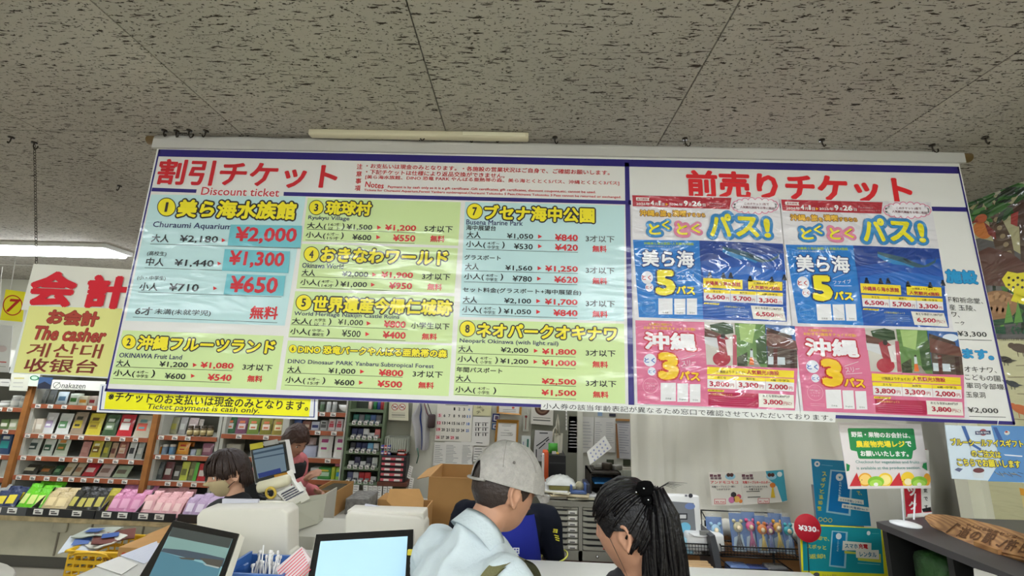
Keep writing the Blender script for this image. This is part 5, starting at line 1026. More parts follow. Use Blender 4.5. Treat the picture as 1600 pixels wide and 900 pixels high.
for i, (pts, lb) in enumerate((([(640, 727), (645.5, 730), (641, 748), (635.5, 746)], 'upper receipt strip hanging right of the drawer stack'), ([(641, 746), (647, 747), (644, 765), (638, 764)], 'lower receipt strip hanging right of the drawer stack'))): sheet_on(pts, 3.80 - .01 * i, 'receipt_strip', lb, 'receipt', lines=5)
# ---- calendar
def cal(p):
 days = [[None, None, None, 1, 2, 3, 4], [5, 6, 7, 8, 9, 10, 11], [12, 13, 14, 15, 16, 17, 18], [19, 20, 21, 22, 23, 24, 25], [26, 27, 28, 29, 30]]
 ox = [687.5, 687, 686, 685, 684]; oy = [638, 649, 660.5, 671, 683]
 for r_, row in enumerate(days):
  for i, dd in enumerate(row):
   if dd is None: continue
   x = ox[r_] + i * 7.55; y = oy[r_] + i * 0.3; c = (200, 50, 60) if i == 0 or dd == 29 else ((70, 120, 190) if i == 6 else (40, 40, 44)); w_ = 1.6 if dd < 10 else 3.0
   if i == 0 or dd == 29: p.rect(x - 3.4, y - 2.8, x + 3.4, y + 2.8, (232, 196, 196), 1.2)
   p.text(str(dd), x - w_ * .85, y, x + w_ * .85, y, 4.6, c, 2, bold=0.03)
 p.line(696, 632.4, 732, 633.6, 0.7, (60, 60, 60), 2)
sheet_on([(684, 628), (739, 630), (736, 690.5), (679, 688.5)], 3.985, 'wall_calendar', 'white wall calendar of thirty days with red Sundays and blue Saturdays', 'calendar', c=(222, 218, 204), lines=0, extra=cal, th=0.006)
P_ = sheet_on
P_([(679, 691), (695, 691.5), (693, 728), (676, 727)], 3.985, 'pinned_sheet', 'narrow typed sheet under the calendar, leftmost of the row', 'paper', lines=10, ink_=(150, 150, 146))
P_([(695, 690), (721, 691), (719, 729), (693, 728)], 3.983, 'pinned_sheet', 'wide typed sheet under the calendar, second in the row', 'paper', lines=12, ink_=(140, 140, 138))
P_([(721, 690), (741, 691), (738, 729), (719, 729)], 3.985, 'pinned_sheet', 'gridded sheet under the calendar, right of the wide one', 'paper', lines=14, ink_=(130, 132, 130))
def tel(p):
 for j, y in enumerate((660.5, 668, 676)):
  for x in (742, 753): p.line(x, y, x + 10, y + .3, .7, BLK, 2); p.line(x + 1, y + 3.2, x + 2.2, y + 3.2, 4.2, BLK, 2); p.line(x + 5, y + 3, x + 6.6, y + 3, 4.4, BLK, 2)
 p.line(744, 691.5, 754, 692.2, .9, BLK, 2)
P_([(739, 651), (767, 652), (764, 697), (736, 696)], 3.98, 'pinned_sheet', 'white list with three pairs of black boxed figures right of the calendar', 'paper', lines=0, extra=tel)
def hand(p): p.text('ふみ', 745, 636, 752, 636, 5, BLK, 2); p.text('テ', 744, 644, 751, 645, 5, BLK, 2); p.text('口座', 752, 638, 756, 642, 4, BLK, 2)
P_([(740, 628), (768, 629), (767, 650), (739, 649)], 3.982, 'handwritten_note', 'cream note with a few handwritten characters above the white list', 'note', c=(206, 202, 160), lines=0, extra=hand)
P_([(740, 698), (764, 698), (761, 722), (737, 721)], 3.985, 'pinned_sheet', 'typed sheet partly hidden behind the grey cap', 'paper', lines=5)
for i, (pts, c) in enumerate((([(770, 646), (781, 647), (780, 660), (769, 659)], (40, 50, 110)), ([(769, 661), (778, 661.5), (777, 672), (768, 671)], (60, 90, 130)))): P_(pts, 3.98, 'blue_card', ('upper blue card with white frame left of the certificates', 'lower blue card left of the gold framed certificate')[i], 'card', c=c, lines=0, extra=lambda p, pts=pts: (p.poly([(pts[0][0] + 2, pts[0][1] + 2), (pts[1][0] - 1, pts[1][1] + 2), (pts[2][0] - 1, pts[2][1] - 2), (pts[3][0] + 2, pts[3][1] - 2)], (206, 206, 210), 1), p.poly([(pts[0][0] + 4, pts[0][1] + 3.5), (pts[1][0] - 2, pts[1][1] + 3.5), (pts[2][0] - 2, pts[2][1] - 3.5), (pts[3][0] + 4, pts[3][1] - 3.5)], (90, 70, 100), 1.5)))
m_gold = mat('frame_gold', (168, 120, 48), 0.4, metal=0.2, bump=60, bump_strength=0.2)
def framed(pts, Y, label, lines):
 pl = Plane((0, Y, CAMH), (1, 0, 0), (0, 0, 1)); q = [pl.uv(*p) for p in pts]; t = thing('framed_certificate', pl.at(q[3].x, q[3].y), label, 'frame')
 c = sum(q, Vector((0, 0))) / 4; inn = [c + (a - c) * 0.82 for a in q]; mb = MB()
 for i in range(4):
  j = (i + 1) % 4; mb.prism([pl.at(q[i].x, q[i].y, 0.02), pl.at(q[j].x, q[j].y, 0.02), pl.at(inn[j].x, inn[j].y, 0.012), pl.at(inn[i].x, inn[i].y, 0.012)], pl.n * -0.03, m_gold)
 mb.build('frame', t)
 MB().prism([pl.at(a.x, a.y, 0.006) for a in q], pl.n * -0.012, m_pap).build('backing', t)
 p = Print(pl, 'flat'); p.base = 14; cx = sum(a[0] for a in pts) / 4;
 for k, (y, w_) in enumerate(lines): p.line(cx - w_, y, cx + w_, y + .4, .55, (110, 110, 104), 1)
 p.ell(cx + 6, lines[-1][0] - 6, 2.2, 1.6, (190, 80, 70), 1); p.build('print', t)
framed([(777, 625), (816, 627), (814.5, 648.5), (776, 645.5)], 3.96, 'gold framed certificate cut off by the banner', [(634, 8), (640, 10), (643, 10)])
framed([(776, 655), (811, 656.5), (808, 712), (771, 711)], 3.96, 'gold framed certificate above the grey cap', [(665, 7), (672, 4), (676, 9), (680, 9), (694, 9), (698, 9)])
P_([(818.5, 648), (826.5, 648), (825, 674), (817, 674)], 3.955, 'wall_thermometer', 'narrow white thermometer on the grey-green wall strip', 'thermometer', c=(176, 176, 160), lines=0, th=0.012, extra=lambda p: (p.line(822, 652, 821, 671, 1.1, (110, 50, 40), 2), p.ell(822, 651, 2, 2, (130, 40, 40), 2)))
P_([(815, 681), (829, 681.5), (828, 712), (814, 711)], 3.955, 'green_print_sheet', 'white sheet with teal column on the grey-green wall strip', 'paper', c=(206, 212, 206), lines=0, extra=lambda p: (p.line(825, 686, 824, 704, 3, (60, 120, 100), 2), p.line(818, 690, 817, 703, 1.2, (120, 120, 160), 2)))
P_([(831, 625), (865, 627), (864, 665), (829, 662)], 3.955, 'round_emblem_poster', 'white poster with a dark brown round emblem over two text lines', 'poster', c=(206, 202, 190), lines=0, extra=lambda p: (p.ell(847.5, 637, 12, 12, (76, 48, 36), 2), p.ell(847.5, 637, 9, 9, (120, 90, 70), 2.3), p.ell(847.5, 637, 6, 6, (76, 48, 36), 2.6), p.line(833, 652, 860, 653.5, .8, (90, 90, 84), 2), p.line(833, 656, 860, 657.5, 1.6, (90, 90, 84), 2)))
def diag(p):
 p.line(843, 676.5, 856, 676.8, 1.6, BLK, 2)
 for (a, b, c, d_) in ((838, 697, 848, 690), (848, 690, 857, 683), (842, 701, 852, 692), (853, 690, 858, 686), (838, 702, 838, 716)): p.line(a, b, c, d_, 1.6, BLK, 2)
 for k in range(4): p.line(845 + 3 * k, 712 + k, 847 + 3 * k, 713 + k, .8, BLK, 2)
P_([(836, 672), (866, 674), (864, 722), (833, 720)], 3.955, 'diagram_sheet', 'white sheet with a slanted black diagram right of the grey cap', 'paper', c=(196, 194, 190), lines=0, extra=diag)
P_([(884.0, 634), (886, 634), (886, 672), (884, 672)], 3.93, 'side_sheet', 'sheets stuck edge-on to the white frame strip', 'paper', lines=6)
m_tote = mat('tote_white', (206, 202, 184), 0.85)
tt = thing('tote_bag', W(872, 710, Y=3.7), 'off-white cloth bag hanging by long handles', 'bag')
mb = MB(); n_ = 8
def tf(u_, v_, s_=1):
 w_ = W(866.5 + 13 * u_ - 1.5 * v_, 677 + 33 * v_, Y=3.7); w_.y += -s_ * 0.02 * math.sin(math.pi * u_) * (0.3 + v_) - 0.006 * math.sin(u_ * 14); return w_
mb.grid(n_, n_, lambda a_, b_: tf(a_, b_, 1), m_tote); mb.grid(n_, n_, lambda a_, b_: tf(a_, b_, -1), m_tote); mb.build('bag', tt)
MB().tube([W(869, 679, Y=3.69), W(870, 660, Y=3.69), W(871.5, 647, Y=3.69), W(873, 660, Y=3.69), W(874, 679, Y=3.69)], 0.007, m_tote, 6).build('handle', tt)
MB().tube([W(864, 690, Y=3.68), W(865, 672, Y=3.68), W(868, 667, Y=3.68), W(870, 672, Y=3.68)], 0.007, m_tote, 6).build('handle', tt)
gs = MB(); c0 = W(864, 700, Y=3.66)
gs.grid(6, 6, lambda a_, b_: c0 + Vector(((a_ - .5) * .075, -0.02 * math.sin(math.pi * a_) * math.sin(math.pi * b_), (b_ - .5) * .075)), mat('green_toy', (70, 160, 50), 0.6)); gs.grid(6, 6, lambda a_, b_: c0 + Vector(((a_ - .5) * .075, 0.02 * math.sin(math.pi * a_) * math.sin(math.pi * b_), (b_ - .5) * .075)), mat('green_toy', (70, 160, 50)))
g_ = gs.build('green_pouch', None, 'small bright green pouch with white tag beside the hanging bag', 'pouch')
MB().box(tuple(W(862.5, 713, Y=3.63)), tuple(W(869, 705, Y=3.635)), m_pap).build('tag', g_); MB().lathe(W(871, 714, Y=3.64), [(0.0, 0), (0.012, 0.01), (0.012, 0.03), (0.0, 0.04)], mat('charm_yellow', (206, 170, 60), 0.4), 10).build('charm', g_)
YK2 = 3.55; kx0, kx1 = xs_(858, 725, YK2), xs_(884, 725, YK2);
bc = thing('black_cabinet', ((kx0 + kx1) / 2, YK2, 0), 'tall black cabinet below the hanging cloth bag', 'cabinet'); kt = zs(870, 712, YK2)
MB().box((kx0, YK2, 0), (kx1, YK2 + 0.3, kt), mat('cab_black', (30, 30, 32), 0.45)).build('carcass', bc)
for k in range(3): MB().box((kx0 + 0.005, YK2 - 0.008, kt - 0.06 - k * .12), (kx1 - 0.005, YK2, kt - 0.055 - k * .12 + .004), mat('cab_seam', (54, 54, 56), 0.4)).build('drawer_edge', bc)
MB().bevbox((xs_(848, 735, 3.5), 3.5, zs(850, 770, 3.5)), (xs_(857, 735, 3.5), 3.6, zs(850, 705, 3.5)), mat('orange_board', (206, 84, 34), 0.5), 0.01).build('orange_folder', None, 'upright orange folder against the black cabinet', 'folder')
MB().bevbox((xs_(846.5, 735, 3.47), 3.44, zs(846, 770, 3.47)), (xs_(850, 735, 3.47), 3.49, zs(848, 708, 3.47)), mat('white_folder', (214, 206, 200), 0.5), 0.006).build('white_folder', None, 'white folder standing in front of the orange one', 'folder')
YQ = 3.98
P_([(889, 650), (928, 652), (927, 708), (887, 707)], YQ, 'pinned_sheet', 'large white sheet with small print, left on the cream board', 'paper', lines=9, cols=2, ink_=(190, 190, 188))
P_([(929, 652), (962, 653), (961, 707), (928, 706)], YQ, 'pinned_sheet', 'white form with table, middle of the cream board', 'paper', lines=12, cols=2, ink_=(186, 186, 184))
P_([(934, 643), (941, 643.5), (941, 650), (934, 650)], YQ, 'round_sticker', 'small pale blue sticker above the middle form', 'sticker', c=(150, 176, 206), lines=0)
P_([(952, 646), (962, 646.5), (962, 651), (952, 650.5)], YQ, 'dark_sticker', 'small dark label above the middle form', 'sticker', c=(60, 60, 74), lines=0)
P_([(964, 654), (988, 655.5), (987, 718), (966, 716)], YQ, 'pinned_sheet', 'grey printed form at the right of the cream board beside the curtain', 'paper', c=(206, 204, 204), lines=12, ink_=(160, 160, 168))
P_([(962, 654), (984, 655), (984, 658), (962, 657.5)], YQ - .01, 'brown_strip', 'brown cardboard strip above the grey form', 'strip', c=(176, 130, 76), lines=0, th=0.01)
mb = MB(); mb.prism([W(962, 662, Y=3.96), W(964, 662, Y=3.96), W(968, 716, Y=3.93), W(964, 716, Y=3.93)], (0, 0.008, 0), mat('stick_wood', (140, 96, 56), 0.6)); mb.build('wooden_stick', None, 'thin slanting wooden stick between the forms', 'stick')
for i, (x0, x1) in enumerate(((948, 959), (974, 985))): P_([(x0, 718), (x1, 718.5), (x1, 728), (x0, 727.5)], YQ, 'olive_plate', ('dark olive square switch plate above the black tray', 'dark olive square plate beside the curtain')[i], 'plate', c=(66, 70, 54), lines=0, th=0.012)
mb = MB(); rx0, rx1 = xs_(968, 745, 3.9), xs_(987, 745, 3.9)
for i in range(8): x = rx0 + (rx1 - rx0) * i / 7; mb.box((x - .006, 3.93, zs(978, 752, 3.9)), (x + .006, 3.94, zs(978, 736, 3.9)), m_bas)
mb.box((rx0 - .01, 3.94, zs(978, 756, 3.9)), (rx1 + .01, 3.96, zs(978, 732, 3.9)), mat('radiator', (206, 200, 184), 0.5)); mb.build('vent_grille', None, 'cream slotted vent at the foot of the board beside the curtain', 'vent')
# ---- filing cabinet
YF = 3.0; fx0, fx1 = xs_(850, 790, YF), xs_(985, 790, YF); fz1 = zs(905, 784, YF); fz0 = zs(905, 876, YF)
fc = thing('filing_cabinet', ((fx0 + fx1) / 2, YF, 0.0), 'grey metal cabinet of many flat paper drawers with label holders', 'cabinet')
m_fc = mat('file_grey', (150, 148, 136), 0.4, metal=0.1); m_fd = mat('drawer_grey', (160, 158, 144), 0.4)
mb = MB().box((fx0, YF + 0.02, fz0), (fx1, YF + 0.42, fz1), m_dark); mb.box((fx0 - .01, YF - .005, fz1 - 0.03), (fx1 + .01, YF + 0.43, fz1), m_fc); mb.box((fx0, YF, fz0), (fx1, YF + .03, fz0 + 0.055), m_fc)
xm = xs_(907, 830, YF)
for x in (fx0, xm - .012, fx1 - .02): mb.box((x, YF, fz0), (x + .024, YF + 0.4, fz1 - .02), m_fc)
mb.build('carcass', fc)
n_ = 7; top = fz1 - 0.035; bot = fz0 + 0.058; dh = (top - bot) / (n_ + .35)
for k in range(n_ + 1):
 for (a, b) in ((fx0 + .028, xm - .016), (xm + .016, fx1 - .024)):
  zt2 = top - dh * (k - .6) if k else top; zb2 = top - dh * (k + .35) + .002
  if k == 0: zb2 = top - dh * .38
  f0 = 0.44 if a < xm - .1 and b < xm else 0.42
  l_ = b - a; lip = 0.012
  c1, c2 = (zt2 - dh * .1, zt2 - dh * .34) if k else (zt2, zt2)
  pts = [(a, zb2), (b, zb2), (b, c1), (a + l_ * .68, c1), (a + l_ * .62, c2), (a + l_ * .12, c2), (a, c1)]
  mb = MB().prism([(x, YF + .002, z) for x, z in pts], (0, 0.012, 0), m_fd)
  dr = mb.build('drawer', fc)
  if k: MB().box((b - l_ * .32, YF - .001, zb2 + .005), (b - l_ * .04, YF + .003, zt2 - dh * .22), m_pap).box((b - l_ * .27, YF - .002, (zb2 + zt2) / 2 - .008), (b - l_ * .1, YF, (zb2 + zt2) / 2 - .002), m_line).build('label_card', dr)
  else: MB().box((a + l_ * .5, YF - .004, zb2 + .008), (a + l_ * .78, YF, zb2 + .012), mat('chrome', (200, 200, 200), 0.2, metal=1)).build('handle', dr)
for x in (xs_(878, 873, YF), xs_(933, 876, YF)): MB().lathe((x, YF, fz0 + .028), [(0.009, 0), (0.011, .004), (0.006, .012), (0, .014)], mat('chrome', (200, 200, 200)), 12, axis=(0, -1, 0)).build('lock_knob', fc)
MB().box((fx0, YF + .01, 0), (fx1, YF + 0.42, fz0), mat('plinth_brown', (80, 52, 42), 0.5)).build('plinth', fc)
random.seed(11)
def pile(px, py, n, w_, d_, label, Y=YF + .18, z0=None, cols=((214, 212, 200), (200, 196, 170), (222, 222, 220), (190, 176, 140)), spread=.03, nm='paper'):
 c = W(px, py, Y=Y); z = z0 if z0 is not None else c.z
 for i in range(n):
  h = random.uniform(.004, .01); a = random.uniform(-.35, .35); cc = cols[i % len(cols)]; R = Matrix.Rotation(a, 3, 'Z'); o = Vector((c.x + random.uniform(-spread, spread), Y + random.uniform(-spread, spread), z + h / 2))
  MB().box((o.x - w_/2, o.y - d_/2, z + .0005), (o.x + w_/2, o.y + d_/2, z + h), mat('sheet_%d_%d_%d' % cc, cc, 0.7), rot=R).build('loose_papers', None, label % ('lowest', 'second', 'third', 'fourth', 'fifth', 'sixth', 'seventh', 'eighth', 'ninth', 'tenth')[i], nm)
  z += h
 return z
zt_a = pile(872, 780, 7, 0.2, 0.26, '%s bundle from below in the paper pile left on the grey cabinet', z0=fz1)
MB().bevbox((xs_(858, 760, 3.1), 3.07, zt_a + .001), (xs_(893, 760, 3.1), 3.3, zt_a + .028), mat('olive_book', (120, 116, 60), 0.6), 0.004).build('olive_book', None, 'olive green book on the paper pile', 'book')
zt_b = zt_a + .029
mb = MB(); c0 = W(876, 752, Y=3.16); c0.z = zt_b
m_pl = mat('plastic_bag', (196, 198, 190), 0.25, coat=0.5, bump=25, bump_strength=1)
mb.grid(12, 8, lambda a_, b_: c0 + Vector(((a_ - .5) * .2, (b_ - .5) * .18, 0.002 + .05 * (math.sin(math.pi * a_) * math.sin(math.pi * b_)) ** .6 + .006 * math.sin(a_ * 23) * math.sin(b_ * 17))), m_pl); mb.add([c0 + Vector((x, y, .001)) for x, y in ((-.1, -.09), (.1, -.09), (.1, .09), (-.1, .09))], [(0, 1, 2, 3)], m_pl)
mb.build('plastic_wrapped_bundle', None, 'plastic wrapped bundle crowning the paper pile', 'bundle')
zt_c = pile(902, 783, 4, 0.18, 0.24, '%s sheet from below in the low pile right of the paper stack', z0=fz1, Y=YF + .15)
tp = thing('tape_dispenser', W(903, 780, Y=3.08), 'blue desk tape dispenser on the low paper pile', 'tape dispenser'); tp.location.z = zt_c; a0 = Vector((W(903, 775, Y=3.08).x, 3.08, zt_c + .001))
m_tb = mat('tape_blue', (70, 96, 150), 0.4)
MB().bevbox(a0 + Vector((-.055, -.025, 0)), a0 + Vector((.055, .025, .022)), m_tb, 0.006).build('base', tp)
for sx in (-1, 1): MB().bevbox(a0 + Vector((sx * .046 - .008, -.025, .01)), a0 + Vector((sx * .046 + .008, .025, .055 if sx < 0 else .07)), m_tb, 0.005).build('arm', tp)
MB().lathe(a0 + Vector((.012, .02, .045)), [(0.028, -.001), (0.028, .02)], mat('tape_roll', (176, 170, 140), 0.3), 20, axis=(0, -1, 0)).build('tape_roll', tp)
MB().bevbox((xs_(914, 760, 3.12), 3.1, fz1 + .001), (xs_(922, 760, 3.12), 3.26, zs(918, 755, 3.12)), mat('dark_case', (46, 50, 66), 0.4), 0.008).build('dark_blue_case', None, 'small dark blue case behind the tape dispenser', 'case')
kx0, kx1 = xs_(921, 750, 3.15), xs_(969, 750, 3.15); kz1 = zs(945, 737, 3.15)
kt_ = thing('document_tray', ((kx0 + kx1) / 2, 3.15, fz1), 'black letter tray box with blue sheet inside, heaped with metal parts', 'tray')
for (a, b) in (((kx0, 3.12, fz1), (kx0 + .01, 3.36, kz1)), ((kx1 - .01, 3.12, fz1), (kx1, 3.36, kz1)), ((kx0, 3.35, fz1), (kx1, 3.36, kz1)), ((kx0, 3.12, kz1 - .01), (kx1, 3.36, kz1)), ((kx0, 3.12, fz1 + .002), (kx1, 3.36, fz1 + .014))): MB().box(a, b, mat('tray_black', (44, 38, 32), 0.4)).build('panel', kt_)
MB().box((kx0 + .03, 3.13, kz1 - .075), (kx1 - .03, 3.3, kz1 - .066), mat('blue_sheet', (60, 130, 190), 0.4)).build('blue_sheet', kt_)
for i in range(5):
 c = Vector((kx0 + .04 + i * .035, 3.2 + .03 * (i % 2), kz1 + .001)); MB().bevbox(c, c + Vector((.05, .06, .02 + .012 * (i % 3))), mat('scrap_%d' % (i % 3), ((96, 92, 84), (150, 148, 140), (70, 62, 50))[i % 3], 0.35, metal=.4), 0.004, rot=Matrix.Rotation(.5 * i, 3, 'Z')).build('desk_item', None, ('dark clip box', 'silver case', 'brown roll', 'grey plate', 'small silver block')[i] + ' heaped on the black tray', 'desk item')
pl = plane3(W(917, 706, Y=3.12), W(944, 681, Y=3.16), W(921, 726, Y=3.08)); q = [pl.uv(*p_) for p_ in ((917, 706), (945, 681), (956, 700), (922, 726))]
ts = MB().prism([pl.at(a.x, a.y) for a in q], pl.n * -.0015, m_pap).build('tilted_sheet', None, 'white sheet with rows of small pictures tilted above the black tray', 'paper')
p = Print(pl, 'flat')
for k in range(3):
 for j in range(5):
  x = 923 + j * 5 + k * 3; y = 706 - j * 4.6 + k * 5.5; p.ell(x, y + 2, 1.3, 1.6, (150, 156, 190), 1)
p.build('print', ts)
MB().tube([W(922, 727, Y=3.12), W(926, 735, Y=3.16), W(928, 742, Y=3.2)], 0.004, mat('clip_metal', (120, 120, 116), 0.3, metal=.8), 6).build('sheet_clip', None, 'bent wire clip holding the tilted sheet', 'clip')
# ---- big cardboard box, centre
YX = 2.62; x0, x1 = xs_(668, 780, YX), xs_(780, 780, YX); z1 = zs(700, 746, YX); z0 = 0.62
bb = thing('cardboard_box', ((x0 + x1) / 2, YX, z0), 'large open cardboard box with raised flaps behind the man in the cap', 'box'); th = .006
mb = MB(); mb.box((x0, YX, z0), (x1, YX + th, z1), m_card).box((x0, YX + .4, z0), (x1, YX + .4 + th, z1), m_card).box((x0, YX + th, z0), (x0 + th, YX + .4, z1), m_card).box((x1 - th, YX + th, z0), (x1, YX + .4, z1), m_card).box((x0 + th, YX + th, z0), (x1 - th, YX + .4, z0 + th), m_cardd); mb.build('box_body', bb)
fl = [W(651, 731, Y=YX + .4), W(735, 733, Y=YX + .4)]
MB().prism([(x0, YX + .4, z1), (x1, YX + .4, z1), (x1, YX + .43, zs(700, 728, YX + .4)), (x0, YX + .43, zs(700, 728, YX + .4))], (0, .004, 0), m_card).build('flap', bb)
MB().prism([(x0, YX, z1), (x0, YX + .4, z1), tuple(W(669, 733, Y=YX + .3)), tuple(W(652, 749, Y=YX + .05))], (-.004, 0, .002), m_card).build('flap', bb)
MB().box((x0 + .01, YX - .003, z0 + (z1 - z0) * .45), (x1, YX - .001, z0 + (z1 - z0) * .45 + .004), mat('tape_tan', (150, 112, 60), 0.35)).build('crease', bb)
MB().box((-.85, 2.5, 0), (0.0, 3.05, z0), mat('stand_grey', (130, 130, 122), 0.6)).build('low_cabinet', None, 'low grey cabinet carrying the large cardboard box', 'cabinet')
YX2 = 2.3; pts = [W(609, 764, Y=YX2), W(655, 764, Y=YX2), W(662, 781, Y=YX2 - .03), W(661, 803, Y=YX2 - .06), W(628, 803, Y=YX2 - .06), W(604, 783, Y=YX2 - .03)]
b2 = openbox(xs_(604, 810, YX2), xs_(663, 810, YX2), YX2 - .07, YX2 + .2, .62, zs(630, 803, YX2 - .06), 'smaller open carton with a raised tan flap behind the second register')
MB().prism(pts, (0, .004, 0), m_card).build('flap', b2); p = Print(Plane((0, YX2 - .065, CAMH), (1, 0, 0), (0, 0, 1)), 'flat'); p.ell(646, 797, 3, 2, (190, 80, 50), 1); p.build('red_mark', b2)
MB().box((xs_(600, 810, YX2) - .02, YX2 - .12, 0), (xs_(668, 810, YX2), YX2 + .18, .619), mat('stand_grey', (130, 130, 122))).build('low_cabinet', None, 'low grey stand below the smaller open carton', 'cabinet')
MB().bevbox((xs_(664, 832, 2.4), 2.36, zs(668, 838, 2.4)), (xs_(674, 832, 2.4), 2.46, zs(668, 829, 2.4)), mat('yellow_roll', (226, 180, 40), 0.4), 0.006).build('yellow_block', None, 'small yellow block beside the big carton, over the shoulder of the man', 'block')
# ================================================================== REGISTER COUNTER, front
ZK = CAMH - 0.72; m_ctr = mat('counter_white', (214, 214, 206), 0.3); m_pos = mat('register_white', (216, 212, 198), 0.4); m_bez = mat('bezel_black', (22, 23, 25), 0.12, coat=0.6)
ct = thing('register_counter', (-1.0, 1.7, 0), 'white register counter carrying the two screens at the picture bottom', 'counter')
MB().bevbox((-1.56, 1.36, ZK - .04), (-.36, 1.99, ZK), m_ctr, .006).build('worktop', ct)
ct.name = 'register_counter'; m_cb = mat('counter_body', (196, 192, 180), 0.5)
MB().box((-1.53, 1.4, 0), (-.39, 1.95, ZK - .04), m_cb).build('carcass', ct);
ct2 = thing('service_counter', (.4, 1.8, 0), 'narrow white service counter between the customers and the clerk', 'counter'); MB().bevbox((-.355, 1.72, ZK - .04), (1.2, 1.99, ZK), m_ctr, .006).build('worktop', ct2)
MB().box((-.35, 1.75, 0), (1.17, 1.95, ZK - .04), m_cb).build('carcass', ct2)
pf = Plane((0, 1.399, CAMH), (1, 0, 0), (0, 0, 1))
for i, (pts, lb) in enumerate((([(188, 868), (245, 846), (252, 868), (225, 881)], 'white printed form with blue lines lying at the left end of the counter'), ([(150, 884), (186, 870), (215, 882), (190, 898)], 'plain white sheet at the left counter corner'))):
 q = [W(x, y, Z=ZK - CAMH + .001 + .001 * i) for x, y in pts]; o = MB().prism(q, (0, 0, .0012), m_pap if i else mat('form_paper', (206, 210, 222), 0.5)).build('counter_form', None, lb, 'paper')
 if i == 0:
  mb = MB()
  for k in range(6): a = q[0].lerp(q[3], (k + .7) / 7); b = q[1].lerp(q[2], (k + .7) / 7); d_ = Vector((0, .003, 0)); mb.add([a + Vector((0, 0, .002)), b + Vector((0, 0, .002)), b + d_ + Vector((0, 0, .002)), a + d_ + Vector((0, 0, .002))], [(0, 1, 2, 3)], mat('print_90_100_160', (90, 100, 160), 0.6))
  mb.build('print', o)
def solid_from(pl, pts, depthvec, m, bev=0.008, name='x', parent=None, **kw):
 """rounded block whose front outline is given in photo pixels on plane pl"""
 q = [pl.uv(*p) for p in pts]; f = [pl.at(a.x, a.y) for a in q]; bm = bmesh.new()
 vs = [bm.verts.new(p) for p in f]; vb = [bm.verts.new(p + Vector(depthvec)) for p in f]; n = len(vs)
 bm.faces.new(vs); bm.faces.new(vb[::-1])
 for i in range(n): bm.faces.new((vs[i], vb[i], vb[(i+1) % n], vs[(i+1) % n]))
 bmesh.ops.recalc_face_normals(bm, faces=bm.faces); bmesh.ops.bevel(bm, geom=list(bm.edges), offset=bev, segments=3, affect='EDGES', profile=.5)
 bm.verts.index_update(); mb = MB(); mb.add([v.co.copy() for v in bm.verts], [[v.index for v in fa.verts] for fa in bm.faces], m, True); bm.free()
 return mb.build(name, parent, **kw)
# ---- first register: body, then the tilted customer display in front
def plane_pts(A, B, C): return plane3(A, B, C)
r1 = thing('cash_register', (-1.0, 1.75, ZK), 'white cash register with rounded top, behind the landscape display', 'cash register')
pb1 = Plane((0, 1.72, CAMH), (1, 0, 0), (0, 0, 1))
solid_from(pb1, [(306, 900), (306, 807), (315, 796), (440, 794), (449, 802), (449, 900)], (0, .09, 0), m_pos, .008, 'housing', r1)
bz = [W(306, 898, Y=1.72).x, W(449, 898, Y=1.72).x]
MB().bevbox((bz[0], 1.73, ZK + .001), (bz[1], 1.80, W(380, 860, Y=1.72).z), m_pos, .01).build('lower_housing', r1)
MB().prism([W(347, 780, Y=1.8), W(403, 781, Y=1.8), W(403, 789, Y=1.8), W(347, 787, Y=1.8)], (0, .012, 0), mat('slot_lid', (196, 196, 206), .4)).build('paper_lid', r1)
MB().prism([W(405, 783, Y=1.8), W(449, 784, Y=1.8), W(449, 790, Y=1.8), W(405, 789, Y=1.8)], (0, .012, 0), m_pos).build('top_lid', r1)
d1 = thing('customer_display', (-1.05, 1.5, ZK), 'tilted customer screen with black bezel showing a seaside picture', 'screen')
A, B_, C_ = W(270, 811, Y=1.60), W(374, 834, Y=1.44), W(218, 906, Y=1.46)
ps1 = Plane(A, B_ - A, A - C_)
def scr_frame(pl, outer, inner, parent, th=.02, m_out=m_pos):
 def off(pts, k, h):
  q = [pl.uv(*p) for p in pts]; c = sum(q, Vector((0, 0))) / len(q); return [pl.at((c + (a - c) * k).x, (c + (a - c) * k).y, h) for a in q]
 o1 = off(outer, 1.015, -.004); MB().prism(o1, pl.n * -th, m_out).build('rear_shell', parent)
 MB().prism(off(outer, 1.0, .0), pl.n * -.006, m_bez).build('bezel', parent)
 return off(inner, 1.0, .0008)
ext1 = [(271, 813), (373, 834), (340, 930), (200, 930)]
inner = [(270, 823.5), (364, 842), (333, 925), (222, 925)]
sc = scr_frame(ps1, ext1, inner, d1)
m_s1 = mat('screen_sea', (112, 150, 156), 0.25, emit=0.35)
MB().add(sc, [(0, 1, 2, 3)], m_s1).build('screen', d1)
p = Print(ps1, 'flat'); p.base = 2
EM = lambda n, c, e: mat(n, hexs(c, .8), 0.25, emit=e * .55)
p.poly([(270, 823.5), (364, 842), (358, 857), (264, 838)], EM('scr_grey', (84, 90, 88), .12), 1)
p.poly([(264, 838), (358, 857), (352, 875), (300, 866), (255, 858)], EM('scr_sky', (140, 176, 170), .4), 1)
p.poly([(256, 857), (290, 860), (322, 866), (352, 873), (348, 886), (318, 876), (300, 874), (280, 869), (252, 862)], EM('scr_hill', (84, 98, 112), .2), 2)
p.poly([(312, 872), (350, 876), (345, 888), (326, 884)], EM('scr_rock', (98, 94, 86), .2), 3); p.poly([(280, 871), (306, 873), (304, 876), (284, 874)], EM('scr_rock', (98, 94, 86), .2), 3); p.poly([(318, 881), (344, 887), (342, 889), (322, 884)], EM('scr_surf', (190, 200, 196), .3), 3.5)
p.poly([(252, 862), (345, 888), (333, 925), (222, 925)], EM('scr_sea2', (92, 142, 160), .35), 1.5)
p.build('screen_picture', d1)
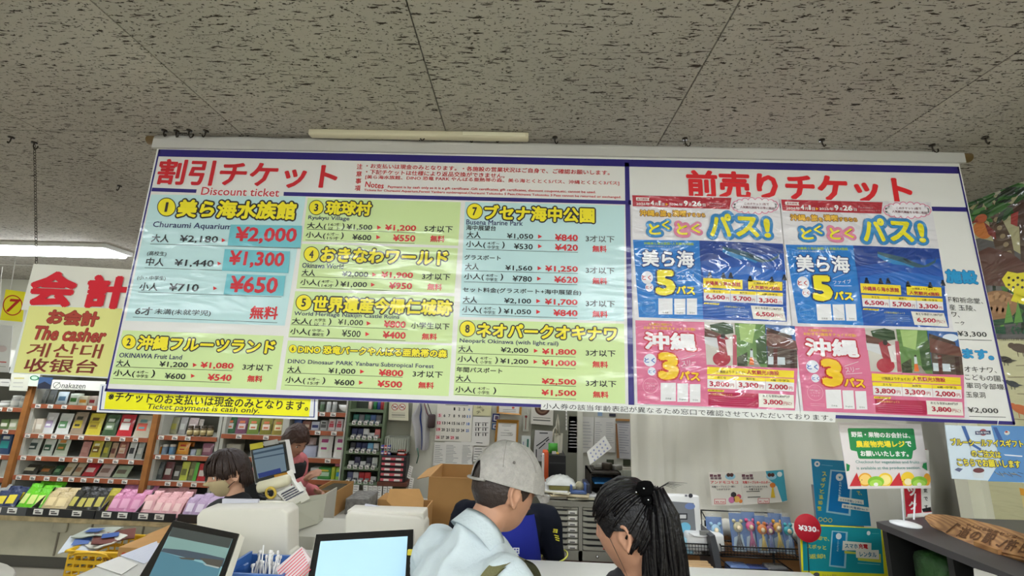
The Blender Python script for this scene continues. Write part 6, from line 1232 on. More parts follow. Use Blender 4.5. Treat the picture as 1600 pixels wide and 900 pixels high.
cc = W(300, 900, Y=1.56); MB().bevbox((cc.x - .06, 1.55, ZK + .001), (cc.x + .06, 1.66, cc.z - .02), m_pos, .008).build('stand', d1)
# ---- second register
r2 = thing('cash_register', (-.55, 1.85, ZK), 'white cash register with sloping top, behind the light blue display', 'cash register')
pb2 = Plane((0, 1.78, CAMH), (1, 0, 0), (0, 0, 1))
solid_from(pb2, [(539, 900), (539, 806), (545, 800), (655, 809), (664, 819), (666, 900)], (0, .08, 0), m_pos, .007, 'housing', r2)
solid_from(Plane((0, 1.80, CAMH), (1, 0, 0), (0, 0, 1)), [(541, 815), (542, 797), (662, 801), (663, 826)], (0, .08, 0), m_pos, .006, 'top_housing', r2)
bz = [W(539, 898, Y=1.78).x, W(666, 898, Y=1.78).x]; MB().bevbox((bz[0], 1.79, ZK + .001), (bz[1], 1.86, W(600, 850, Y=1.8).z), m_pos, .01).build('lower_housing', r2)
MB().prism([W(570, 788, Y=1.86), W(618, 796, Y=1.86), W(618, 803, Y=1.86), W(571, 797, Y=1.86)], (0, .012, 0), mat('slot_lid', (196, 196, 206))).build('paper_lid', r2)
MB().prism([W(621, 797, Y=1.86), W(661, 801, Y=1.86), W(661, 806, Y=1.86), W(621, 803, Y=1.86)], (0, .012, 0), m_pos).build('top_lid', r2)
d2 = thing('customer_display', (-.4, 1.5, ZK), 'upright customer screen with black bezel glowing plain light blue', 'screen')
A, B_, C_ = W(493, 834, Y=1.52), W(646, 827, Y=1.56), W(480, 910, Y=1.44)
ps2 = Plane(A, B_ - A, A - C_)
sc = scr_frame(ps2, [(494, 835), (646, 827), (644, 930), (476, 930)], [(501, 846), (637, 838), (632, 925), (488, 925)], d2)
MB().add(sc, [(0, 1, 2, 3)], mat('screen_blue', (158, 192, 216), 0.12, emit=0.36, coat=0.5)).build('screen', d2)
cc = W(560, 905, Y=1.56); MB().bevbox((cc.x - .06, 1.56, ZK + .001), (cc.x + .06, 1.68, cc.z - .02), m_pos, .008).build('stand', d2)
o = MB().bevbox(W(636, 868, Y=1.5) + Vector((0, 0, -.0)), W(648, 858, Y=1.51), mat('sticker_yellow', (226, 206, 60), .5), .002).build('yellow_tag', d2)
# ---- blue tray with cotton-like straws, pink striped packet
tr = thing('blue_tray', (-.78, 1.5, ZK), 'blue plastic tray of white straws and wrapped sticks between the screens', 'tray'); m_bt = mat('tray_blue', (60, 106, 176), 0.35)
tx0, tx1 = W(364, 895, Y=1.50).x, W(452, 895, Y=1.50).x; tzt = W(400, 893, Y=1.48).z
for (a, b) in (((tx0, 1.46, ZK + .001), (tx1, 1.468, tzt)), ((tx0, 1.58, ZK + .001), (tx1, 1.588, tzt + .01)), ((tx0, 1.468, ZK + .001), (tx0 + .008, 1.58, tzt + .02)), ((tx1 - .008, 1.468, ZK + .001), (tx1, 1.58, tzt)), ((tx0 + .008, 1.468, ZK + .001), (tx1 - .008, 1.58, ZK + .008))): MB().box(a, b, m_bt).build('wall_panel', tr)
mb = MB(); mb.prism([W(364, 893, Y=1.5), W(380, 883, Y=1.5), W(383, 884, Y=1.5), W(381, 891, Y=1.5)], (0, .02, 0), m_bt); mb.build('raised_corner', tr)
random.seed(3)
for i in range(26):
 px = random.uniform(392, 440); py = random.uniform(862, 884) if px > 404 else random.uniform(876, 886); y = random.uniform(1.49, 1.56)
 if i == 0: px, py, y = 412, 852, 1.52
 a = W(px, py, Y=y); b = Vector((a.x + random.uniform(-.02, .02), y, ZK + .03)); mb = MB().tube([b, a], .0022, mat('straw_white', (224, 222, 220), 0.4), 6)
 if i: mb.lathe(a - Vector((0, 0, .005)), [(0, 0), (.0035, .002), (.0045, .006), (.0035, .011), (0, .012)], mat('straw_tip', (232, 230, 228), 0.7), 7)
 mb.build('wrapped_straw', None, 'tall single white stick in the blue tray' if i == 0 else 'white stick with fluffy tip bunched in the blue tray', 'stick', None if i == 0 else 'white sticks in the blue tray')
pp_ = thing('striped_packet', W(455, 900, Y=1.5), 'pink and white striped flat packet leaning by the blue tray', 'packet')
A, B_, C_ = W(430, 890, Y=1.5), W(471, 854, Y=1.52), W(440, 905, Y=1.47); pk = Plane(A, B_ - A, A - C_)
q = [pk.uv(*x) for x in ((431, 888), (471, 854), (486, 874), (444, 925))]; MB().prism([pk.at(a.x, a.y) for a in q], pk.n * -.02, mat('packet_white', (230, 214, 214), .5)).build('packet', pp_)
p = Print(pk, 'flat')
for k in range(9): x = 434 + k * 5.4; p.line(434 + k * 1.7, 893 + k * 4 , 472 + k * 1.7, 859 + k * 4 - 1.5, 1.9, (222, 90, 110), 1)
p.build('stripes', pp_)
# ---- things on the cashier's side: her terminal screen, scanner, tape, coin tray
tz = thing('register_terminal', W(420, 780, Y=2.3), 'staff terminal with a blue-lit screen facing the cashier, yellow notes on top', 'terminal')
A, B_, C_ = W(392, 699, Y=2.62), W(446, 690, Y=2.52), W(400, 756, Y=2.57); pt_ = Plane(A, B_ - A, A - C_)
MB().prism([pt_.at(*pt_.uv(*x)) for x in ((390, 697), (445, 687), (455, 740), (399, 757))], pt_.n * -.03, mat('terminal_white', (214, 212, 206), .4)).build('rear_shell', tz)
MB().prism([pt_.at(*pt_.uv(*x), .003) for x in ((392, 700), (446, 690), (453, 738), (400, 755))], pt_.n * -.003, m_bez).build('bezel', tz)
p = Print(pt_, 'flat'); p.base = 8
p.poly([(396, 704), (443, 694), (449, 735), (404, 748)], EM('term_screen', (128, 152, 170), .45), 1); p.poly([(396, 708), (444, 698), (445, 701), (397, 711)], EM('term_bar', (70, 96, 120), .3), 2); p.poly([(398, 716), (446, 707), (446, 709), (398, 718)], EM('term_bar', (70, 96, 120), .3), 2); p.poly([(404, 740), (439, 731), (441, 738), (406, 747)], EM('term_keys', (40, 66, 150), .4), 2)
p.build('screen', tz)
for pts, c in (([(392, 694), (412, 690.5), (413, 699), (393, 703)], (226, 214, 60)), ([(413, 690), (435, 686), (437, 693), (415, 697)], (206, 206, 200)), ([(430, 742), (453, 737), (453, 741), (431, 746)], (226, 160, 50))): MB().prism([pt_.at(*pt_.uv(*x), .008) for x in pts], pt_.n * -.002, mat('note_%d_%d_%d' % c, c, .6)).build('sticky_note', tz)
a = W(432, 775, Y=2.6); MB().bevbox((a.x - .05, 2.58, ZK - .05), (a.x + .05, 2.66, a.z + .08), m_pos, .01).build('stand', tz)
MB().bevbox(W(424, 800, Y=2.2), W(480, 760, Y=2.45), mat('side_counter', (186, 184, 170), .5), .01).build('register_body', tz)
sd = thing('side_desk', (-1.2, 2.35, 0), 'staff desk behind the registers carrying the terminal and keyboard', 'desk')
e0, e1 = W(385, 800, Y=2.2), W(488, 800, Y=2.45); MB().box((e0.x + .2, 2.15, 0), (e1.x, 2.75, e0.z - .005), mat('side_counter', (120, 120, 112))).build('carcass', sd)
a = W(424, 762, Y=2.15); MB().lathe(W(404, 762, Y=2.13), [(.022, 0), (.026, .005), (.026, .13), (.02, .14)], mat('printer_cream', (206, 200, 170), .5), 16, axis=(1, .1, .28)).build('receipt_roll', None, 'cream paper roll lying below the terminal screen', 'roll')
MB().tube([W(423, 770, Y=2.12) + Vector((.022 * math.cos(t), -.008 * math.sin(t), .024 * math.sin(t))) for t in [2 * math.pi * k / 20 for k in range(20)]], .006, mat('ring_yellow', (206, 176, 70), .4), 6, closed=True).build('tape_ring', None, 'yellow and black tape ring beside the masked cashier', 'tape')
MB().tube([W(414, 770, Y=2.14) + Vector((.03 * math.cos(t), -.008 * math.sin(t), .02 * math.sin(t))) for t in [2 * math.pi * k / 20 for k in range(20)]], .011, m_blackp, 6, closed=True).build('headset', None, 'black headset ring next to the yellow tape ring', 'headset')
kb = thing('register_keyboard', W(455, 770, Y=2.2), 'white sloping register keyboard with grey keys', 'keyboard')
A, B_, C_ = W(434, 768, Y=2.3), W(470, 752, Y=2.3), W(448, 785, Y=2.1); pk_ = Plane(A, B_ - A, A - C_)
q = [(432, 770), (470, 752), (480, 770), (448, 786)]; MB().prism([pk_.at(*pk_.uv(*x)) for x in q], pk_.n * -.03, m_pos).build('housing', kb)
mb = MB()
for i in range(5):
 for j in range(4):
  u_, v_ = (i + .5) / 5, (j + .5) / 4; x = 439 + 27 * u_ + 9 * v_; y = 771 - 14 * u_ + 13 * v_; c = pk_.uv(x, y)
  mb.prism([pk_.at(c.x + a_, c.y + b_, .004) for a_, b_ in ((-.008, -.006), (.008, -.006), (.008, .006), (-.008, .006))], pk_.n * -.004, mat('key_grey', (84, 84, 96), .5))
mb.build('keys', kb, kind='stuff')
A, B_, C_ = W(448, 736, Y=2.2), W(456, 733, Y=2.2), W(466, 770, Y=2.12); pr_ = Plane(A, B_ - A, A - C_)
rc = MB().prism([W(448, 737, Y=2.19), W(456.5, 733, Y=2.19), W(463, 752, Y=2.17), W(476, 766, Y=2.12), W(469, 769, Y=2.12), W(455, 756, Y=2.17)], (0, .001, 0), m_pap).build('receipt', None, 'curling white receipt hanging from the register above the keyboard', 'receipt')
gb_ = thing('register_bin', W(478, 800, Y=2.3), 'open pale grey plastic bin attached beside the keyboard', 'bin')
P4 = [(455, 793), (501, 779), (498, 812), (452, 832)]
a, b, c, d_ = W(456, 791, Y=2.05), W(501, 779, Y=2.25), W(495, 818, Y=2.2), W(453, 831, Y=2.05); bk_ = Vector((.02, .16, .0))
m_bin = mat('bin_pale', (176, 176, 158), .45)
MB().prism([a, b, c, d_], (a - b).cross(d_ - a).normalized() * .006, m_bin).build('front_wall', gb_); MB().prism([a, a + bk_ * .7 + Vector((0, 0, .015)), d_ + bk_ * .7, d_], (.004, 0, 0), m_bin).build('side_wall', gb_)
MB().prism([a + bk_ * .7 + Vector((0, 0, .015)), b + bk_ * .3 + Vector((0, 0, .01)), c + bk_ * .3, d_ + bk_ * .7], (0, .004, 0), m_bin).build('rear_wall', gb_); MB().prism([d_, c, c + bk_ * .3, d_ + bk_ * .7], (0, 0, .004), m_bin).build('bottom', gb_)
MB().box((d_.x - .02, 2.04, 0), (d_.x + .24, 2.3, min(c.z, d_.z) - .004), mat('side_counter', (120, 120, 112))).build('bin_pedestal', gb_)
# ================================================================== RIGHT SIDE
m_cur = mat('curtain_cloth', (212, 209, 196), 0.9, sheen=.2)
YCU = 2.72; cx0 = xs_(985, 640, YCU); cx1 = 2.62
def curf(u_, v_, back=0):
 x = cx0 + (cx1 - cx0) * u_; z = 0.86 + (ZC - 0.1 - 0.86) * v_
 left = max(0, 1 - u_ * 3.2)
 y = 0.02 * math.sin(u_ * 95) * (left + .12) + 0.012 * math.sin(u_ * 41 + 1)
 dgl = (1 - v_) * 2.2 + u_ * 1.6; y += (1 - left) * (0.035 * math.sin(dgl * 6.0 + 2 * math.sin(u_ * 5)) * (0.35 + .65 * (1 - v_)) + .015 * noise.noise(Vector((u_ * 9, v_ * 6, 2))))
 y += 0.01 * noise.noise(Vector((u_ * 30, v_ * 3, 7)))
 return Vector((x, YCU + y + back, z))
mb = MB(); mb.grid(170, 60, curf, m_cur); mb.grid(40, 12, lambda a_, b_: curf(a_, b_, .004), m_cur)
mb.build('curtain', None, 'large pale cream cloth curtain hanging behind the display rack', 'curtain')
MB().tube([(cx0 - .05, YCU, ZC - .08), (2.3, YCU, ZC - .08)], .012, mat('rail_white', (200, 200, 196), .4, metal=.3), 10).build('curtain_rail', None, 'curtain rail near the ceiling, hidden behind the banner', 'rail')
mb = MB(); hx0, hx1 = W(1058, 830, Y=2.62).x, W(1262, 830, Y=2.62).x; hz = W(1150, 826, Y=2.62).z
mb.grid(60, 14, lambda u_, v_: Vector((hx0 + (hx1 - hx0) * u_, 2.6 + (0.05 + .01 * math.sin(u_ * 17)) * math.cos(v_ * 2 * math.pi), hz + .008 * math.sin(u_ * 23) + (0.042 + .008 * math.sin(u_ * 31 + v_ * 9)) * math.sin(v_ * 2 * math.pi))), mat('hem_cloth', (214, 212, 202), .9))
mb.build('rolled_cloth', None, 'rolled white cloth lying along the foot of the curtain', 'cloth')
lg = MB().box((hx0 - .03, 2.54, 0), (hx1 + .3, 2.68, hz - .055), mat('ledge_wood', (150, 104, 60), .6, noise_scale=9, noise_amt=.2)).build('wooden_ledge', None, 'brown wooden unit behind the wire rack', 'cabinet')
mu = Plane((2.332, 0, CAMH), (0, -1, 0), (0, 0, 1)); mu.n = Vector((-1, 0, 0))
def mp(x, y): return mu.uv(x, y)
zt_ = CAMH + .985
t = thing('wildlife_poster', (2.33, 1.9, 1.2), 'large glossy jungle wildlife poster covering the right wall', 'poster')
zsplit = W(1590, 505, X=2.332).z
MB().box((2.3315, 0.5, 1.0), (2.3345, 2.34, zt_), ink((206, 202, 158), 'pouch')).build('sheet', t)
p = Print(mu, 'pouch'); MGn, MDk, MBr = (58, 110, 46), (36, 52, 34), (92, 72, 54)
def U(y, z): return (y, z)      # metres: depth y, height z
def PM(pts, c, lay):
 P3 = [Vector((2.3312 - lay * .0003, a, b)) for a, b in pts]; p.mb.add(P3, [tuple(range(len(P3)))], p.col(c))
def EL(y, z, ry, rz, c, lay, rot=0, seg=22):
 PM([(y + ry * math.cos(t_) * math.cos(rot) - rz * math.sin(t_) * math.sin(rot), z + ry * math.cos(t_) * math.sin(rot) + rz * math.sin(t_) * math.cos(rot)) for t_ in [2 * math.pi * i / seg for i in range(seg)]], c, lay)
def at(x, y): v = W(x, y, X=2.331); return (v.y, v.z)
yv0, yv1 = 0.5, 2.34
PM([(yv0, zsplit), (yv1, zsplit), (yv1, zt_), (yv0, zt_)], (176, 170, 128), 1)
PM([(yv0, zsplit), (yv1, zsplit), (yv1, zsplit + .03), (yv0, zsplit + .03)], (30, 74, 48), 6)
random.seed(21)
PM([at(1484, 385), at(1530, 372), at(1565, 380), at(1600, 400), at(1640, 420), at(1640, 530), at(1520, 530)], (92, 90, 88), 2)       # grey rock
PM([at(1540, 318), at(1552, 316), at(1580, 370), at(1590, 420), at(1565, 425), at(1548, 360)], (86, 66, 50), 3)   # trunk
for k in range(7): a = at(1552 + k * 5, 330 + k * 13); EL(a[0], a[1], .012, .012, (150, 132, 100), 3.5)
PM([at(1590, 300), at(1612, 300), at(1612, 420), at(1596, 420)], (74, 54, 44), 3)
for k in range(120):
 x = random.uniform(1490, 1660); y = random.uniform(285, 338) + max(0, (1560 - x)) * .25; a = at(x, y); EL(a[0], a[1], random.uniform(.02, .05), random.uniform(.008, .018), random.choice((MGn, (40, 84, 40), (80, 140, 60), MDk)), 4 + .01 * k, random.uniform(-1, 1), 8)
for k in range(60):
 x = random.uniform(1525, 1660); y = random.uniform(430, 500); a = at(x, y); EL(a[0], a[1], random.uniform(.03, .08), random.uniform(.008, .014), random.choice((MGn, (40, 84, 40), (110, 160, 70), MDk)), 2.6 + .01 * k, random.uniform(.6, 2.4), 8)
for k in range(4): PM([(.55 + k * .33, zsplit + .03), (.62 + k * .33, zsplit + .03), (.6 + k * .33, zt_ - .1), (.56 + k * .33, zt_ - .1)], (86, 66, 50), 3 + .1 * k)
PM([(.5, zsplit + .03), (1.72, zsplit + .03), (1.7, zsplit + .16), (1.2, zsplit + .22), (.5, zsplit + .18)], (92, 90, 88), 2.1)
for k in range(230):
 y_ = random.uniform(.54, 1.74); top_ = k % 3; z_ = random.uniform(zt_ - .2, zt_ - .02) if top_ else random.uniform(zsplit + .05, zsplit + .3); EL(y_, z_, random.uniform(.03, .07), random.uniform(.01, .02), random.choice((MGn, (40, 84, 40), (80, 140, 60), MDk)), 4 + .008 * k, random.uniform(-1, 1.6), 8)
a = at(1535, 360); EL(a[0], a[1], .052, .036, (206, 120, 50), 6, 1.0); a = at(1533, 342); EL(a[0], a[1], .03, .024, (190, 92, 48), 6.4); PM([at(1527, 341), at(1518, 349), at(1529, 347)], (150, 60, 50), 6.5)
PM([at(1538, 347), at(1556, 362), at(1557, 374), at(1545, 366)], (130, 44, 44), 6.6)
PM([at(1582, 322), at(1598, 311), at(1612, 320), at(1612, 352), at(1590, 354)], (76, 50, 40), 6); PM([at(1572, 324), at(1586, 316), at(1584, 324)], (60, 50, 40), 6.2); PM([at(1580, 335), at(1592, 330), at(1590, 354), at(1580, 350)], (160, 50, 44), 6.3)
PM([at(1520, 398), at(1545, 386), at(1580, 395), at(1612, 420), at(1612, 450), at(1530, 445)], (94, 60, 50), 5)    # brown animal
a = at(1556, 478); EL(a[0], a[1], .1, .075, (150, 110, 72), 5.4);
for k in range(5): b = at(1540 + k * 9, 462 + abs(k - 2) * 4); EL(b[0], b[1], .018, .02, (176, 132, 88), 5.6, 0, 6)
for k in range(4): b = at(1545 + k * 9, 482 + k); EL(b[0], b[1], .02, .022, (168, 124, 84), 5.65, 0, 6)
PM([at(1566, 436), at(1575, 424), at(1590, 427), at(1612, 424), at(1612, 470), at(1588, 460), at(1572, 448)], (232, 218, 50), 7)
for k in range(8): b = at(1577 + (k % 4) * 7, 434 + (k // 4) * 11 + (k % 2) * 4); EL(b[0], b[1], .006, .006, (50, 44, 30), 7.4)
PM([at(1585, 458), at(1580, 470), at(1600, 476), at(1612, 468)], (232, 218, 50), 7)
for x in (1535, 1570, 1585): PM([at(x, 505), at(x + 6, 470), at(x + 14, 503)], (96, 150, 66), 7.6)
p.build('jungle_picture', t, 'jungle scene of birds, a turtle and a yellow spotted frog')
p = Print(mu, 'pouch'); p.base = 4
pq = Plane((2.3306, 0, CAMH), (0, -1, 0), (0, 0, 1)); pq.n = Vector((-1, 0, 0)); p.p = pq
p.text('図鑑 《やんばる》', 1552, 516, 1640, 516, 13, (30, 84, 58), 2, bold=.05); p.text('この森には貴重な動物がすんでいます', 1555, 530, 1680, 530, 5, (70, 60, 50), 2)
p.build('caption', t)
p = Print(mu, 'pouch')
for x, y, s_, c in ((1572, 562, .022, (50, 44, 40)), (1594, 544, .03, (92, 76, 62)), (1583, 600, .02, (60, 66, 70)), (1596, 640, .03, (206, 110, 60))):
 a = at(x, y); EL(a[0], a[1], s_ * 1.3, s_ * .7, c, 5, .3); EL(a[0] + s_ * 1.1, a[1] + s_ * .5, s_ * .5, s_ * .45, c, 5.3); PM([(a[0] - s_, a[1]), (a[0] - s_ * 2.2, a[1] - s_ * .3), (a[0] - s_, a[1] - s_ * .5)], c, 5.5)
 for k in (-.3, .4): PM([(a[0] + k * s_, a[1] - s_ * .5), (a[0] + k * s_ + .003, a[1] - s_ * .5), (a[0] + k * s_ + .003, a[1] - s_ * 1.3), (a[0] + k * s_, a[1] - s_ * 1.3)], c, 5.6)
for x, y in ((1575, 590), (1588, 572), (1590, 616), (1580, 655)): a = at(x, y); PM([(a[0], a[1]), (a[0] - .09, a[1]), (a[0] - .09, a[1] + .004), (a[0], a[1] + .004)], (150, 140, 110), 5)
p.build('small_animals', t)
st = MB().box((2.329, 2.06, W(1545, 783, X=2.33).z), (2.334, 2.2, W(1545, 752, X=2.33).z), mat('sticker_cream', (222, 206, 140), .5)).build('wall_sticker', None, 'small cream and orange sticker on the cream wall below the ice cream sign', 'sticker')
zc1 = W(1545, 762, X=2.33).z; MB().box((2.328, 2.06, zc1), (2.3295, 2.2, W(1545, 752, X=2.33).z), mat('sticker_orange', (232, 164, 50), .5)).build('orange_band', st); MB().box((2.328, 2.1, zc1 - .055), (2.3295, 2.15, zc1 - .018), m_dark).build('dark_mark', st)
# ---- promo cards pinned on the curtain
m_clear = mat('clear_sleeve', (206, 206, 196), .15, coat=.6)
YW = 2.62
pl = Plane((0, YW, CAMH), (1, 0, 0), (0, 0, 1))
def charm(p, x, y, c, c2, s_=1):
 p.ell(x, y, 3.4 * s_, 3 * s_, c, 3); p.poly([(x - .8, y + 2), (x + .8, y + 2), (x + 3.2 * s_, y + 15 * s_), (x - 2.2 * s_, y + 15 * s_)], c2, 2.8)
for i, (pts, lb, alt) in enumerate((([(1107, 738), (1157, 738), (1161, 789), (1112, 790)], 'white card with pink and yellow charms in the left half of the curtain cards', 0), ([(1157, 738), (1224, 734), (1230, 784), (1161, 789)], 'white and teal card with a yellow cable charm, right of the pair on the curtain', 1))):
 pk_ = Plane((0, YW - .004 * i, CAMH), (1, 0, 0), (0, 0, 1)); o = slab_on(pk_, pts, .002, ink((226, 220, 208), 'flat'), 'charm_card', label=lb, cat='card'); p = Print(pk_, 'flat'); x0 = pts[0][0]
 if alt: p.poly([(1196, 736), (1224, 734), (1230, 782), (1222, 784), (1214, 760), (1200, 748)], (70, 160, 180), 1); p.ell(1218, 741, 4, 4, (220, 228, 226), 1.5)
 for k in range(3): p.rect(x0 + 2 + k * 6, 741 + (k % 2), x0 + 7 + k * 6, 745, (110, 70, 80), 2); p.rect(x0 + 3 + k * 6, 745.5, x0 + 8 + k * 6, 749, (130, 110, 110), 2)
 xx = x0 + (28 if not alt else 42); p.ell(xx + 6, 744.5, 8, 5, (150, 196, 214), 2); p.ell(xx + 3, 742, 3, 3, (90, 60, 56), 3); p.ell(xx + 8, 742, 3, 3, (90, 60, 56), 3)
 p.text('アンドモコモコ' if not alt else '充電ケーブルキーホルダー', x0 + 3, 753.5, x0 + 46, 753.5, 4.6, (214, 90, 90), 3, bold=.03); p.text('充電ケーブルとご一緒に' if not alt else 'これ1本でどんなスマホも', x0 + 5, 760.5, x0 + 42, 760, 3, BLK, 3, bold=.02); p.text('いかがですか?' if not alt else '充電できます!', x0 + 13, 764.5, x0 + 34, 764.3, 3, BLK, 3, bold=.02)
 rx = x0 + (9 if not alt else 27); ry = 779.5 if not alt else 778.5; p.rect(rx, ry, rx + 18, ry + 8, (206, 80, 84), 2); p.rect(rx + .8, ry + .8, rx + 17.2, ry + 7.2, (236, 224, 214), 2.4); p.text('¥3,750' if not alt else '¥1,760', rx + 2, ry + 5, rx + 16, ry + 5, 3.4, (206, 60, 64), 3, bold=.02)
 if not alt:
  for (x, y, r_, c) in ((1143, 781, 5, (206, 120, 160)), (1146, 773, 4.4, (60, 56, 60)), (1154, 776, 4, (206, 90, 110)), (1151, 780, 5, (230, 180, 90)), (1157, 783, 3, (220, 130, 60))): p.ell(x, y, r_, r_, c, 2 + r_ * .1)
 else:
  charm(p, 1207, 758, (220, 130, 60), (226, 190, 60), 1.3); p.line(1166, 768, 1187, 767.5, 1, BLK, 2); p.line(1168, 777, 1188, 776.3, 1, BLK, 2)
 p.build('print', o)
# ---- wire rack with charm packets
YR = 2.3; rk = thing('wire_rack', W(1185, 890, Y=YR), 'black wire display rack of cable charms at the foot of the curtain', 'rack'); m_wire = mat('wire_black', (24, 24, 26), .35, metal=.4)
rx0, rx1 = W(1127, 860, Y=YR).x, W(1254, 866, Y=YR).x; rz0 = W(1190, 872, Y=YR).z; rz1 = W(1190, 856, Y=YR).z
dpt = .22
mb = MB()
for (z, y) in ((rz0, YR), (rz1, YR), (rz0, YR + dpt), (rz1 + .1, YR + dpt)): mb.tube([(rx0, y, z), (rx1, y, z)], .0035, m_wire, 6)
for x in (rx0, rx1):
 mb.tube([(x, YR, rz0), (x, YR, rz1), (x, YR + dpt, rz1 + .1), (x, YR + dpt, rz0), (x, YR, rz0)], .0035, m_wire, 6)
for i in range(26): x = rx0 + (rx1 - rx0) * i / 25; mb.tube([(x, YR, rz1), (x, YR, rz0), (x, YR + dpt, rz0)], .0013, m_wire, 4)
for i in range(1, 4): mb.tube([(rx0, YR, rz0 + (rz1 - rz0) * i / 4), (rx1, YR, rz0 + (rz1 - rz0) * i / 4)], .0012, m_wire, 4)
mb.build('upper_basket', rk)
mb = MB(); lx0, lx1 = W(1063, 855, Y=YR).x, W(1115, 860, Y=YR).x; lz0, lz1 = W(1090, 867, Y=YR).z, W(1090, 850, Y=YR).z
for z in (lz0, lz1): mb.tube([(lx0, YR, z), (lx1, YR, z), (lx1, YR + .2, z), (lx0, YR + .2, z)], .0032, m_wire, 6, closed=True)
for i in range(12): x = lx0 + (lx1 - lx0) * i / 11; mb.tube([(x, YR, lz1), (x, YR, lz0), (x, YR + .2, lz0)], .0013, m_wire, 4)
for i in range(1, 3): mb.tube([(lx0, YR, lz0 + (lz1 - lz0) * i / 3), (lx1, YR, lz0 + (lz1 - lz0) * i / 3)], .0012, m_wire, 4)
mb.build('left_basket', rk)
mb = MB(); z2a, z2b = W(1190, 915, Y=YR).z, W(1190, 893, Y=YR).z
for z in (z2a, z2b): mb.tube([(rx0 + .05, YR + .02, z), (rx1 - .04, YR + .02, z), (rx1 - .04, YR + .2, z), (rx0 + .05, YR + .2, z)], .0032, m_wire, 6, closed=True)
for i in range(22): x = rx0 + .05 + (rx1 - rx0 - .09) * i / 21; mb.tube([(x, YR + .02, z2b), (x, YR + .02, z2a), (x, YR + .2, z2a)], .0013, m_wire, 4)
mb.build('lower_basket', rk)
for x, y in ((rx0 + .02, YR + dpt), (rx1 - .02, YR + dpt), (lx0 + .01, YR + .2)): MB().tube([(x, y, rz1 + .05), (x, y, 0.0)], .006, m_wire, 8).build('leg', rk)
MB().prism([W(1110, 838, Y=2.26), W(1117, 836, Y=2.26), W(1124, 862, Y=2.26), W(1130, 905, Y=2.26), W(1122, 905, Y=2.26), W(1113, 862, Y=2.26)], (0, .2, 0), mat('rack_divider', (70, 72, 76), .4)).build('divider', rk)
m_blc = mat('card_blue', (66, 110, 170), .4)
def charm_pack(i, x0, y0, x1, y1, c, c2, lb):
 Y = YR + .06 + .012 * (i % 3); a = W((x0 + x1) / 2, y1, Y=Y); wd = W(x1, y0, Y=Y).x - W(x0, y0, Y=Y).x; h = (W(x0, y0, Y=Y).z - W(x0, y1, Y=Y).z); z = max(rz0 + .002, a.z)
 lean = W((x0 + x1) / 2, y0, Y=Y).x - a.x
 t = thing('charm_packet', (a.x, Y, z), lb, 'packet', 'cable charm packets in the rack'); b = Vector((a.x, Y, z)); R = Matrix.Rotation(-.12, 3, 'X')
 def q(u_, v_, e=0): return b + R @ Vector(((u_ - .5) * wd + 0 * lean, -e, v_ * h))
 MB().prism([q(0, 0), q(1, 0), q(1, 1), q(0, 1)], (0, .002, 0), m_blc).build('backing_card', t)
 MB().prism([q(.05, .0, .002), q(.95, 0, .002), q(.8, .45, .002), q(.2, .35, .002)], (0, .001, 0), mat('card_pale', (170, 190, 200), .4)).build('card_print', t)
 mc = mat('charm_%d_%d_%d' % c, c, .45); mc2 = mat('charm_%d_%d_%d' % c2, c2, .5)
 mb = MB(); mb.lathe(q(.5, .64, .012), [(0, -.008), (.02, -.004), (.024, 0), (.02, .006), (0, .009)], mc, 14, axis=(0, -1, .1))
 for s_ in (-1, 1): mb.lathe(q(.5 + s_ * .26, .8, .012), [(0, -.005), (.009, -.002), (.009, .003), (0, .006)], mc, 10, axis=(0, -1, .1))
 mb.lathe(q(.5, .63, .022), [(0, -.002), (.011, 0), (.008, .003), (0, .004)], mat('charm_pale', (232, 214, 180), .5), 10, axis=(0, -1, .1)); mb.build('charm_head', t)
 mb = MB()
 for s_ in (-1, 0, 1): mb.tube([q(.5, .55, .012), q(.5 + s_ * .04, .35, .014), q(.5 + s_ * .22, .08, .012)], .0045, mc2, 6)
 mb.build('charm_cable', t)
 mf = mat('clear_film', (225, 228, 230), .06, alpha=.16, coat=1.0, bump=35, bump_strength=1.0)
 mb = MB(); mb.grid(5, 7, lambda u_, v_: q(u_, v_ * 1.12, .03 * math.sin(math.pi * u_) * (1 - v_ * .6) + .003), mf); mb.build('clear_bag', t)
for i, (x0, y0, x1, y1, c, c2, lb) in enumerate(((1108, 812, 1133, 864, (150, 190, 214), (90, 150, 190), 'pale blue cable charm packet at the left end of the rack'), (1146, 810, 1167, 868, (190, 180, 140), (40, 44, 50), 'cream and black cable charm packet in the rack'),
 (1166, 810, 1187, 869, (206, 80, 130), (176, 20, 110), 'magenta rabbit-eared cable charm packet in the rack'), (1186, 813, 1203, 870, (220, 130, 60), (206, 176, 60), 'orange cable charm packet right of the magenta one'), (1199, 816, 1213, 870, (150, 90, 130), (90, 110, 170), 'purple and blue cable charm packet half hidden in the rack'),
 (1209, 813, 1231, 872, (220, 160, 60), (226, 190, 50), 'yellow round-faced cable charm packet in the rack'), (1229, 817, 1244, 874, (60, 160, 170), (110, 150, 190), 'teal cable charm packet at the right end of the rack'))): charm_pack(i, x0, y0, x1, y1, c, c2, lb)
o = MB().bevbox(W(1042, 866, Y=2.36), W(1088, 772, Y=2.40), mat('card_white', (214, 214, 212), .35), .006).build('product_stand', None, 'tall white backing card with grey and blue goods behind the ponytail', 'display card')
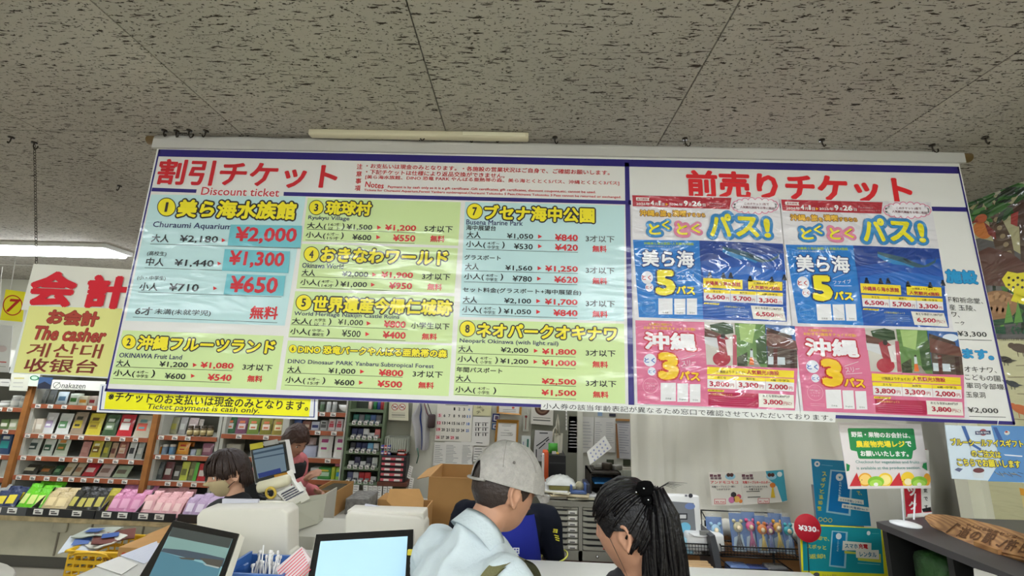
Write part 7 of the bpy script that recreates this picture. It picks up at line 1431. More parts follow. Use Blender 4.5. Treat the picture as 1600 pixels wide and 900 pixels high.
pl = Plane((0, 2.358, CAMH), (1, 0, 0), (0, 0, 1)); p = Print(pl, 'flat'); p.poly([(1046, 783), (1084, 786), (1088, 838), (1044, 838)], (120, 122, 126), 1); p.ell(1078, 791, 8, 5, (110, 130, 180), 2); p.rect(1060, 802, 1074, 812, (40, 42, 48), 2); p.rect(1062, 804, 1072, 810, (200, 200, 200), 2.5); p.ell(1070, 824, 9, 8, (110, 180, 210), 2); p.ell(1060, 832, 6, 6, (206, 214, 220), 2.2); p.ell(1079, 774.5, 3.4, 3.4, (60, 60, 66), 1); p.rect(1070, 773, 1074, 776, (120, 120, 126), 1); p.build('print', o)
MB().bevbox(W(1068, 866, Y=2.32), W(1078, 838, Y=2.36), mat('pack_paleblue', (150, 196, 214), .4), .004).build('blue_white_pack', None, 'pale blue pack in the left wire basket', 'pack')
o = MB().bevbox(W(1075, 861, Y=2.31), W(1114, 822, Y=2.44), mat('card_white', (214, 214, 212)), .012).build('white_case', None, 'white box with a small grey window in the left wire basket', 'box')
MB().box(W(1094, 836, Y=2.305), W(1107, 829, Y=2.312), mat('window_grey', (130, 130, 126), .3)).build('window_patch', o); MB().tube([W(1076, 833, Y=2.3) , W(1085, 838, Y=2.298), W(1097, 839, Y=2.298), W(1111, 836, Y=2.3)], .003, mat('crease_grey', (176, 176, 172), .4), 6).build('lid_seam', o)
for i in range(5):
 a = W(1062 + i * 3.4, 915, Y=2.22 - .02 * i); b = W(1104 + i * 4, 875 + i * 4.2, Y=2.22 - .02 * i); cc = (176 + 6 * i, 146 + 5 * i, 104 + 4 * i)
 o = MB().bevbox((a.x, 2.2 - .02 * i, a.z), (b.x, 2.213 - .02 * i, b.z), mat('tan_card_%d' % i, cc, .6), .002, seg=1).build('tan_card_box', None, '%s tan patterned flat box of the stack below the white case' % ('rearmost', 'fourth', 'middle', 'second', 'front')[i], 'box')
 if i == 4: MB().box((a.x + .01, 2.119 - .0, a.z + .02), (b.x - .01, 2.1195, b.z - .01), mat('tan_print', (206, 186, 150), .6)).build('front_print', o)
MB().box((lx0 - .02, 2.05, 0), (lx1 + .03, 2.25, W(1080, 915, Y=2.2).z - .001), mat('low_box_brown', (130, 90, 50), .6)).build('low_cabinet', None, 'brown stand below the tan boxes', 'cabinet')
for i, (x0, y0, x1, y1, c, lb) in enumerate(((1138, 882, 1168, 900, (90, 120, 170), 'blue grey packet lying left in the lower basket'), (1165, 886, 1200, 902, (50, 76, 140), 'dark blue packet with yellow print in the lower basket'), (1198, 884, 1228, 900, (110, 110, 110), 'grey packet at the right of the lower basket'))):
 a = W(x0, y1 + 10, Y=YR + .08); b = W(x1, y0, Y=YR + .08); o = MB().bevbox((a.x, YR + .05, a.z), (b.x, YR + .12, b.z), mat('pk_%d' % i, c, .25, coat=.6, bump=30, bump_strength=.8), .01).build('blue_packet', None, lb, 'packet'); MB().box((a.x + .02, YR + .048, b.z - .03), (b.x - .02, YR + .05, b.z - .015), mat('print_206_190_90', (206, 190, 90), .5)).build('print', o)
# ---- charging posters and price disc
BT = (28, 134, 178)
Yp = 2.2; pl = Plane((0, Yp, CAMH), (1, 0, 0), (0, 0, 1))
o = slab_on(pl, [(1268, 717), (1350, 722), (1361, 822), (1277, 820)], .003, ink(BT, 'vinyl'), 'charging_poster', label='upper teal blue phone charging poster with yellow vertical writing', cat='poster')
p = Print(pl, 'vinyl').frame(1240, 700, 4.5); YT = (206, 200, 70)
p.ell(165, 112, 20, 20, (220, 226, 226), 1); p.ell(165, 112, 8, 8, BT, 1.5); p.line(195, 118, 275, 126, 3, (120, 190, 214), 1)
p.column('スポッと返却!', 215, 182, 425, 30, YT, 2, bold=.03, dx=-34)
p.poly([(258, 152), (415, 165), (400, 478), (228, 452)], (150, 196, 214), 1); p.poly([(268, 162), (402, 174), (385, 462), (242, 442)], (20, 118, 184), 1.5); p.ell(322, 205, 26, 26, (220, 226, 226), 2); p.poly([(312, 200), (334, 200), (323, 218)], BT, 2.5)
p.column('CHARGE', 328, 245, 335, 14, (190, 220, 230), 2, bold=.03, dx=-6)
p.poly([(315, 340), (490, 366), (492, 398), (310, 372)], (226, 226, 214), 3); p.poly([(340, 390), (532, 418), (534, 450), (336, 420)], (226, 226, 214), 3); p.text('スマホ充電レンタル', 322, 360, 480, 384, 18, (30, 110, 150), 4, bold=.02); p.text('便利充電器No.1!', 346, 408, 520, 434, 18, (30, 110, 150), 4, bold=.02)
p.text('で、', 444, 316, 478, 318, 28, YT, 2, bold=.03)
for k in range(3): p.ring(188 + 34 * k, 500 + 4 * k, 15, 15, 4, (206, 200, 70), 2)
p.build('print', o)
MB().box((W(1280, 815, Y=Yp).x, Yp + .004, 0.02), (W(1350, 815, Y=Yp).x, Yp + .03, W(1300, 760, Y=Yp).z), mat('easel_grey', (120, 120, 120), .5)).build('back_board', o)
Yp = 2.1; pl = Plane((0, Yp, CAMH), (1, 0, 0), (0, 0, 1))
o = slab_on(pl, [(1250, 818), (1378, 826), (1396, 960), (1256, 960)], .004, ink((226, 222, 40), 'vinyl'), 'charging_poster', label='lower teal phone charging poster with a yellow frame', cat='poster')
p = Print(pl, 'vinyl').frame(1240, 700, 4.5)
p.poly([(60, 545), (612, 566), (636, 884), (68, 862)], (30, 148, 158), 1)
p.text('返却で、', 130, 628, 250, 640, 30, YT, 2, bold=.03); p.text('スポッと', 92, 690, 228, 700, 32, YT, 2, bold=.03); p.text('返却!', 108, 762, 222, 760, 34, YT, 2, bold=.03)
p.poly([(268, 580), (380, 590), (366, 846), (248, 832)], (150, 196, 210), 1.4); p.poly([(276, 588), (366, 597), (353, 832), (258, 822)], (20, 128, 176), 1.7); p.ell(316, 620, 20, 22, (220, 226, 226), 2); p.column('CHARGE', 312, 655, 720, 10, (190, 220, 230), 2, dx=-3)
p.ell(526, 598, 13, 15, (220, 226, 226), 2); p.line(548, 600, 600, 602, 2, (120, 200, 206), 2)
p.poly([(356, 722), (470, 736), (470, 748), (356, 740)], (200, 206, 80), 1.8); p.poly([(345, 652), (545, 668), (545, 722), (340, 718)], (226, 226, 214), 3); p.text('スマホ', 358, 686, 450, 690, 32, (30, 120, 150), 4, bold=.03); p.text('充電', 454, 688, 520, 692, 34, (190, 40, 50), 4, bold=.04)
p.poly([(450, 760), (612, 744), (614, 806), (452, 790)], (200, 206, 80), 1.8); p.poly([(435, 718), (596, 716), (600, 782), (438, 770)], (226, 226, 214), 3.3); p.text('レンタル', 462, 744, 580, 750, 36, (30, 120, 150), 4, bold=.03)
p.line(448, 808, 608, 820, 3, (150, 206, 210), 2); p.ell(160, 890, 22, 16, (90, 90, 90), 2); p.text('かんたん便利', 200, 895, 300, 898, 22, (190, 180, 60), 2, bold=.03); p.build('print', o)
MB().box((W(1262, 900, Y=Yp).x, Yp + .005, 0.0), (W(1385, 900, Y=Yp).x, Yp + .05, W(1300, 840, Y=Yp).z), mat('easel_grey', (120, 120, 120))).build('stand_board', o)
Yp = 2.06; pl = Plane((0, Yp, CAMH), (1, 0, 0), (0, 0, 1)); c0 = pl.uv(1262, 825); c3 = pl.at(c0.x, c0.y)
o = MB().lathe(c3, [(.056, -.003), (.057, 0), (.056, .001)], ink((176, 28, 44), 'flat'), 40, axis=(0, -1, 0)).build('price_disc', None, 'round dark red price disc reading 330 yen', 'sign')
p = Print(pl, 'flat'); p.base = 3; p.text('¥330', 1247, 824, 1275, 827, 9, (236, 230, 230), 2, bold=.04); p.text('円', 1276, 829, 1279, 829, 3, (236, 230, 230), 2); p.build('print', o)
MB().tube([c3 + Vector((0, .01, -.05)), c3 + Vector((0, .03, -.25))], .002, m_wire, 6).build('disc_wire', o)
# ---- dark shelf unit and its goods
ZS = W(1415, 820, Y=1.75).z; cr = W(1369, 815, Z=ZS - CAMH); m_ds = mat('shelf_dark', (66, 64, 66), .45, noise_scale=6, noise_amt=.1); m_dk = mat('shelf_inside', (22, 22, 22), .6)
du = thing('dark_shelf', (1.8, 1.2, 0), 'dark grey shelf unit along the right wall with a flat top', 'shelf')
SX0, SX1, SY0, SY1 = cr.x, 2.325, .55, cr.y
MB().prism([(SX0, SY0, ZS - .022), (SX1, SY0, ZS - .022), (SX1, SY1 + .12, ZS - .022), (SX0 + .25, SY1 + .09, ZS - .022), (SX0, SY1, ZS - .022)], (0, 0, .022), m_ds).build('top_board', du)
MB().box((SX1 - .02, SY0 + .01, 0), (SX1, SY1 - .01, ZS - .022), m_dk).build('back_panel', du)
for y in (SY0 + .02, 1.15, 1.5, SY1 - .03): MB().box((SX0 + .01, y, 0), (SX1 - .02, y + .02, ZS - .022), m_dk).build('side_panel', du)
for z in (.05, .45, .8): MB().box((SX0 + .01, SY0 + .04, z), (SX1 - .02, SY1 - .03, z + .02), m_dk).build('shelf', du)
mb = MB(); mb.bevbox((SX0 + .05, SY1 - .2, .821), (SX0 + .3, SY1 - .06, ZS - .06), mat('bag_green', (36, 76, 28), .6, noise_scale=14, noise_amt=.6, bump=30, bump_strength=1), .03).build('green_bag', None, 'green bag of produce inside the dark shelf, below its top', 'bag')
a = W(1523, 890, X=SX0 + .005); b = W(1558, 902, X=SX0 + .005)
MB().prism([W(1521, 888, X=SX0 - .004), W(1556, 899, X=SX0 - .004), W(1560, 925, X=SX0 - .004), W(1523, 912, X=SX0 - .004)], (.004, 0, 0), m_pap).build('shelf_label', du)
m_pl2 = mat('plank_wood', (168, 120, 70), .5, coat=.2)
nt = m_pl2.node_tree; tcn = nt.nodes.new('ShaderNodeTexCoord'); mpn = nt.nodes.new('ShaderNodeMapping'); mpn.inputs['Scale'].default_value = (5, 5, 40); wv = nt.nodes.new('ShaderNodeTexWave'); wv.wave_type = 'RINGS'; wv.inputs['Scale'].default_value = 1.2; wv.inputs['Distortion'].default_value = 3; wv.inputs['Detail'].default_value = 2
nt.links.new(tcn.outputs['Object'], mpn.inputs[0]); nt.links.new(mpn.outputs[0], wv.inputs[0]); cr_ = nt.nodes.new('ShaderNodeValToRGB'); cr_.color_ramp.elements[0].color = rgb((142, 98, 58)); cr_.color_ramp.elements[1].color = rgb((176, 130, 80)); nt.links.new(wv.outputs[0], cr_.inputs[0]); nt.links.new(cr_.outputs[0], nt.nodes['Principled BSDF'].inputs['Base Color'])
A = W(1441, 812, Z=ZS - CAMH + .012); Bp = W(1608, 878, Z=ZS - CAMH + .012); T_ = W(1560, 820, Y=1.53)
ppl = Plane(A, Bp - A, T_ - A)
out = [(1441, 806), (1452, 801), (1475, 802), (1510, 808), (1560, 820), (1612, 836), (1660, 853), (1700, 874), (1716, 898), (1700, 908), (1660, 896), (1612, 876), (1560, 864), (1520, 855), (1480, 838), (1452, 820)]
wp = thing('wooden_plank_sign', A, 'long pointed wooden plank sign with burnt-in lettering lying on the dark shelf', 'sign')
q = [ppl.uv(*x) for x in out]; bm = bmesh.new(); f_ = [ppl.at(a.x, a.y) for a in q]; vs = [bm.verts.new(x) for x in f_]; vb = [bm.verts.new(x - ppl.n * .028) for x in f_]; n = len(vs); bm.faces.new(vs); bm.faces.new(vb[::-1])
for i in range(n): bm.faces.new((vs[i], vb[i], vb[(i+1) % n], vs[(i+1) % n]))
bmesh.ops.recalc_face_normals(bm, faces=bm.faces); bmesh.ops.bevel(bm, geom=[e for e in bm.edges if len(e.link_faces) == 2 and e.calc_face_angle(0) > .8], offset=.006, segments=2, affect='EDGES'); bm.verts.index_update()
MB().add([v.co.copy() for v in bm.verts], [[v.index for v in fa.verts] for fa in bm.faces], m_pl2).build('plank', wp); bm.free()
p = Print(ppl, 'flat'); BR = (92, 60, 34); p.base = 1
for ch, x, y, h in (('「', 1490, 826, 20), ('道', 1507, 832, 18), ('の', 1525, 837, 15), ('駅', 1545, 842, 19), ('」', 1566, 848, 16), ('許', 1582, 852, 20), ('田', 1604, 857, 20)): p.text(ch, x - (3 if ch in '「」' else 8), y - 1.5, x + (3 if ch in '「」' else 8), y + 2.5, h * .9, BR, 2, bold=.03)
p.text('やんばる物産センター', 1510, 820, 1600, 843, 6, BR, 2, bold=.02); p.build('burnt_lettering', wp)
MB().prism([tuple(W(1522, 853, Z=ZS - CAMH + .001)), tuple(W(1560, 867, Z=ZS - CAMH + .001)), tuple(W(1575, 868, Z=ZS - CAMH + .001)), tuple(W(1530, 851, Z=ZS - CAMH + .001))], (0, 0, .014), m_pl2).build('support_slat', wp)
YS = 1.75; sg = thing('counter_sign_stand', W(1415, 820, Y=YS), 'green and white fruit checkout sign on a thin pole with round white base', 'sign')
m_wp = mat('white_plastic', (226, 228, 230), .3); b0 = W(1415, 820, Y=YS)
MB().lathe((b0.x, b0.y, ZS), [(.045, 0), (.046, .004), (.03, .009), (.008, .013)], m_wp, 32).build('base', sg)
MB().tube([(b0.x - .004, b0.y, ZS + .01), W(1410, 760, Y=YS) + Vector((0, .004, 0)), W(1408, 690, Y=YS) + Vector((0, .004, 0))], .0028, m_wp, 8).build('pole', sg)
pl = Plane((0, YS, CAMH), (1, 0, 0), (0, 0, 1))
slab_on(pl, [(1310, 660), (1439, 663), (1455, 763), (1326, 764)], .003, ink((226, 218, 218), 'vinyl'), 'board', sg)
p = Print(pl, 'vinyl').frame(1300, 640, 3.46); G2 = (30, 136, 74); p.poly([(88, 100), (436, 102), (442, 108), (456, 212), (450, 218), (438, 222), (432, 262), (425, 268), (150, 266), (142, 260), (134, 226), (104, 220), (98, 212), (84, 106)], G2, 1)
WB = (238, 240, 236); p.text('野菜・果物のお会計は、', 102, 133, 420, 140, 30, WB, 3, bold=.03); p.text('農産物売場レジ', 128, 186, 392, 186, 36, (240, 220, 50), 3, bold=.04); p.text('で', 396, 186, 428, 186, 30, WB, 3, bold=.04); p.text('お願いいたします。', 152, 237, 412, 240, 30, WB, 3, bold=.04)
p.text('Checkout for vegetables and fruits', 126, 284, 470, 286, 20, (90, 150, 140), 3, bold=.01); p.text('is available at the produce section.', 132, 318, 478, 316, 20, (90, 150, 140), 3, bold=.01)
p.poly([(76, 290), (96, 300), (92, 330), (78, 334)], G2, 2); p.poly([(492, 290), (510, 286), (514, 330), (486, 312)], G2, 2)
def melon(x0, y0, x1, y1, x2, y2): p.poly([(x0, y0), (x1, y1), (x2, y2)], (206, 50, 60), 3); [p.ell(x0 + (x1 - x0) * .3 + k * 10, y0 + 40 + 10 * (k % 2), 2, 3, BLK, 3.5) for k in range(3)]
p.ell(178, 378, 38, 36, (240, 170, 50), 2); p.ell(178, 378, 30, 28, (250, 210, 120), 2.3); p.ell(286, 380, 40, 38, (246, 206, 60), 2); p.ell(286, 380, 30, 28, (252, 232, 150), 2.3); p.ell(408, 376, 38, 40, (246, 206, 60), 2); p.ell(410, 390, 20, 18, (250, 236, 190), 2.3); p.ell(512, 378, 20, 34, (240, 170, 50), 2.05)
for x in (236, 470): p.ell(x, 390, 44, 30, (140, 200, 60), 2.6); p.ell(x, 398, 34, 20, (176, 220, 90), 2.8); p.ell(x, 404, 12, 10, (240, 240, 226), 3)
melon(132, 340, 158, 414, 92, 416); melon(362, 338, 384, 414, 306, 416)
p.poly([(84, 414), (530, 410), (534, 424), (84, 426)], (226, 218, 218), 3.6); p.build('print', sg)
pl = Plane((0, 1.9, CAMH), (1, 0, 0), (0, 0, 1))
o = slab_on(pl, [(1408, 700), (1448, 702), (1456, 806), (1417, 808)], .003, ink((190, 34, 54), 'flat'), 'pack_flyer', label='red flyer with white vertical katakana behind the fruit sign', cat='sign')
p = Print(pl, 'flat'); p.poly([(1437, 702), (1451, 703), (1455, 798), (1440, 801)], (226, 224, 220), 1); p.poly([(1418, 803), (1456, 800), (1456, 806), (1417, 808)], (226, 224, 220), 1); p.column('パック', 1423, 746, 790, 13, (236, 232, 230), 2, bold=.04, dx=3); p.column('数量限定です', 1444, 728, 792, 6, BLK, 2, bold=.03, dx=3); p.poly([(1440, 795), (1454, 792), (1455, 799), (1442, 800)], BLK, 2); p.build('print', o)
MB().tube([W(1428, 812, Z=ZS - CAMH) * 1.0, pl.at(*pl.uv(1432, 770), -.006)], .003, m_wp, 6).build('support', o)
pl = Plane((0, YB - .01, CAMH), (1, 0, 0), (0, 0, 1))
o = slab_on(pl, [(1477, 664), (1620, 669), (1645, 757), (1488, 748)], .003, ink((206, 220, 232), 'vinyl'), 'ice_cream_sign', label='blue ice cream gift sign with yellow outlined letters below the banner right end', cat='sign')
p = Print(pl, 'vinyl').frame(1460, 640, 4.09)
p.poly([(360, 100), (700, 110), (760, 470), (340, 458), (420, 330)], (90, 140, 196), 1); p.poly([(170, 104), (196, 106), (236, 210), (300, 250), (290, 262), (216, 218)], (60, 96, 160), 1.4); p.poly([(372, 112), (396, 112), (440, 200), (428, 240)], (60, 96, 160), 1.5)
p.ell(310, 145, 24, 22, (170, 90, 96), 2); p.poly([(258, 138), (356, 134), (358, 158), (260, 160)], (50, 58, 96), 2.4); p.text('BLUE SEAL', 266, 148, 350, 146, 12, (220, 220, 226), 3, bold=.03); p.ell(462, 148, 18, 14, (206, 206, 200), 2); p.ell(458, 142, 9, 6, (170, 60, 60), 2.4)
YO = (232, 216, 60); OD = (70, 70, 90)
for s_, xa, ya, xb, yb_, h in (('ブルーシールアイスギフト', 100, 205, 562, 218, 46), ('のご注文は', 232, 278, 420, 288, 46), ('こちらでお願いします', 142, 335, 545, 350, 48)): p.text(s_, xa, ya, xb, yb_, h, YO, 5, bold=.035, outline=OD, ow=.07)
p.poly([(440, 285), (560, 294), (560, 302), (450, 293)], (226, 232, 240), 2); p.ell(280, 388, 36, 16, (110, 60, 66), 3); p.poly([(240, 390), (320, 390), (310, 440), (248, 436)], (206, 214, 220), 2.6); p.poly([(126, 384), (148, 370), (180, 378), (158, 398)], (90, 96, 130), 2.6)
for k in range(16): p.line(380 + k * 10, 395 + (k * 7) % 20, 400 + k * 11, 410 + (k * 5) % 25, 4, ((70, 90, 110), (150, 160, 150), (120, 100, 80))[k % 3], 2 + .01 * k)
p.build('print', o)
MB().tube([pl.at(*pl.uv(1560, 668), -.004), pl.at(*pl.uv(1558, 655), .004)], .0012, m_wp, 5).build('string', o)
# ================================================================== PEOPLE
def tapered(mb, pts, rads, m, seg=14, flat=1.0):
 """closed limb with rounded ends through pts"""
 pts = [Vector(p) for p in pts]; P, R = [], []
 for i in range(len(pts) - 1):
  p0 = pts[max(i-1, 0)]; p1 = pts[i]; p2 = pts[i+1]; p3 = pts[min(i+2, len(pts)-1)]
  for k in range(4):
   t = k / 4; P.append(.5 * ((2 * p1) + (p2 - p0) * t + (2*p0 - 5*p1 + 4*p2 - p3) * t*t + (3*p1 - p0 - 3*p2 + p3) * t**3)); R.append(rads[i] * (1-t) + rads[i+1] * t)
 P.append(pts[-1]); R.append(rads[-1])
 a = (P[0] - P[1]).normalized(); b = (P[-1] - P[-2]).normalized()
 P = [P[0] + a * R[0] * .95, P[0] + a * R[0] * .6] + P + [P[-1] + b * R[-1] * .6, P[-1] + b * R[-1] * .95]; R = [R[0] * .25, R[0] * .78] + R + [R[-1] * .78, R[-1] * .25]
 mb.tube(P, R, m, seg, flat=flat); return mb
def loft(mb, rings, yaw, m, seg=22):
 """rings: (center, rx, ry) ellipses in the body frame turned by yaw"""
 R = Matrix.Rotation(yaw, 3, 'Z'); vs = []
 for c, rx, ry in rings:
  for k in range(seg):
   a = 2 * math.pi * k / seg; ca, sa = math.cos(a), math.sin(a)
   vs.append(Vector(c) + R @ Vector((rx * math.copysign(abs(ca) ** .85, ca), ry * math.copysign(abs(sa) ** .85, sa), 0)))
 n = len(rings); fs = [(i*seg+k, i*seg+(k+1) % seg, (i+1)*seg+(k+1) % seg, (i+1)*seg+k) for i in range(n-1) for k in range(seg)]
 fs += [tuple(range(seg))[::-1], tuple((n-1)*seg + k for k in range(seg))]
 mb.add(vs, fs, m, True); return mb
def ico(sub=4):
 bm = bmesh.new(); bmesh.ops.create_icosphere(bm, subdivisions=sub, radius=1); v = [x.co.copy() for x in bm.verts]; bm.verts.index_update(); f = [[x.index for x in fa.verts] for fa in bm.faces]; bm.free(); return v, f
ICO = ico(4); ICO5 = ico(5)
HX, HY, HZ = .074, .096, .117
def head_pt(v, face=True):
 """unit direction -> head surface, +Y is the face, in metres about the skull centre"""
 x, y, z = v
 X, Y, Z = x * HX, y * HY, z * HZ
 if z < -.1:
  k = min(1, (-z - .1) / .9); X *= 1 - .38 * k ** 1.3; Y = Y * (1 - .2 * k) + .016 * k if y > 0 else Y * (1 - .45 * k)
 if z > .2: Y -= .006 * (z - .2)
 if face and y > 0:
  g = lambda cx, cz, sx, sz: math.exp(-((x - cx) / sx) ** 2 - ((z - cz) / sz) ** 2)
  Y += .020 * g(0, -.16, .13, .10) + .010 * g(0, -.02, .09, .16) - .010 * (g(-.36, .06, .2, .12) + g(.36, .06, .2, .12)) + .005 * (g(-.34, .22, .3, .08) + g(.34, .22, .3, .08))
  Y += .007 * g(0, -.42, .26, .05) + .006 * g(0, -.52, .22, .06) - .005 * g(0, -.33, .2, .05) + .009 * g(0, -.78, .26, .16) + .004 * (g(-.5, -.2, .2, .2) + g(.5, -.2, .2, .2))
 return Vector((X, Y, Z))
def voxel(mb, name, parent, size, m, smooth=6, rough=None, label=None):
 me = mb.mesh('t', (0, 0, 0)); o = bpy.data.objects.new('t', me); COL.objects.link(o)
 md = o.modifiers.new('r', 'REMESH'); md.mode = 'VOXEL'; md.voxel_size = size; md.use_smooth_shade = True
 ms = o.modifiers.new('s', 'SMOOTH'); ms.iterations = smooth; ms.factor = .5
 dg = bpy.context.evaluated_depsgraph_get(); nm = bpy.data.meshes.new_from_object(o.evaluated_get(dg)); bpy.data.objects.remove(o)
 nm.materials.clear(); nm.materials.append(m); off = root_loc(parent); nm.transform(Matrix.Translation(-off)); nm.polygons.foreach_set('material_index', [0] * len(nm.polygons)); nm.polygons.foreach_set('use_smooth', [True] * len(nm.polygons))
 if rough: rough(nm, off)
 r_ = bpy.data.objects.new(name, nm); COL.objects.link(r_); r_.parent = parent; tag(r_, label); return r_
def folds(amp, fr=9, seed=0):
 def fn(me, off):
  me.calc_loop_triangles() if False else None
  ns = [v.normal.copy() for v in me.vertices]
  for v, n in zip(me.vertices, ns):
   c = v.co; k = noise.noise(Vector((c.x * fr + seed, c.y * fr, c.z * fr * .6))) + .5 * noise.noise(Vector((c.x * fr * 2.3 + seed, c.y * fr * 2.3, c.z * fr))) ; k = 1 - abs(k) * 2
   v.co = c + n * (amp * (k - .5))
 return fn
m_skin = lambda n, c: mat(n, c, .55, noise_scale=30, noise_amt=.05)
def hair_mat(n, c):
 if n in MATS: return MATS[n]
 m = mat(n, c, .42, bump=90, bump_strength=.4); nt = m.node_tree; b = nt.nodes['Principled BSDF']
 b.inputs['Specular IOR Level'].default_value = .35
 return m
def hand(mb, wrist, dirv, palmn, m, s_=1.0, curl=.5, side=1):
 """palm and five separate bent fingers; palmn: palm normal, fingers curl towards it"""
 d_ = Vector(dirv).normalized(); n = Vector(palmn); n = (n - d_ * n.dot(d_)).normalized(); sd = d_.cross(n) * side
 w_ = Vector(wrist)
 tapered(mb, [w_, w_ + d_ * .035 * s_, w_ + d_ * .075 * s_], [.024 * s_, .031 * s_, .03 * s_], m, 12, flat=.55)
 for i, (o, ln) in enumerate(((-.027, .066), (-.009, .076), (.009, .071), (.026, .057))):
  b = w_ + d_ * .078 * s_ + sd * o * s_; pts = [b - d_ * .02 * s_, b]; a = 0; p = b
  for k, f in enumerate((.42, .32, .26)):
   a += curl * (.5 + .35 * k); p = p + (d_ * math.cos(a) + n * math.sin(a)) * ln * f * s_; pts.append(p)
  tapered(mb, pts, [.009 * s_, .0092 * s_, .0085 * s_, .0078 * s_, .0066 * s_], m, 8)
 b = w_ + d_ * .02 * s_ - sd * .022 * s_; e = (d_ * .7 - sd * .75 + n * .3).normalized(); p1 = b + e * .035 * s_; p2 = p1 + (e * .5 + d_ * .8 + n * .2).normalized() * .028 * s_
 tapered(mb, [b, p1, p2], [.014 * s_, .0105 * s_, .008 * s_], m, 8)
def person(label, head, hyaw, hpitch, byaw, pel, neck, skin, hscale=1.0, arms=None, female=False, shirt=None, trousers=(50, 52, 60), sleeve=.5, feet=None, hroll=0, name='person', shoe=(40, 40, 42), sh_w=.19):
 """head: skull centre; pel: pelvis centre; neck: neck base. yaw 0 looks along +Y; arms: [(elbow, wrist)] left, right"""
 head, pel, neck = Vector(head), Vector(pel), Vector(neck)
 t = thing(name, (pel.x, pel.y, 0), label, 'person')
 Rb = Matrix.Rotation(byaw, 3, 'Z'); Rh = Matrix.Rotation(hyaw, 3, 'Z') @ Matrix.Rotation(hpitch, 3, 'X') @ Matrix.Rotation(hroll, 3, 'Y')
 side = Rb @ Vector((1, 0, 0)); fwd = Rb @ Vector((0, 1, 0))
 mb = MB(); vs, fs = ICO
 mb.add([head + Rh @ (head_pt(v) * hscale) for v in vs], fs, m_dark, True)
 for s_ in (-1, 1):
  ec = head + Rh @ (Vector((s_ * (HX * .97), -.008, -.012)) * hscale)
  pts = [ec + Rh @ (Vector((s_ * (.006 + .006 * (math.cos(a) < .2)), .016 * math.cos(a) * (1 if math.sin(a) > -.3 else .7), .031 * math.sin(a))) * hscale) for a in [2 * math.pi * k / 14 for k in range(14)]]
  mb.tube(pts, .0055 * hscale, m_dark, 6, closed=True); mb.lathe(ec + Rh @ Vector((s_ * .001, 0, 0)), [(0, -.006), (.016 * hscale, -.002), (.012 * hscale, .004), (0, .006)], m_dark, 10, axis=Rh @ Vector((s_, 0, 0)), sc=(1, 1.6))
 k0 = .9 if female else 1; jaw = head + Rh @ Vector((0, -.02, -.05)) * hscale
 tapered(mb, [jaw, jaw.lerp(neck, .55), neck + Vector((0, 0, -.03))], [.053 * hscale * k0, .051 * hscale * k0, .06 * k0], m_dark, 16)
 ax = neck - pel; w1 = sh_w; k = .9 if female else 1
 rings = [(pel + Vector((0, 0, -.1)), .10 * k, .08), (pel + Vector((0, 0, -.04)), .155 * (1.04 if female else 1), .11), (pel + ax * .12, .155 * k, .11), (pel + ax * .35, .135 * k, .1), (pel + ax * .6, .155 * k, .115), (pel + ax * .8, w1 * .86, .108), (pel + ax * .92, w1 * .66, .08), (neck, .07, .06)]
 loft(mb, rings, byaw, m_dark)
 shs = [pel + ax * .86 + side * (s_ * w1) for s_ in (-1, 1)]
 if arms is None: arms = [None, None]
 jn = []
 for i, s_ in enumerate((-1, 1)):
  sh = shs[i]
  if arms[i] is None: el = sh + side * (s_ * .05) + Vector((0, 0, -.27)) - fwd * .03; wr = el + fwd * .14 + Vector((0, 0, -.17)) - side * s_ * .02
  else: el, wr = Vector(arms[i][0]), Vector(arms[i][1])
  tapered(mb, [sh - side * (s_ * .05), sh, sh.lerp(el, .5), el], [.055, .056 * k, .047 * k, .038 * k], m_dark); tapered(mb, [el, el.lerp(wr, .35), wr], [.038 * k, .037 * k, .025 * k], m_dark)
  dv = (wr - el).normalized(); hand(mb, wr, dv, (side * -s_ * .6 + Vector((0, 0, -.5))), m_dark, .95 * (.92 if female else 1), .45, side=-s_); jn.append((sh, el, wr))
 legs = []
 for i, s_ in enumerate((-1, 1)):
  hp = pel + side * (s_ * .09) + Vector((0, 0, -.05)); ft = Vector(feet[i]) if feet else Vector((hp.x, hp.y, .07)) + side * s_ * .03 - Vector((pel.x - neck.x, pel.y - neck.y, 0)) * 0
  kn = hp.lerp(ft, .5) + fwd * .03; legs.append((hp, kn, ft))
  tapered(mb, [hp, hp.lerp(kn, .5), kn, kn.lerp(ft, .35), ft], [.085, .075, .055, .054, .036], m_dark)
 body = voxel(mb, 'body', t, .0058, skin, 5)
 if shirt is not None:
  m_s, amp = shirt; g = .014; mb = MB()
  rr = [(pel + Vector((0, 0, -.12)), .165, .125), (pel + ax * .02, .17 * (1.0), .13)] + [(c, a + g + .008, b + g + .006) for c, a, b in rings[2:6]] + [(pel + ax * .93, w1 * .66 + g + .025, .08 + g + .02), (pel + ax * .99, .098, .088), (pel + ax * 1.04, .078, .07)]
  loft(mb, rr, byaw, m_s); tapered(mb, [neck + Vector((0, 0, -.08)), neck + Vector((0, 0, -.02)), neck + Vector((0, 0, .006))], [.1, .09, .074 * k], m_s, 18)
  for i, s_ in enumerate((-1, 1)):
   sh, el, wr = jn[i]; e2 = sh.lerp(el, min(1, sleeve / .5)) if sleeve <= .5 else el
   tapered(mb, [sh - side * (s_ * .06), sh, sh.lerp(e2, .5), e2], [.066, .07 * k, .064 * k, .058 * k], m_s)
   if sleeve > .5: tapered(mb, [el, el.lerp(wr, .5), el.lerp(wr, .95)], [.056 * k, .05 * k, .04 * k], m_s)
  voxel(mb, 'shirt', t, .008, m_s, 5, folds(amp, 9, len(label)))
 m_t = mat('trousers_%d_%d_%d' % trousers, trousers, .85); mb = MB()
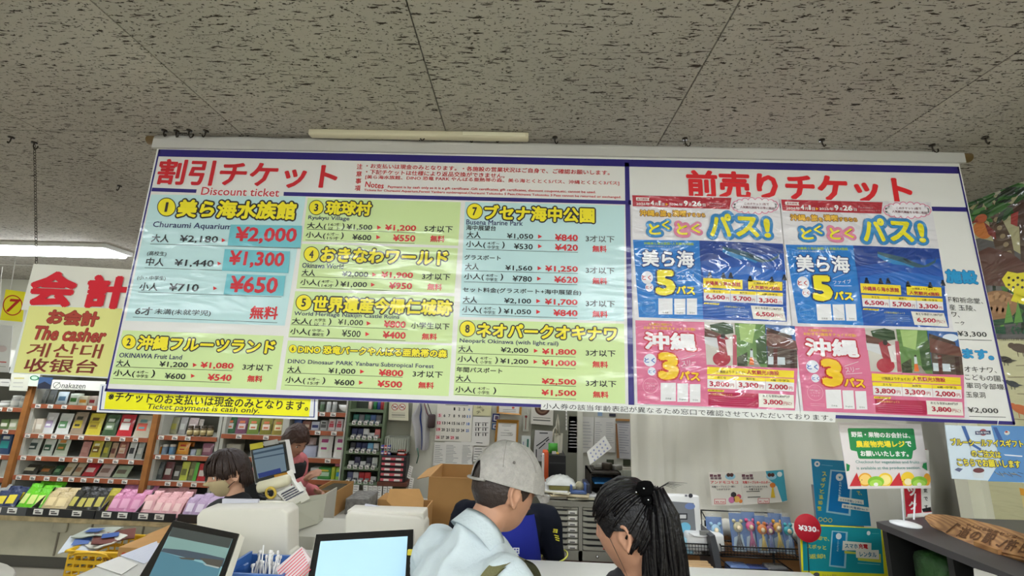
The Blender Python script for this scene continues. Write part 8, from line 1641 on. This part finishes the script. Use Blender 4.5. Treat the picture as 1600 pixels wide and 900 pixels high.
 loft(mb, [(pel + Vector((0, 0, -.16)), .15, .11), (pel + Vector((0, 0, -.05)), .172 if female else .165, .125), (pel + ax * .06, .16, .12)], byaw, m_t)
 for hp, kn, ft in legs: tapered(mb, [hp, hp.lerp(kn, .5), kn, kn.lerp(ft, .5), ft + Vector((0, 0, .03))], [.1, .088, .07, .062, .055], m_t)
 voxel(mb, 'trousers', t, .012, m_t, 4, folds(.006, 8, 3))
 for hp, kn, ft in legs:
  MB().bevbox(Vector((ft.x - .045, ft.y - .09, .001)), Vector((ft.x + .045, ft.y + .17, .085)), mat('shoe_%d_%d_%d' % shoe, shoe, .5), .03, rot=Rb, about=(ft.x, ft.y, .04), seg=3).build('shoe', t)
 for s_ in (-1, 1):
  ec = head + Rh @ (Vector((s_ * .029, .073, .006)) * hscale); fd = Rh @ Vector((0, 1, 0))
  MB().lathe(ec - fd * .0, [(0, -.011), (.008, -.008), (.011, 0), (.009, .006), (.0055, .009)], mat('eye_white', (216, 212, 206), .2), 12, axis=fd).lathe(ec + fd * .0085, [(.0056, 0), (.005, .0012), (0, .0018)], mat('iris_dark', (40, 28, 22), .15), 12, axis=fd).build('eye', t)
 def onf(x, z, e=.001):
  v = Vector((x, math.sqrt(max(0, 1 - x * x - z * z)), z)); return head + Rh @ (head_pt(v) * hscale + v * e)
 MB().tube([onf(-.24 + .08 * k, -.45 + .02 * abs(k - 3) * .5) for k in range(7)], [.001, .0028, .0036, .0032, .0036, .0028, .001], mat('lips', (156, 88, 80), .5), 6).build('mouth', t)
 for s_ in (-1, 1): MB().tube([onf(s_ * (.18 + .1 * k), .2 + .03 * math.sin(k * .8)) for k in range(5)], [.001, .0022, .0024, .002, .0008], mat('brow', (48, 36, 32), .8), 5).build('eyebrow', t)
 info = dict(t=t, head=head, Rh=Rh, Rb=Rb, side=side, fwd=fwd, hs=hscale, neck=neck, pel=pel, ax=ax, jn=jn, rings=rings)
 return info
def lerp_low(low, a):
 a = abs(a)
 for (a0, z0), (a1, z1) in zip(low, low[1:]):
  if a <= a1: f = (a - a0) / (a1 - a0); f = f * f * (3 - 2 * f); return z0 + (z1 - z0) * f
 return low[-1][1]
def shell(inf, low, m, off, name=None, bumpy=.003, fr=5, extra=None, grow=0, nu=72, nv=22, thick=.006, front=0):
 """close-fitting shell on the skull; low: (angle from the face, height) pairs of its lower edge"""
 lf = low if callable(low) else (lambda a: lerp_low(low, a))
 def fn(u_, v_, e=0):
  a = (u_ * 2 - 1) * math.pi; z0 = math.asin(max(-.98, min(.98, lf(a)))); el = z0 + (math.pi / 2 - z0) * v_
  v = Vector((math.sin(a) * math.cos(el), math.cos(a) * math.cos(el), math.sin(el))); q = head_pt(v, False)
  o = off + grow * max(0, v.z) + front * max(0, v.y) + bumpy * noise.noise(Vector((v.x * fr, v.y * fr, v.z * fr * .5)))
  return inf['head'] + inf['Rh'] @ ((q + v * (o - e)) * inf['hs'])
 mb = MB(); mb.grid(nu, nv, fn, m); mb.grid(nu, nv, lambda a_, b_: fn(a_, b_, thick), m); mb.grid(nu, 1, lambda a_, b_: fn(a_, 0, thick * b_), m)
 if extra: extra(mb)
 return (mb, fn) if name is None else mb.build(name, inf['t'])
H = lambda inf, x, y, z: inf['head'] + inf['Rh'] @ (Vector((x, y, z)) * inf['hs'])
# ---------------------------------------------------------------- man in the grey cap
hc = W(787, 762, Y=1.42)
nk = W(741, 846, Y=1.36); pelv = Vector((nk.x - .06, 1.27, nk.z - .47))
m_shirt = mat('shirt_paleblue', (196, 208, 212), .85, bump=120, bump_strength=.15)
man = person('man in a grey cap and pale blue shirt seen from behind, olive strap on shoulder', hc, math.radians(-58), math.radians(-8), math.radians(-45), pelv, nk, m_skin('skin_man', (190, 142, 114)), 1.04, shirt=(m_shirt, .011), sleeve=.5, trousers=(60, 62, 70), hroll=math.radians(-4),
             arms=[(Vector((nk.x - .15, 1.56, .95)), Vector((nk.x - .03, 1.74, ZK + .05))), (Vector((nk.x + .17, 1.27, .9)), Vector((nk.x + .22, 1.45, .84)))], sh_w=.175)
m_hm = hair_mat('hair_short_dark', (52, 42, 38))
shell(man, [(0, .4), (.8, .35), (1.15, -.1), (1.3, -.22), (1.42, -.02), (1.75, .0), (1.95, -.3), (2.5, -.42), (3.15, -.46)], m_hm, .0035, 'hair', .001)
m_cap = mat('cap_grey', (172, 168, 162), .9, noise_scale=60, noise_amt=.12, bump=220, bump_strength=.5)
def caplow(a):
 z = .05 - .14 * math.cos(a); d_ = abs(abs(a) - math.pi) / .36
 return z + (.36 * math.sqrt(1 - d_ * d_) if d_ < 1 else 0)
mb, cfn = shell(man, caplow, m_cap, .013, None, .004, 3, None, .001, 120, 26, .004, .022)
cap = mb.build('cap', man['t'], 'grey cotton cap with an open rear strap')
for a0 in (-1.05, 0, 1.05, 2.1, -2.1, 3.14159):
 MB().tube([cfn(.5 + a0 / (2 * math.pi), .25 + .75 * k / 12, -.0008) for k in range(13)], .0011, mat('cap_seam', (150, 146, 140), .9), 5).build('panel_seam', cap)
def brim(u_, v_, s_=0):
 a = (u_ - .5) * 2.1; rr = v_; x = math.sin(a) * (HX + .012 + .0 * rr) * (1 + .0 * rr); y = math.cos(a) * (HY + .026) + rr * .036 * max(0, math.cos(a)) ** .6
 return H(man, x, y, .012 - .016 * math.cos(a) - .008 * rr - .02 * abs(math.sin(a)) * rr + s_)
mb = MB(); mb.grid(24, 6, lambda a_, b_: brim(a_, b_), m_cap); mb.grid(24, 6, lambda a_, b_: brim(a_, b_, -.005), m_cap); mb.build('brim', cap)
mb = MB(); mb.tube([H(man, math.sin(a) * (HX + .013), -math.cos(a) * (HY + .0125), .028 - .008 * math.cos(a)) for a in [(-.55 + 1.1 * k / 12) for k in range(13)]], .0085, m_cap, 8, flat=.45); mb.build('rear_strap', cap)
MB().lathe(H(man, .004, -.0, HZ + .0315), [(.009, 0), (.008, .004), (0, .006)], m_cap, 12, axis=man['Rh'] @ Vector((0, 0, 1))).build('top_button', cap)
for (x, y, z) in ((.072, -.02, .075), (-.06, -.05, .08)): MB().lathe(H(man, x * 1.05, y, z), [(.0045, 0), (.0035, .0015), (0, .001)], mat('eyelet', (110, 106, 102), .8), 10, axis=man['Rh'] @ Vector((x, y, z * .6)).normalized()).build('eyelet', cap)
def collar(inf, m, r0=.066, h=.045, name='collar', flare=.02, tilt=None):
 n_ = inf['neck']; mb = MB(); jw = (inf['head'] + inf['Rh'] @ Vector((0, -.02, -.08)) - n_).normalized()
 q = Vector((0, 0, 1)).rotation_difference(jw).to_matrix(); Rb = inf['Rb']
 for s_ in (0, .006):
  mb.grid(30, 8, lambda u_, v_, s_=s_: n_ + q @ (Rb @ Vector(((r0 + s_ + flare * (abs(v_ - .55) * 1.1) + .004 * math.sin(u_ * 19)) * math.cos(u_ * 5.8 + 1.81), (r0 + s_ + flare * (abs(v_ - .55) * 1.1)) * math.sin(u_ * 5.8 + 1.81) * .98, -.022 + (h + .022) * (1 - abs(v_ - .5) * 1.5) + .006 * math.sin(u_ * 12)))), m)
 return mb.build(name, inf['t'])
collar(man, m_shirt, .069, .052)
sh = man['jn'][1][0]; m_ol = mat('strap_olive', (118, 116, 76), .7, bump=150, bump_strength=.4)
sc_ = man['neck'].lerp(sh, .9) + Vector((0, 0, -.04)); st_ = [sc_ + man["fwd"] * (.112 * math.cos(t_)) + Vector((0, 0, .1 * math.sin(t_) if t_ < 3.2 else -.16)) for t_ in (3.6, 3.1, 2.6, 2.1, 1.57, 1.0, .5, 0)]
mb = MB()
def strapf(u_, v_, s_=0):
 k = u_ * (len(st_) - 1); i = min(len(st_) - 2, int(k)); f = k - i; p0, p1, p2, p3 = [st_[min(max(j, 0), len(st_) - 1)] for j in (i-1, i, i+1, i+2)]
 c = .5 * ((2*p1) + (p2-p0)*f + (2*p0-5*p1+4*p2-p3)*f*f + (3*p1-p0-3*p2+p3)*f**3); return c + man['side'] * ((v_ - .5) * .042) + Vector((0, 0, s_ + .004))
mb.grid(30, 3, strapf, m_ol); mb.grid(30, 3, lambda a_, b_: strapf(a_, b_, -.004), m_ol); mb.build('bag_strap', man['t'], 'olive webbing strap')
# ---------------------------------------------------------------- woman with the ponytail
hc = W(985, 822, Y=1.40); nk = W(996, 912, Y=1.43); pelv = Vector((nk.x + .03, nk.y - .12, nk.z - .46))
girl = person('woman with a black ponytail and velvet bow looking away to the left', hc, math.radians(58), math.radians(-14), math.radians(30), pelv, nk, m_skin('skin_woman', (196, 146, 118)), 1.06, female=True, shirt=(mat('top_black', (30, 30, 34), .8), .006), sleeve=.5, trousers=(44, 50, 70), sh_w=.165,
              arms=[(Vector((nk.x - .15, 1.56, .82)), Vector((nk.x - .05, 1.62, .7))), (Vector((nk.x + .2, 1.5, .86)), Vector((nk.x + .14, 1.72, ZK + .045)))])
m_hb = hair_mat('hair_black', (14, 11, 13))
def gex(mb):
 random.seed(5)
 tie = H(girl, 0, -.085, .082)
 for k in range(90):
  a = random.uniform(-2.4, 2.4); s0 = Vector((math.sin(a) * .078, math.cos(a) * .088 - .002, random.uniform(.0, .05) + .028 * math.cos(a) + (-.05 if abs(a) > 1.6 else 0)))
  pts = []
  for j in range(7):
   f = j / 6; p = s0.lerp(Vector((0, -.08, .078)), f); d_ = p.normalized(); g = head_pt(Vector((p.x / HX, p.y / HY, p.z / HZ)).normalized(), False) + d_ * .0105; pts.append(H(girl, *g))
  mb.tube(pts, [.0035, .0042, .0045, .0045, .004, .004, .003], m_hb, 5)
shell(girl, [(0, .5), (.6, .42), (.95, .15), (1.2, -.08), (1.38, .06), (1.8, .04), (2.0, -.3), (2.5, -.5), (3.15, -.58)], m_hb, .0095, 'hair', .003, 6, gex)
tie = H(girl, 0, -.085, .085) + Vector((-.024, -.022, -.022)); mb = MB(); random.seed(9)
for k in range(150):
 a = random.uniform(0, 2 * math.pi); rr = random.uniform(0, 1) ** .6; ln = random.uniform(.8, 1.05)
 top = tie + Vector((.028 + .02 * rr * math.cos(a), -.005 + .02 * rr * math.sin(a), .022 + .01 * rr))
 dx = .042 + .055 * rr * math.cos(a); dy = -.02 + .03 * rr * math.sin(a)
 mb.tube([tie + Vector((.006 * math.cos(a), .006 * math.sin(a), 0)), top, tie + Vector((dx * .82, dy, -.03)), tie + Vector((dx, dy, -.13)), tie + Vector((dx * 1.02 + .006 * math.sin(k), dy, -.21 * ln)), tie + Vector((dx * .92 + .01 * math.sin(k * 2.1), dy, -.31 * ln))], [.004, .006, .0075, .0075, .006, .002], m_hb, 5)
mb.build('ponytail', girl['t'])
mb = MB(); random.seed(12)
for k in range(7): a = random.uniform(-.01, .05); mb.tube([tie + Vector((.03, 0, .028)), tie + Vector((.06 + a * .3, 0, .043 + a * .25)), tie + Vector((.095 + a, .01, .035 + a * .4))], [.001, .0007, .0003], m_hb, 4)
for k in range(1): mb.tube([H(girl, -.07, .045 - .003 * k, .01), H(girl, -.075, .03 - .004 * k, -.03), H(girl, -.068 , .02 - .005 * k, -.075), H(girl, -.06, .015 - .006 * k, -.11)], [.001, .0009, .0007, .0004], m_hb, 4)
mb.build('loose_hair', girl['t'])
m_vel = mat('velvet_black', (7, 7, 8), .95, spec=.1); mb = MB()
bt_ = tie + Vector((-.002, -.014, .004))
for s_, (dx, dz) in (((-1), (-.006, .045)), (1, (.018, -.040))):
 mb.lathe(bt_ + Vector((dx * .2, 0, dz * .2)), [(.012, 0), (.022, .012), (.027, .026), (.02, .04), (0, .046)], m_vel, 14, axis=(dx, -.012, dz), sc=(1, .55))
mb.lathe(bt_ + Vector((0, -.006, 0)), [(0, -.014), (.013, -.008), (.015, 0), (.013, .008), (0, .014)], m_vel, 12); bw = mb.build('hair_bow', girl['t'], 'black velvet bow with small rhinestones')
for x, y in ((1006, 763), (994, 769), (1013, 781)): c = W(x, y, Y=(bt_.y - .027)); MB().lathe(c, [(0, -.002), (.0022, -.001), (.0022, .001), (0, .002)], mat('rhinestone', (236, 236, 240), .1, coat=1), 8).build('rhinestone', bw)
# ---------------------------------------------------------------- clerk behind the counter, hidden head, navy polo and blue apron
hc = W(795, 733, Y=2.2); nk = W(790, 783, Y=2.16); pelv = Vector((nk.x + .01, 2.24, nk.z - .48)); m_navy = mat('polo_navy', (14, 18, 30), .85, spec=.2)
wr = nk + Vector((.2, -.03, -.46)); el = nk + Vector((.235, .02, -.25))
clerk = person('clerk in navy polo and royal blue apron standing behind the man in the cap', hc, math.radians(172), math.radians(-18), math.radians(178), pelv, nk, m_skin('skin_clerk', (186, 140, 112)), .97, female=True, shirt=(m_navy, .007), sleeve=.44, trousers=(40, 40, 46), sh_w=.19,
               arms=[(el, wr), (nk + Vector((-.22, -.02, -.28)), nk + Vector((-.17, -.06, -.42)))])
shell(clerk, [(0, .4), (.9, .2), (1.2, -.35), (2, -.5), (3.15, -.6)], hair_mat('hair_dark', (34, 28, 28)), .012, 'hair', .004)
sh, e2, w2 = clerk['jn'][0]; en = sh.lerp(e2, .88); dr = (e2 - sh).normalized()
q_ = Vector((0, 0, 1)).rotation_difference(dr).to_matrix(); MB().tube([en + q_ @ Vector((.062 * math.cos(a), .062 * math.sin(a), 0)) for a in [2 * math.pi * k / 28 for k in range(28)]], .0035, mat('trim_yellow', (206, 206, 90), .7), 6, closed=True).build('sleeve_trim', clerk['t'])
m_sy = mat('print_yellow', (214, 206, 50), .6); sp = W(870, 834, Y=2.03)
pl = Plane(sp, Vector((.9, .3, -.1)), Vector((-.12, .0, 1))); p = Print(pl, 'flat')
p.text('ヨ', 864, 829, 871, 830, 6, m_sy, 1, bold=.04); p.line(866, 836, 873, 838, 1.5, m_sy, 1); p.line(867, 839.5, 874, 841.5, 1.5, m_sy, 1); p.line(868, 843, 874, 845, 1.5, m_sy, 1)
sl = p.build('sleeve_print', clerk['t'])
m_apr = mat('apron_royal', (26, 40, 150), .8); ax = clerk['ax']; pel = clerk['pel']
def apf(u_, v_, g=0):
 rx, ry = .178 + .012 * v_, .150; z = pel + ax * (.95 - 1.25 * v_); wdt = (.85 + .4 * min(1, v_ * 2.2)); a = (u_ - .5) * 2 * wdt
 c = Vector((math.sin(a) * rx, math.cos(a) * ry + g + .003 * math.sin(u_ * 20), 0)); return z + clerk['Rb'] @ c
mb = MB(); mb.grid(20, 20, apf, m_apr); mb.grid(20, 20, lambda a_, b_: apf(a_, b_, -.004), m_apr)
apn = mb.build('apron', clerk['t'])
yb_ = min(v[1] for v in mb.v); pl = Plane((0, yb_ - .004, CAMH), (1, 0, 0), (0, 0, 1)); p = Print(pl, 'flat')
p.text('許田', 790, 860, 811.5, 860.5, 11, (224, 226, 236), 1, bold=.04); p.text('道の駅', 760, 859, 787.5, 860, 11, (224, 226, 236), 1, bold=.04); p.text('ションセンター', 772, 871, 811.5, 871.5, 4.5, (200, 204, 226), 1, bold=.02)
p.build('apron_print', apn)
MB().tube([wr.lerp(e2, .15) + Vector((.03 * math.cos(a), .012 * math.sin(a) * 1.8, .014 * math.cos(a))) for a in [2 * math.pi * k / 20 for k in range(20)]], .004, m_dark, 6, closed=True).build('wrist_band', clerk['t'])
# ---------------------------------------------------------------- masked cashier at the left
hc = W(358, 738, Y=2.2); nk = W(368, 790, Y=2.22); pelv = Vector((nk.x + .03, 2.3, nk.z - .47))
cash = person('cashier with dark brown hair and beige face mask looking down to the left', hc, math.radians(138), math.radians(-16), math.radians(150), pelv, nk, m_skin('skin_cashier', (196, 150, 122)), .87, female=True, shirt=(mat('shirt_black', (18, 18, 21), .85), .007), sleeve=.6, trousers=(36, 36, 40), sh_w=.17,
              arms=[(nk + Vector((.19, .03, -.27)), nk + Vector((.1, -.14, -.33))), (nk + Vector((-.2, .04, -.27)), nk + Vector((-.1, -.13, -.33)))])
m_hbr = hair_mat('hair_brown', (46, 32, 26))
def cex(mb):
 random.seed(4)
 for k in range(150):
  a = random.uniform(-math.pi, math.pi); top = Vector((math.sin(a) * .03, math.cos(a) * .04 - .01, HZ + .012)); d_ = Vector((math.sin(a), math.cos(a)))
  low = .025 if abs(a) < .8 else (.0 if abs(a) < 1.1 else (-.012 if abs(a) < 1.85 else -.09)); pts = []
  for j in range(7):
   f = j / 6; z = (HZ + .012) * math.cos(f * math.pi / 2) * (1 if low > 0 else 1) + low * f ; rr = math.sin(f * math.pi / 2) ** .8 if f < 1 else 1
   pts.append(H(cash, d_.x * (HX + .017) * rr, d_.y * (HY + .016) * rr, z + random.uniform(-.004, .004)))
  mb.tube(pts, [.004, .005, .0055, .0055, .005, .004, .0015], m_hbr, 5)
shell(cash, [(0, .2), (.8, .15), (1.15, -.1), (1.35, .05), (1.75, .05), (1.95, -.5), (2.4, -.65), (3.15, -.7)], m_hbr, .012, 'hair', .004, 6, cex)
vs, fs = ICO5; bm = bmesh.new(); mk = lambda v: v.y > .12 and -.93 < v.z < -.02 and abs(v.x) < .93; bv = [bm.verts.new(cash['head'] + cash['Rh'] @ ((head_pt(v) + v * (.006 + .003 * max(0, 1 - abs(v.x) * 1.6) * max(0, 1 - abs(v.z + .4) * 1.8))) * cash['hs'])) for v in vs]
for f in fs:
 if all(mk(vs[i]) for i in f): bm.faces.new([bv[i] for i in f])
bmesh.ops.delete(bm, geom=[v for v in bm.verts if not v.link_faces], context='VERTS'); r_ = bmesh.ops.extrude_face_region(bm, geom=bm.faces[:])
for v in [x for x in r_['geom'] if isinstance(x, bmesh.types.BMVert)]: v.co = cash['head'] + (v.co - cash['head']) * .985
bmesh.ops.recalc_face_normals(bm, faces=bm.faces); bm.verts.index_update(); mb = MB(); mb.add([v.co.copy() for v in bm.verts], [[x.index for x in f.verts] for f in bm.faces], mat('mask_beige', (186, 168, 128), .8), True); bm.free()
mk_ = mb.build('face_mask', cash['t'], 'beige cloth face mask')
for s_ in (-1, 1):
 for z in (-.012, -.06): MB().tube([H(cash, s_ * .066, .03, z), H(cash, s_ * .078, .008, z * .7), H(cash, s_ * .083, -.018, -.02 + z * .2)], .0016, mat('mask_loop', (60, 40, 34), .8), 5).build('ear_loop', mk_)
collar(cash, mat('shirt_black', (24, 24, 28)), .06, .03)
# ---------------------------------------------------------------- stooping clerk farther back
hc = W(461, 689, Y=3.05); nk = W(446, 712, Y=3.1); pelv = Vector((nk.x - .2, 3.16, nk.z - .42))
bk2 = person('clerk with brown hair bending to the right in a black vest and pink sleeves', hc, math.radians(-118), math.radians(-28), math.radians(-110), pelv, nk, m_skin('skin_back_clerk', (186, 138, 112)), .92, female=True, shirt=(mat('sleeve_pink', (196, 110, 112), .85), .006), sleeve=.6, trousers=(40, 40, 44), sh_w=.15,
             arms=[(nk + Vector((.04, .16, -.24)), nk + Vector((.2, .08, -.24))), (nk + Vector((.06, -.08, -.24)), W(474, 752, Y=3.0))])
shell(bk2, [(0, .4), (.8, .3), (1.2, -.1), (1.4, .05), (1.75, 0), (1.95, -.35), (3.15, -.5)], hair_mat('hair_redbrown', (60, 38, 28)), .014, 'hair', .006, 9)
m_v = mat('vest_black', (28, 28, 30), .85); mb = MB(); ax = bk2['ax']; loft(mb, [(bk2['pel'] + Vector((0, 0, -.1)), 0.197, 0.162), (bk2['pel'] + ax * .1, 0.197, 0.167), (bk2['pel'] + ax * .4, 0.182, 0.157), (bk2['pel'] + ax * .7, 0.187, 0.162), (bk2['pel'] + ax * .86, 0.172, 0.137), (bk2['pel'] + ax * .96, .095, .085)], math.radians(-110), m_v)
voxel(mb, 'vest', bk2['t'], .01, m_v, 4, folds(.005, 8, 2))
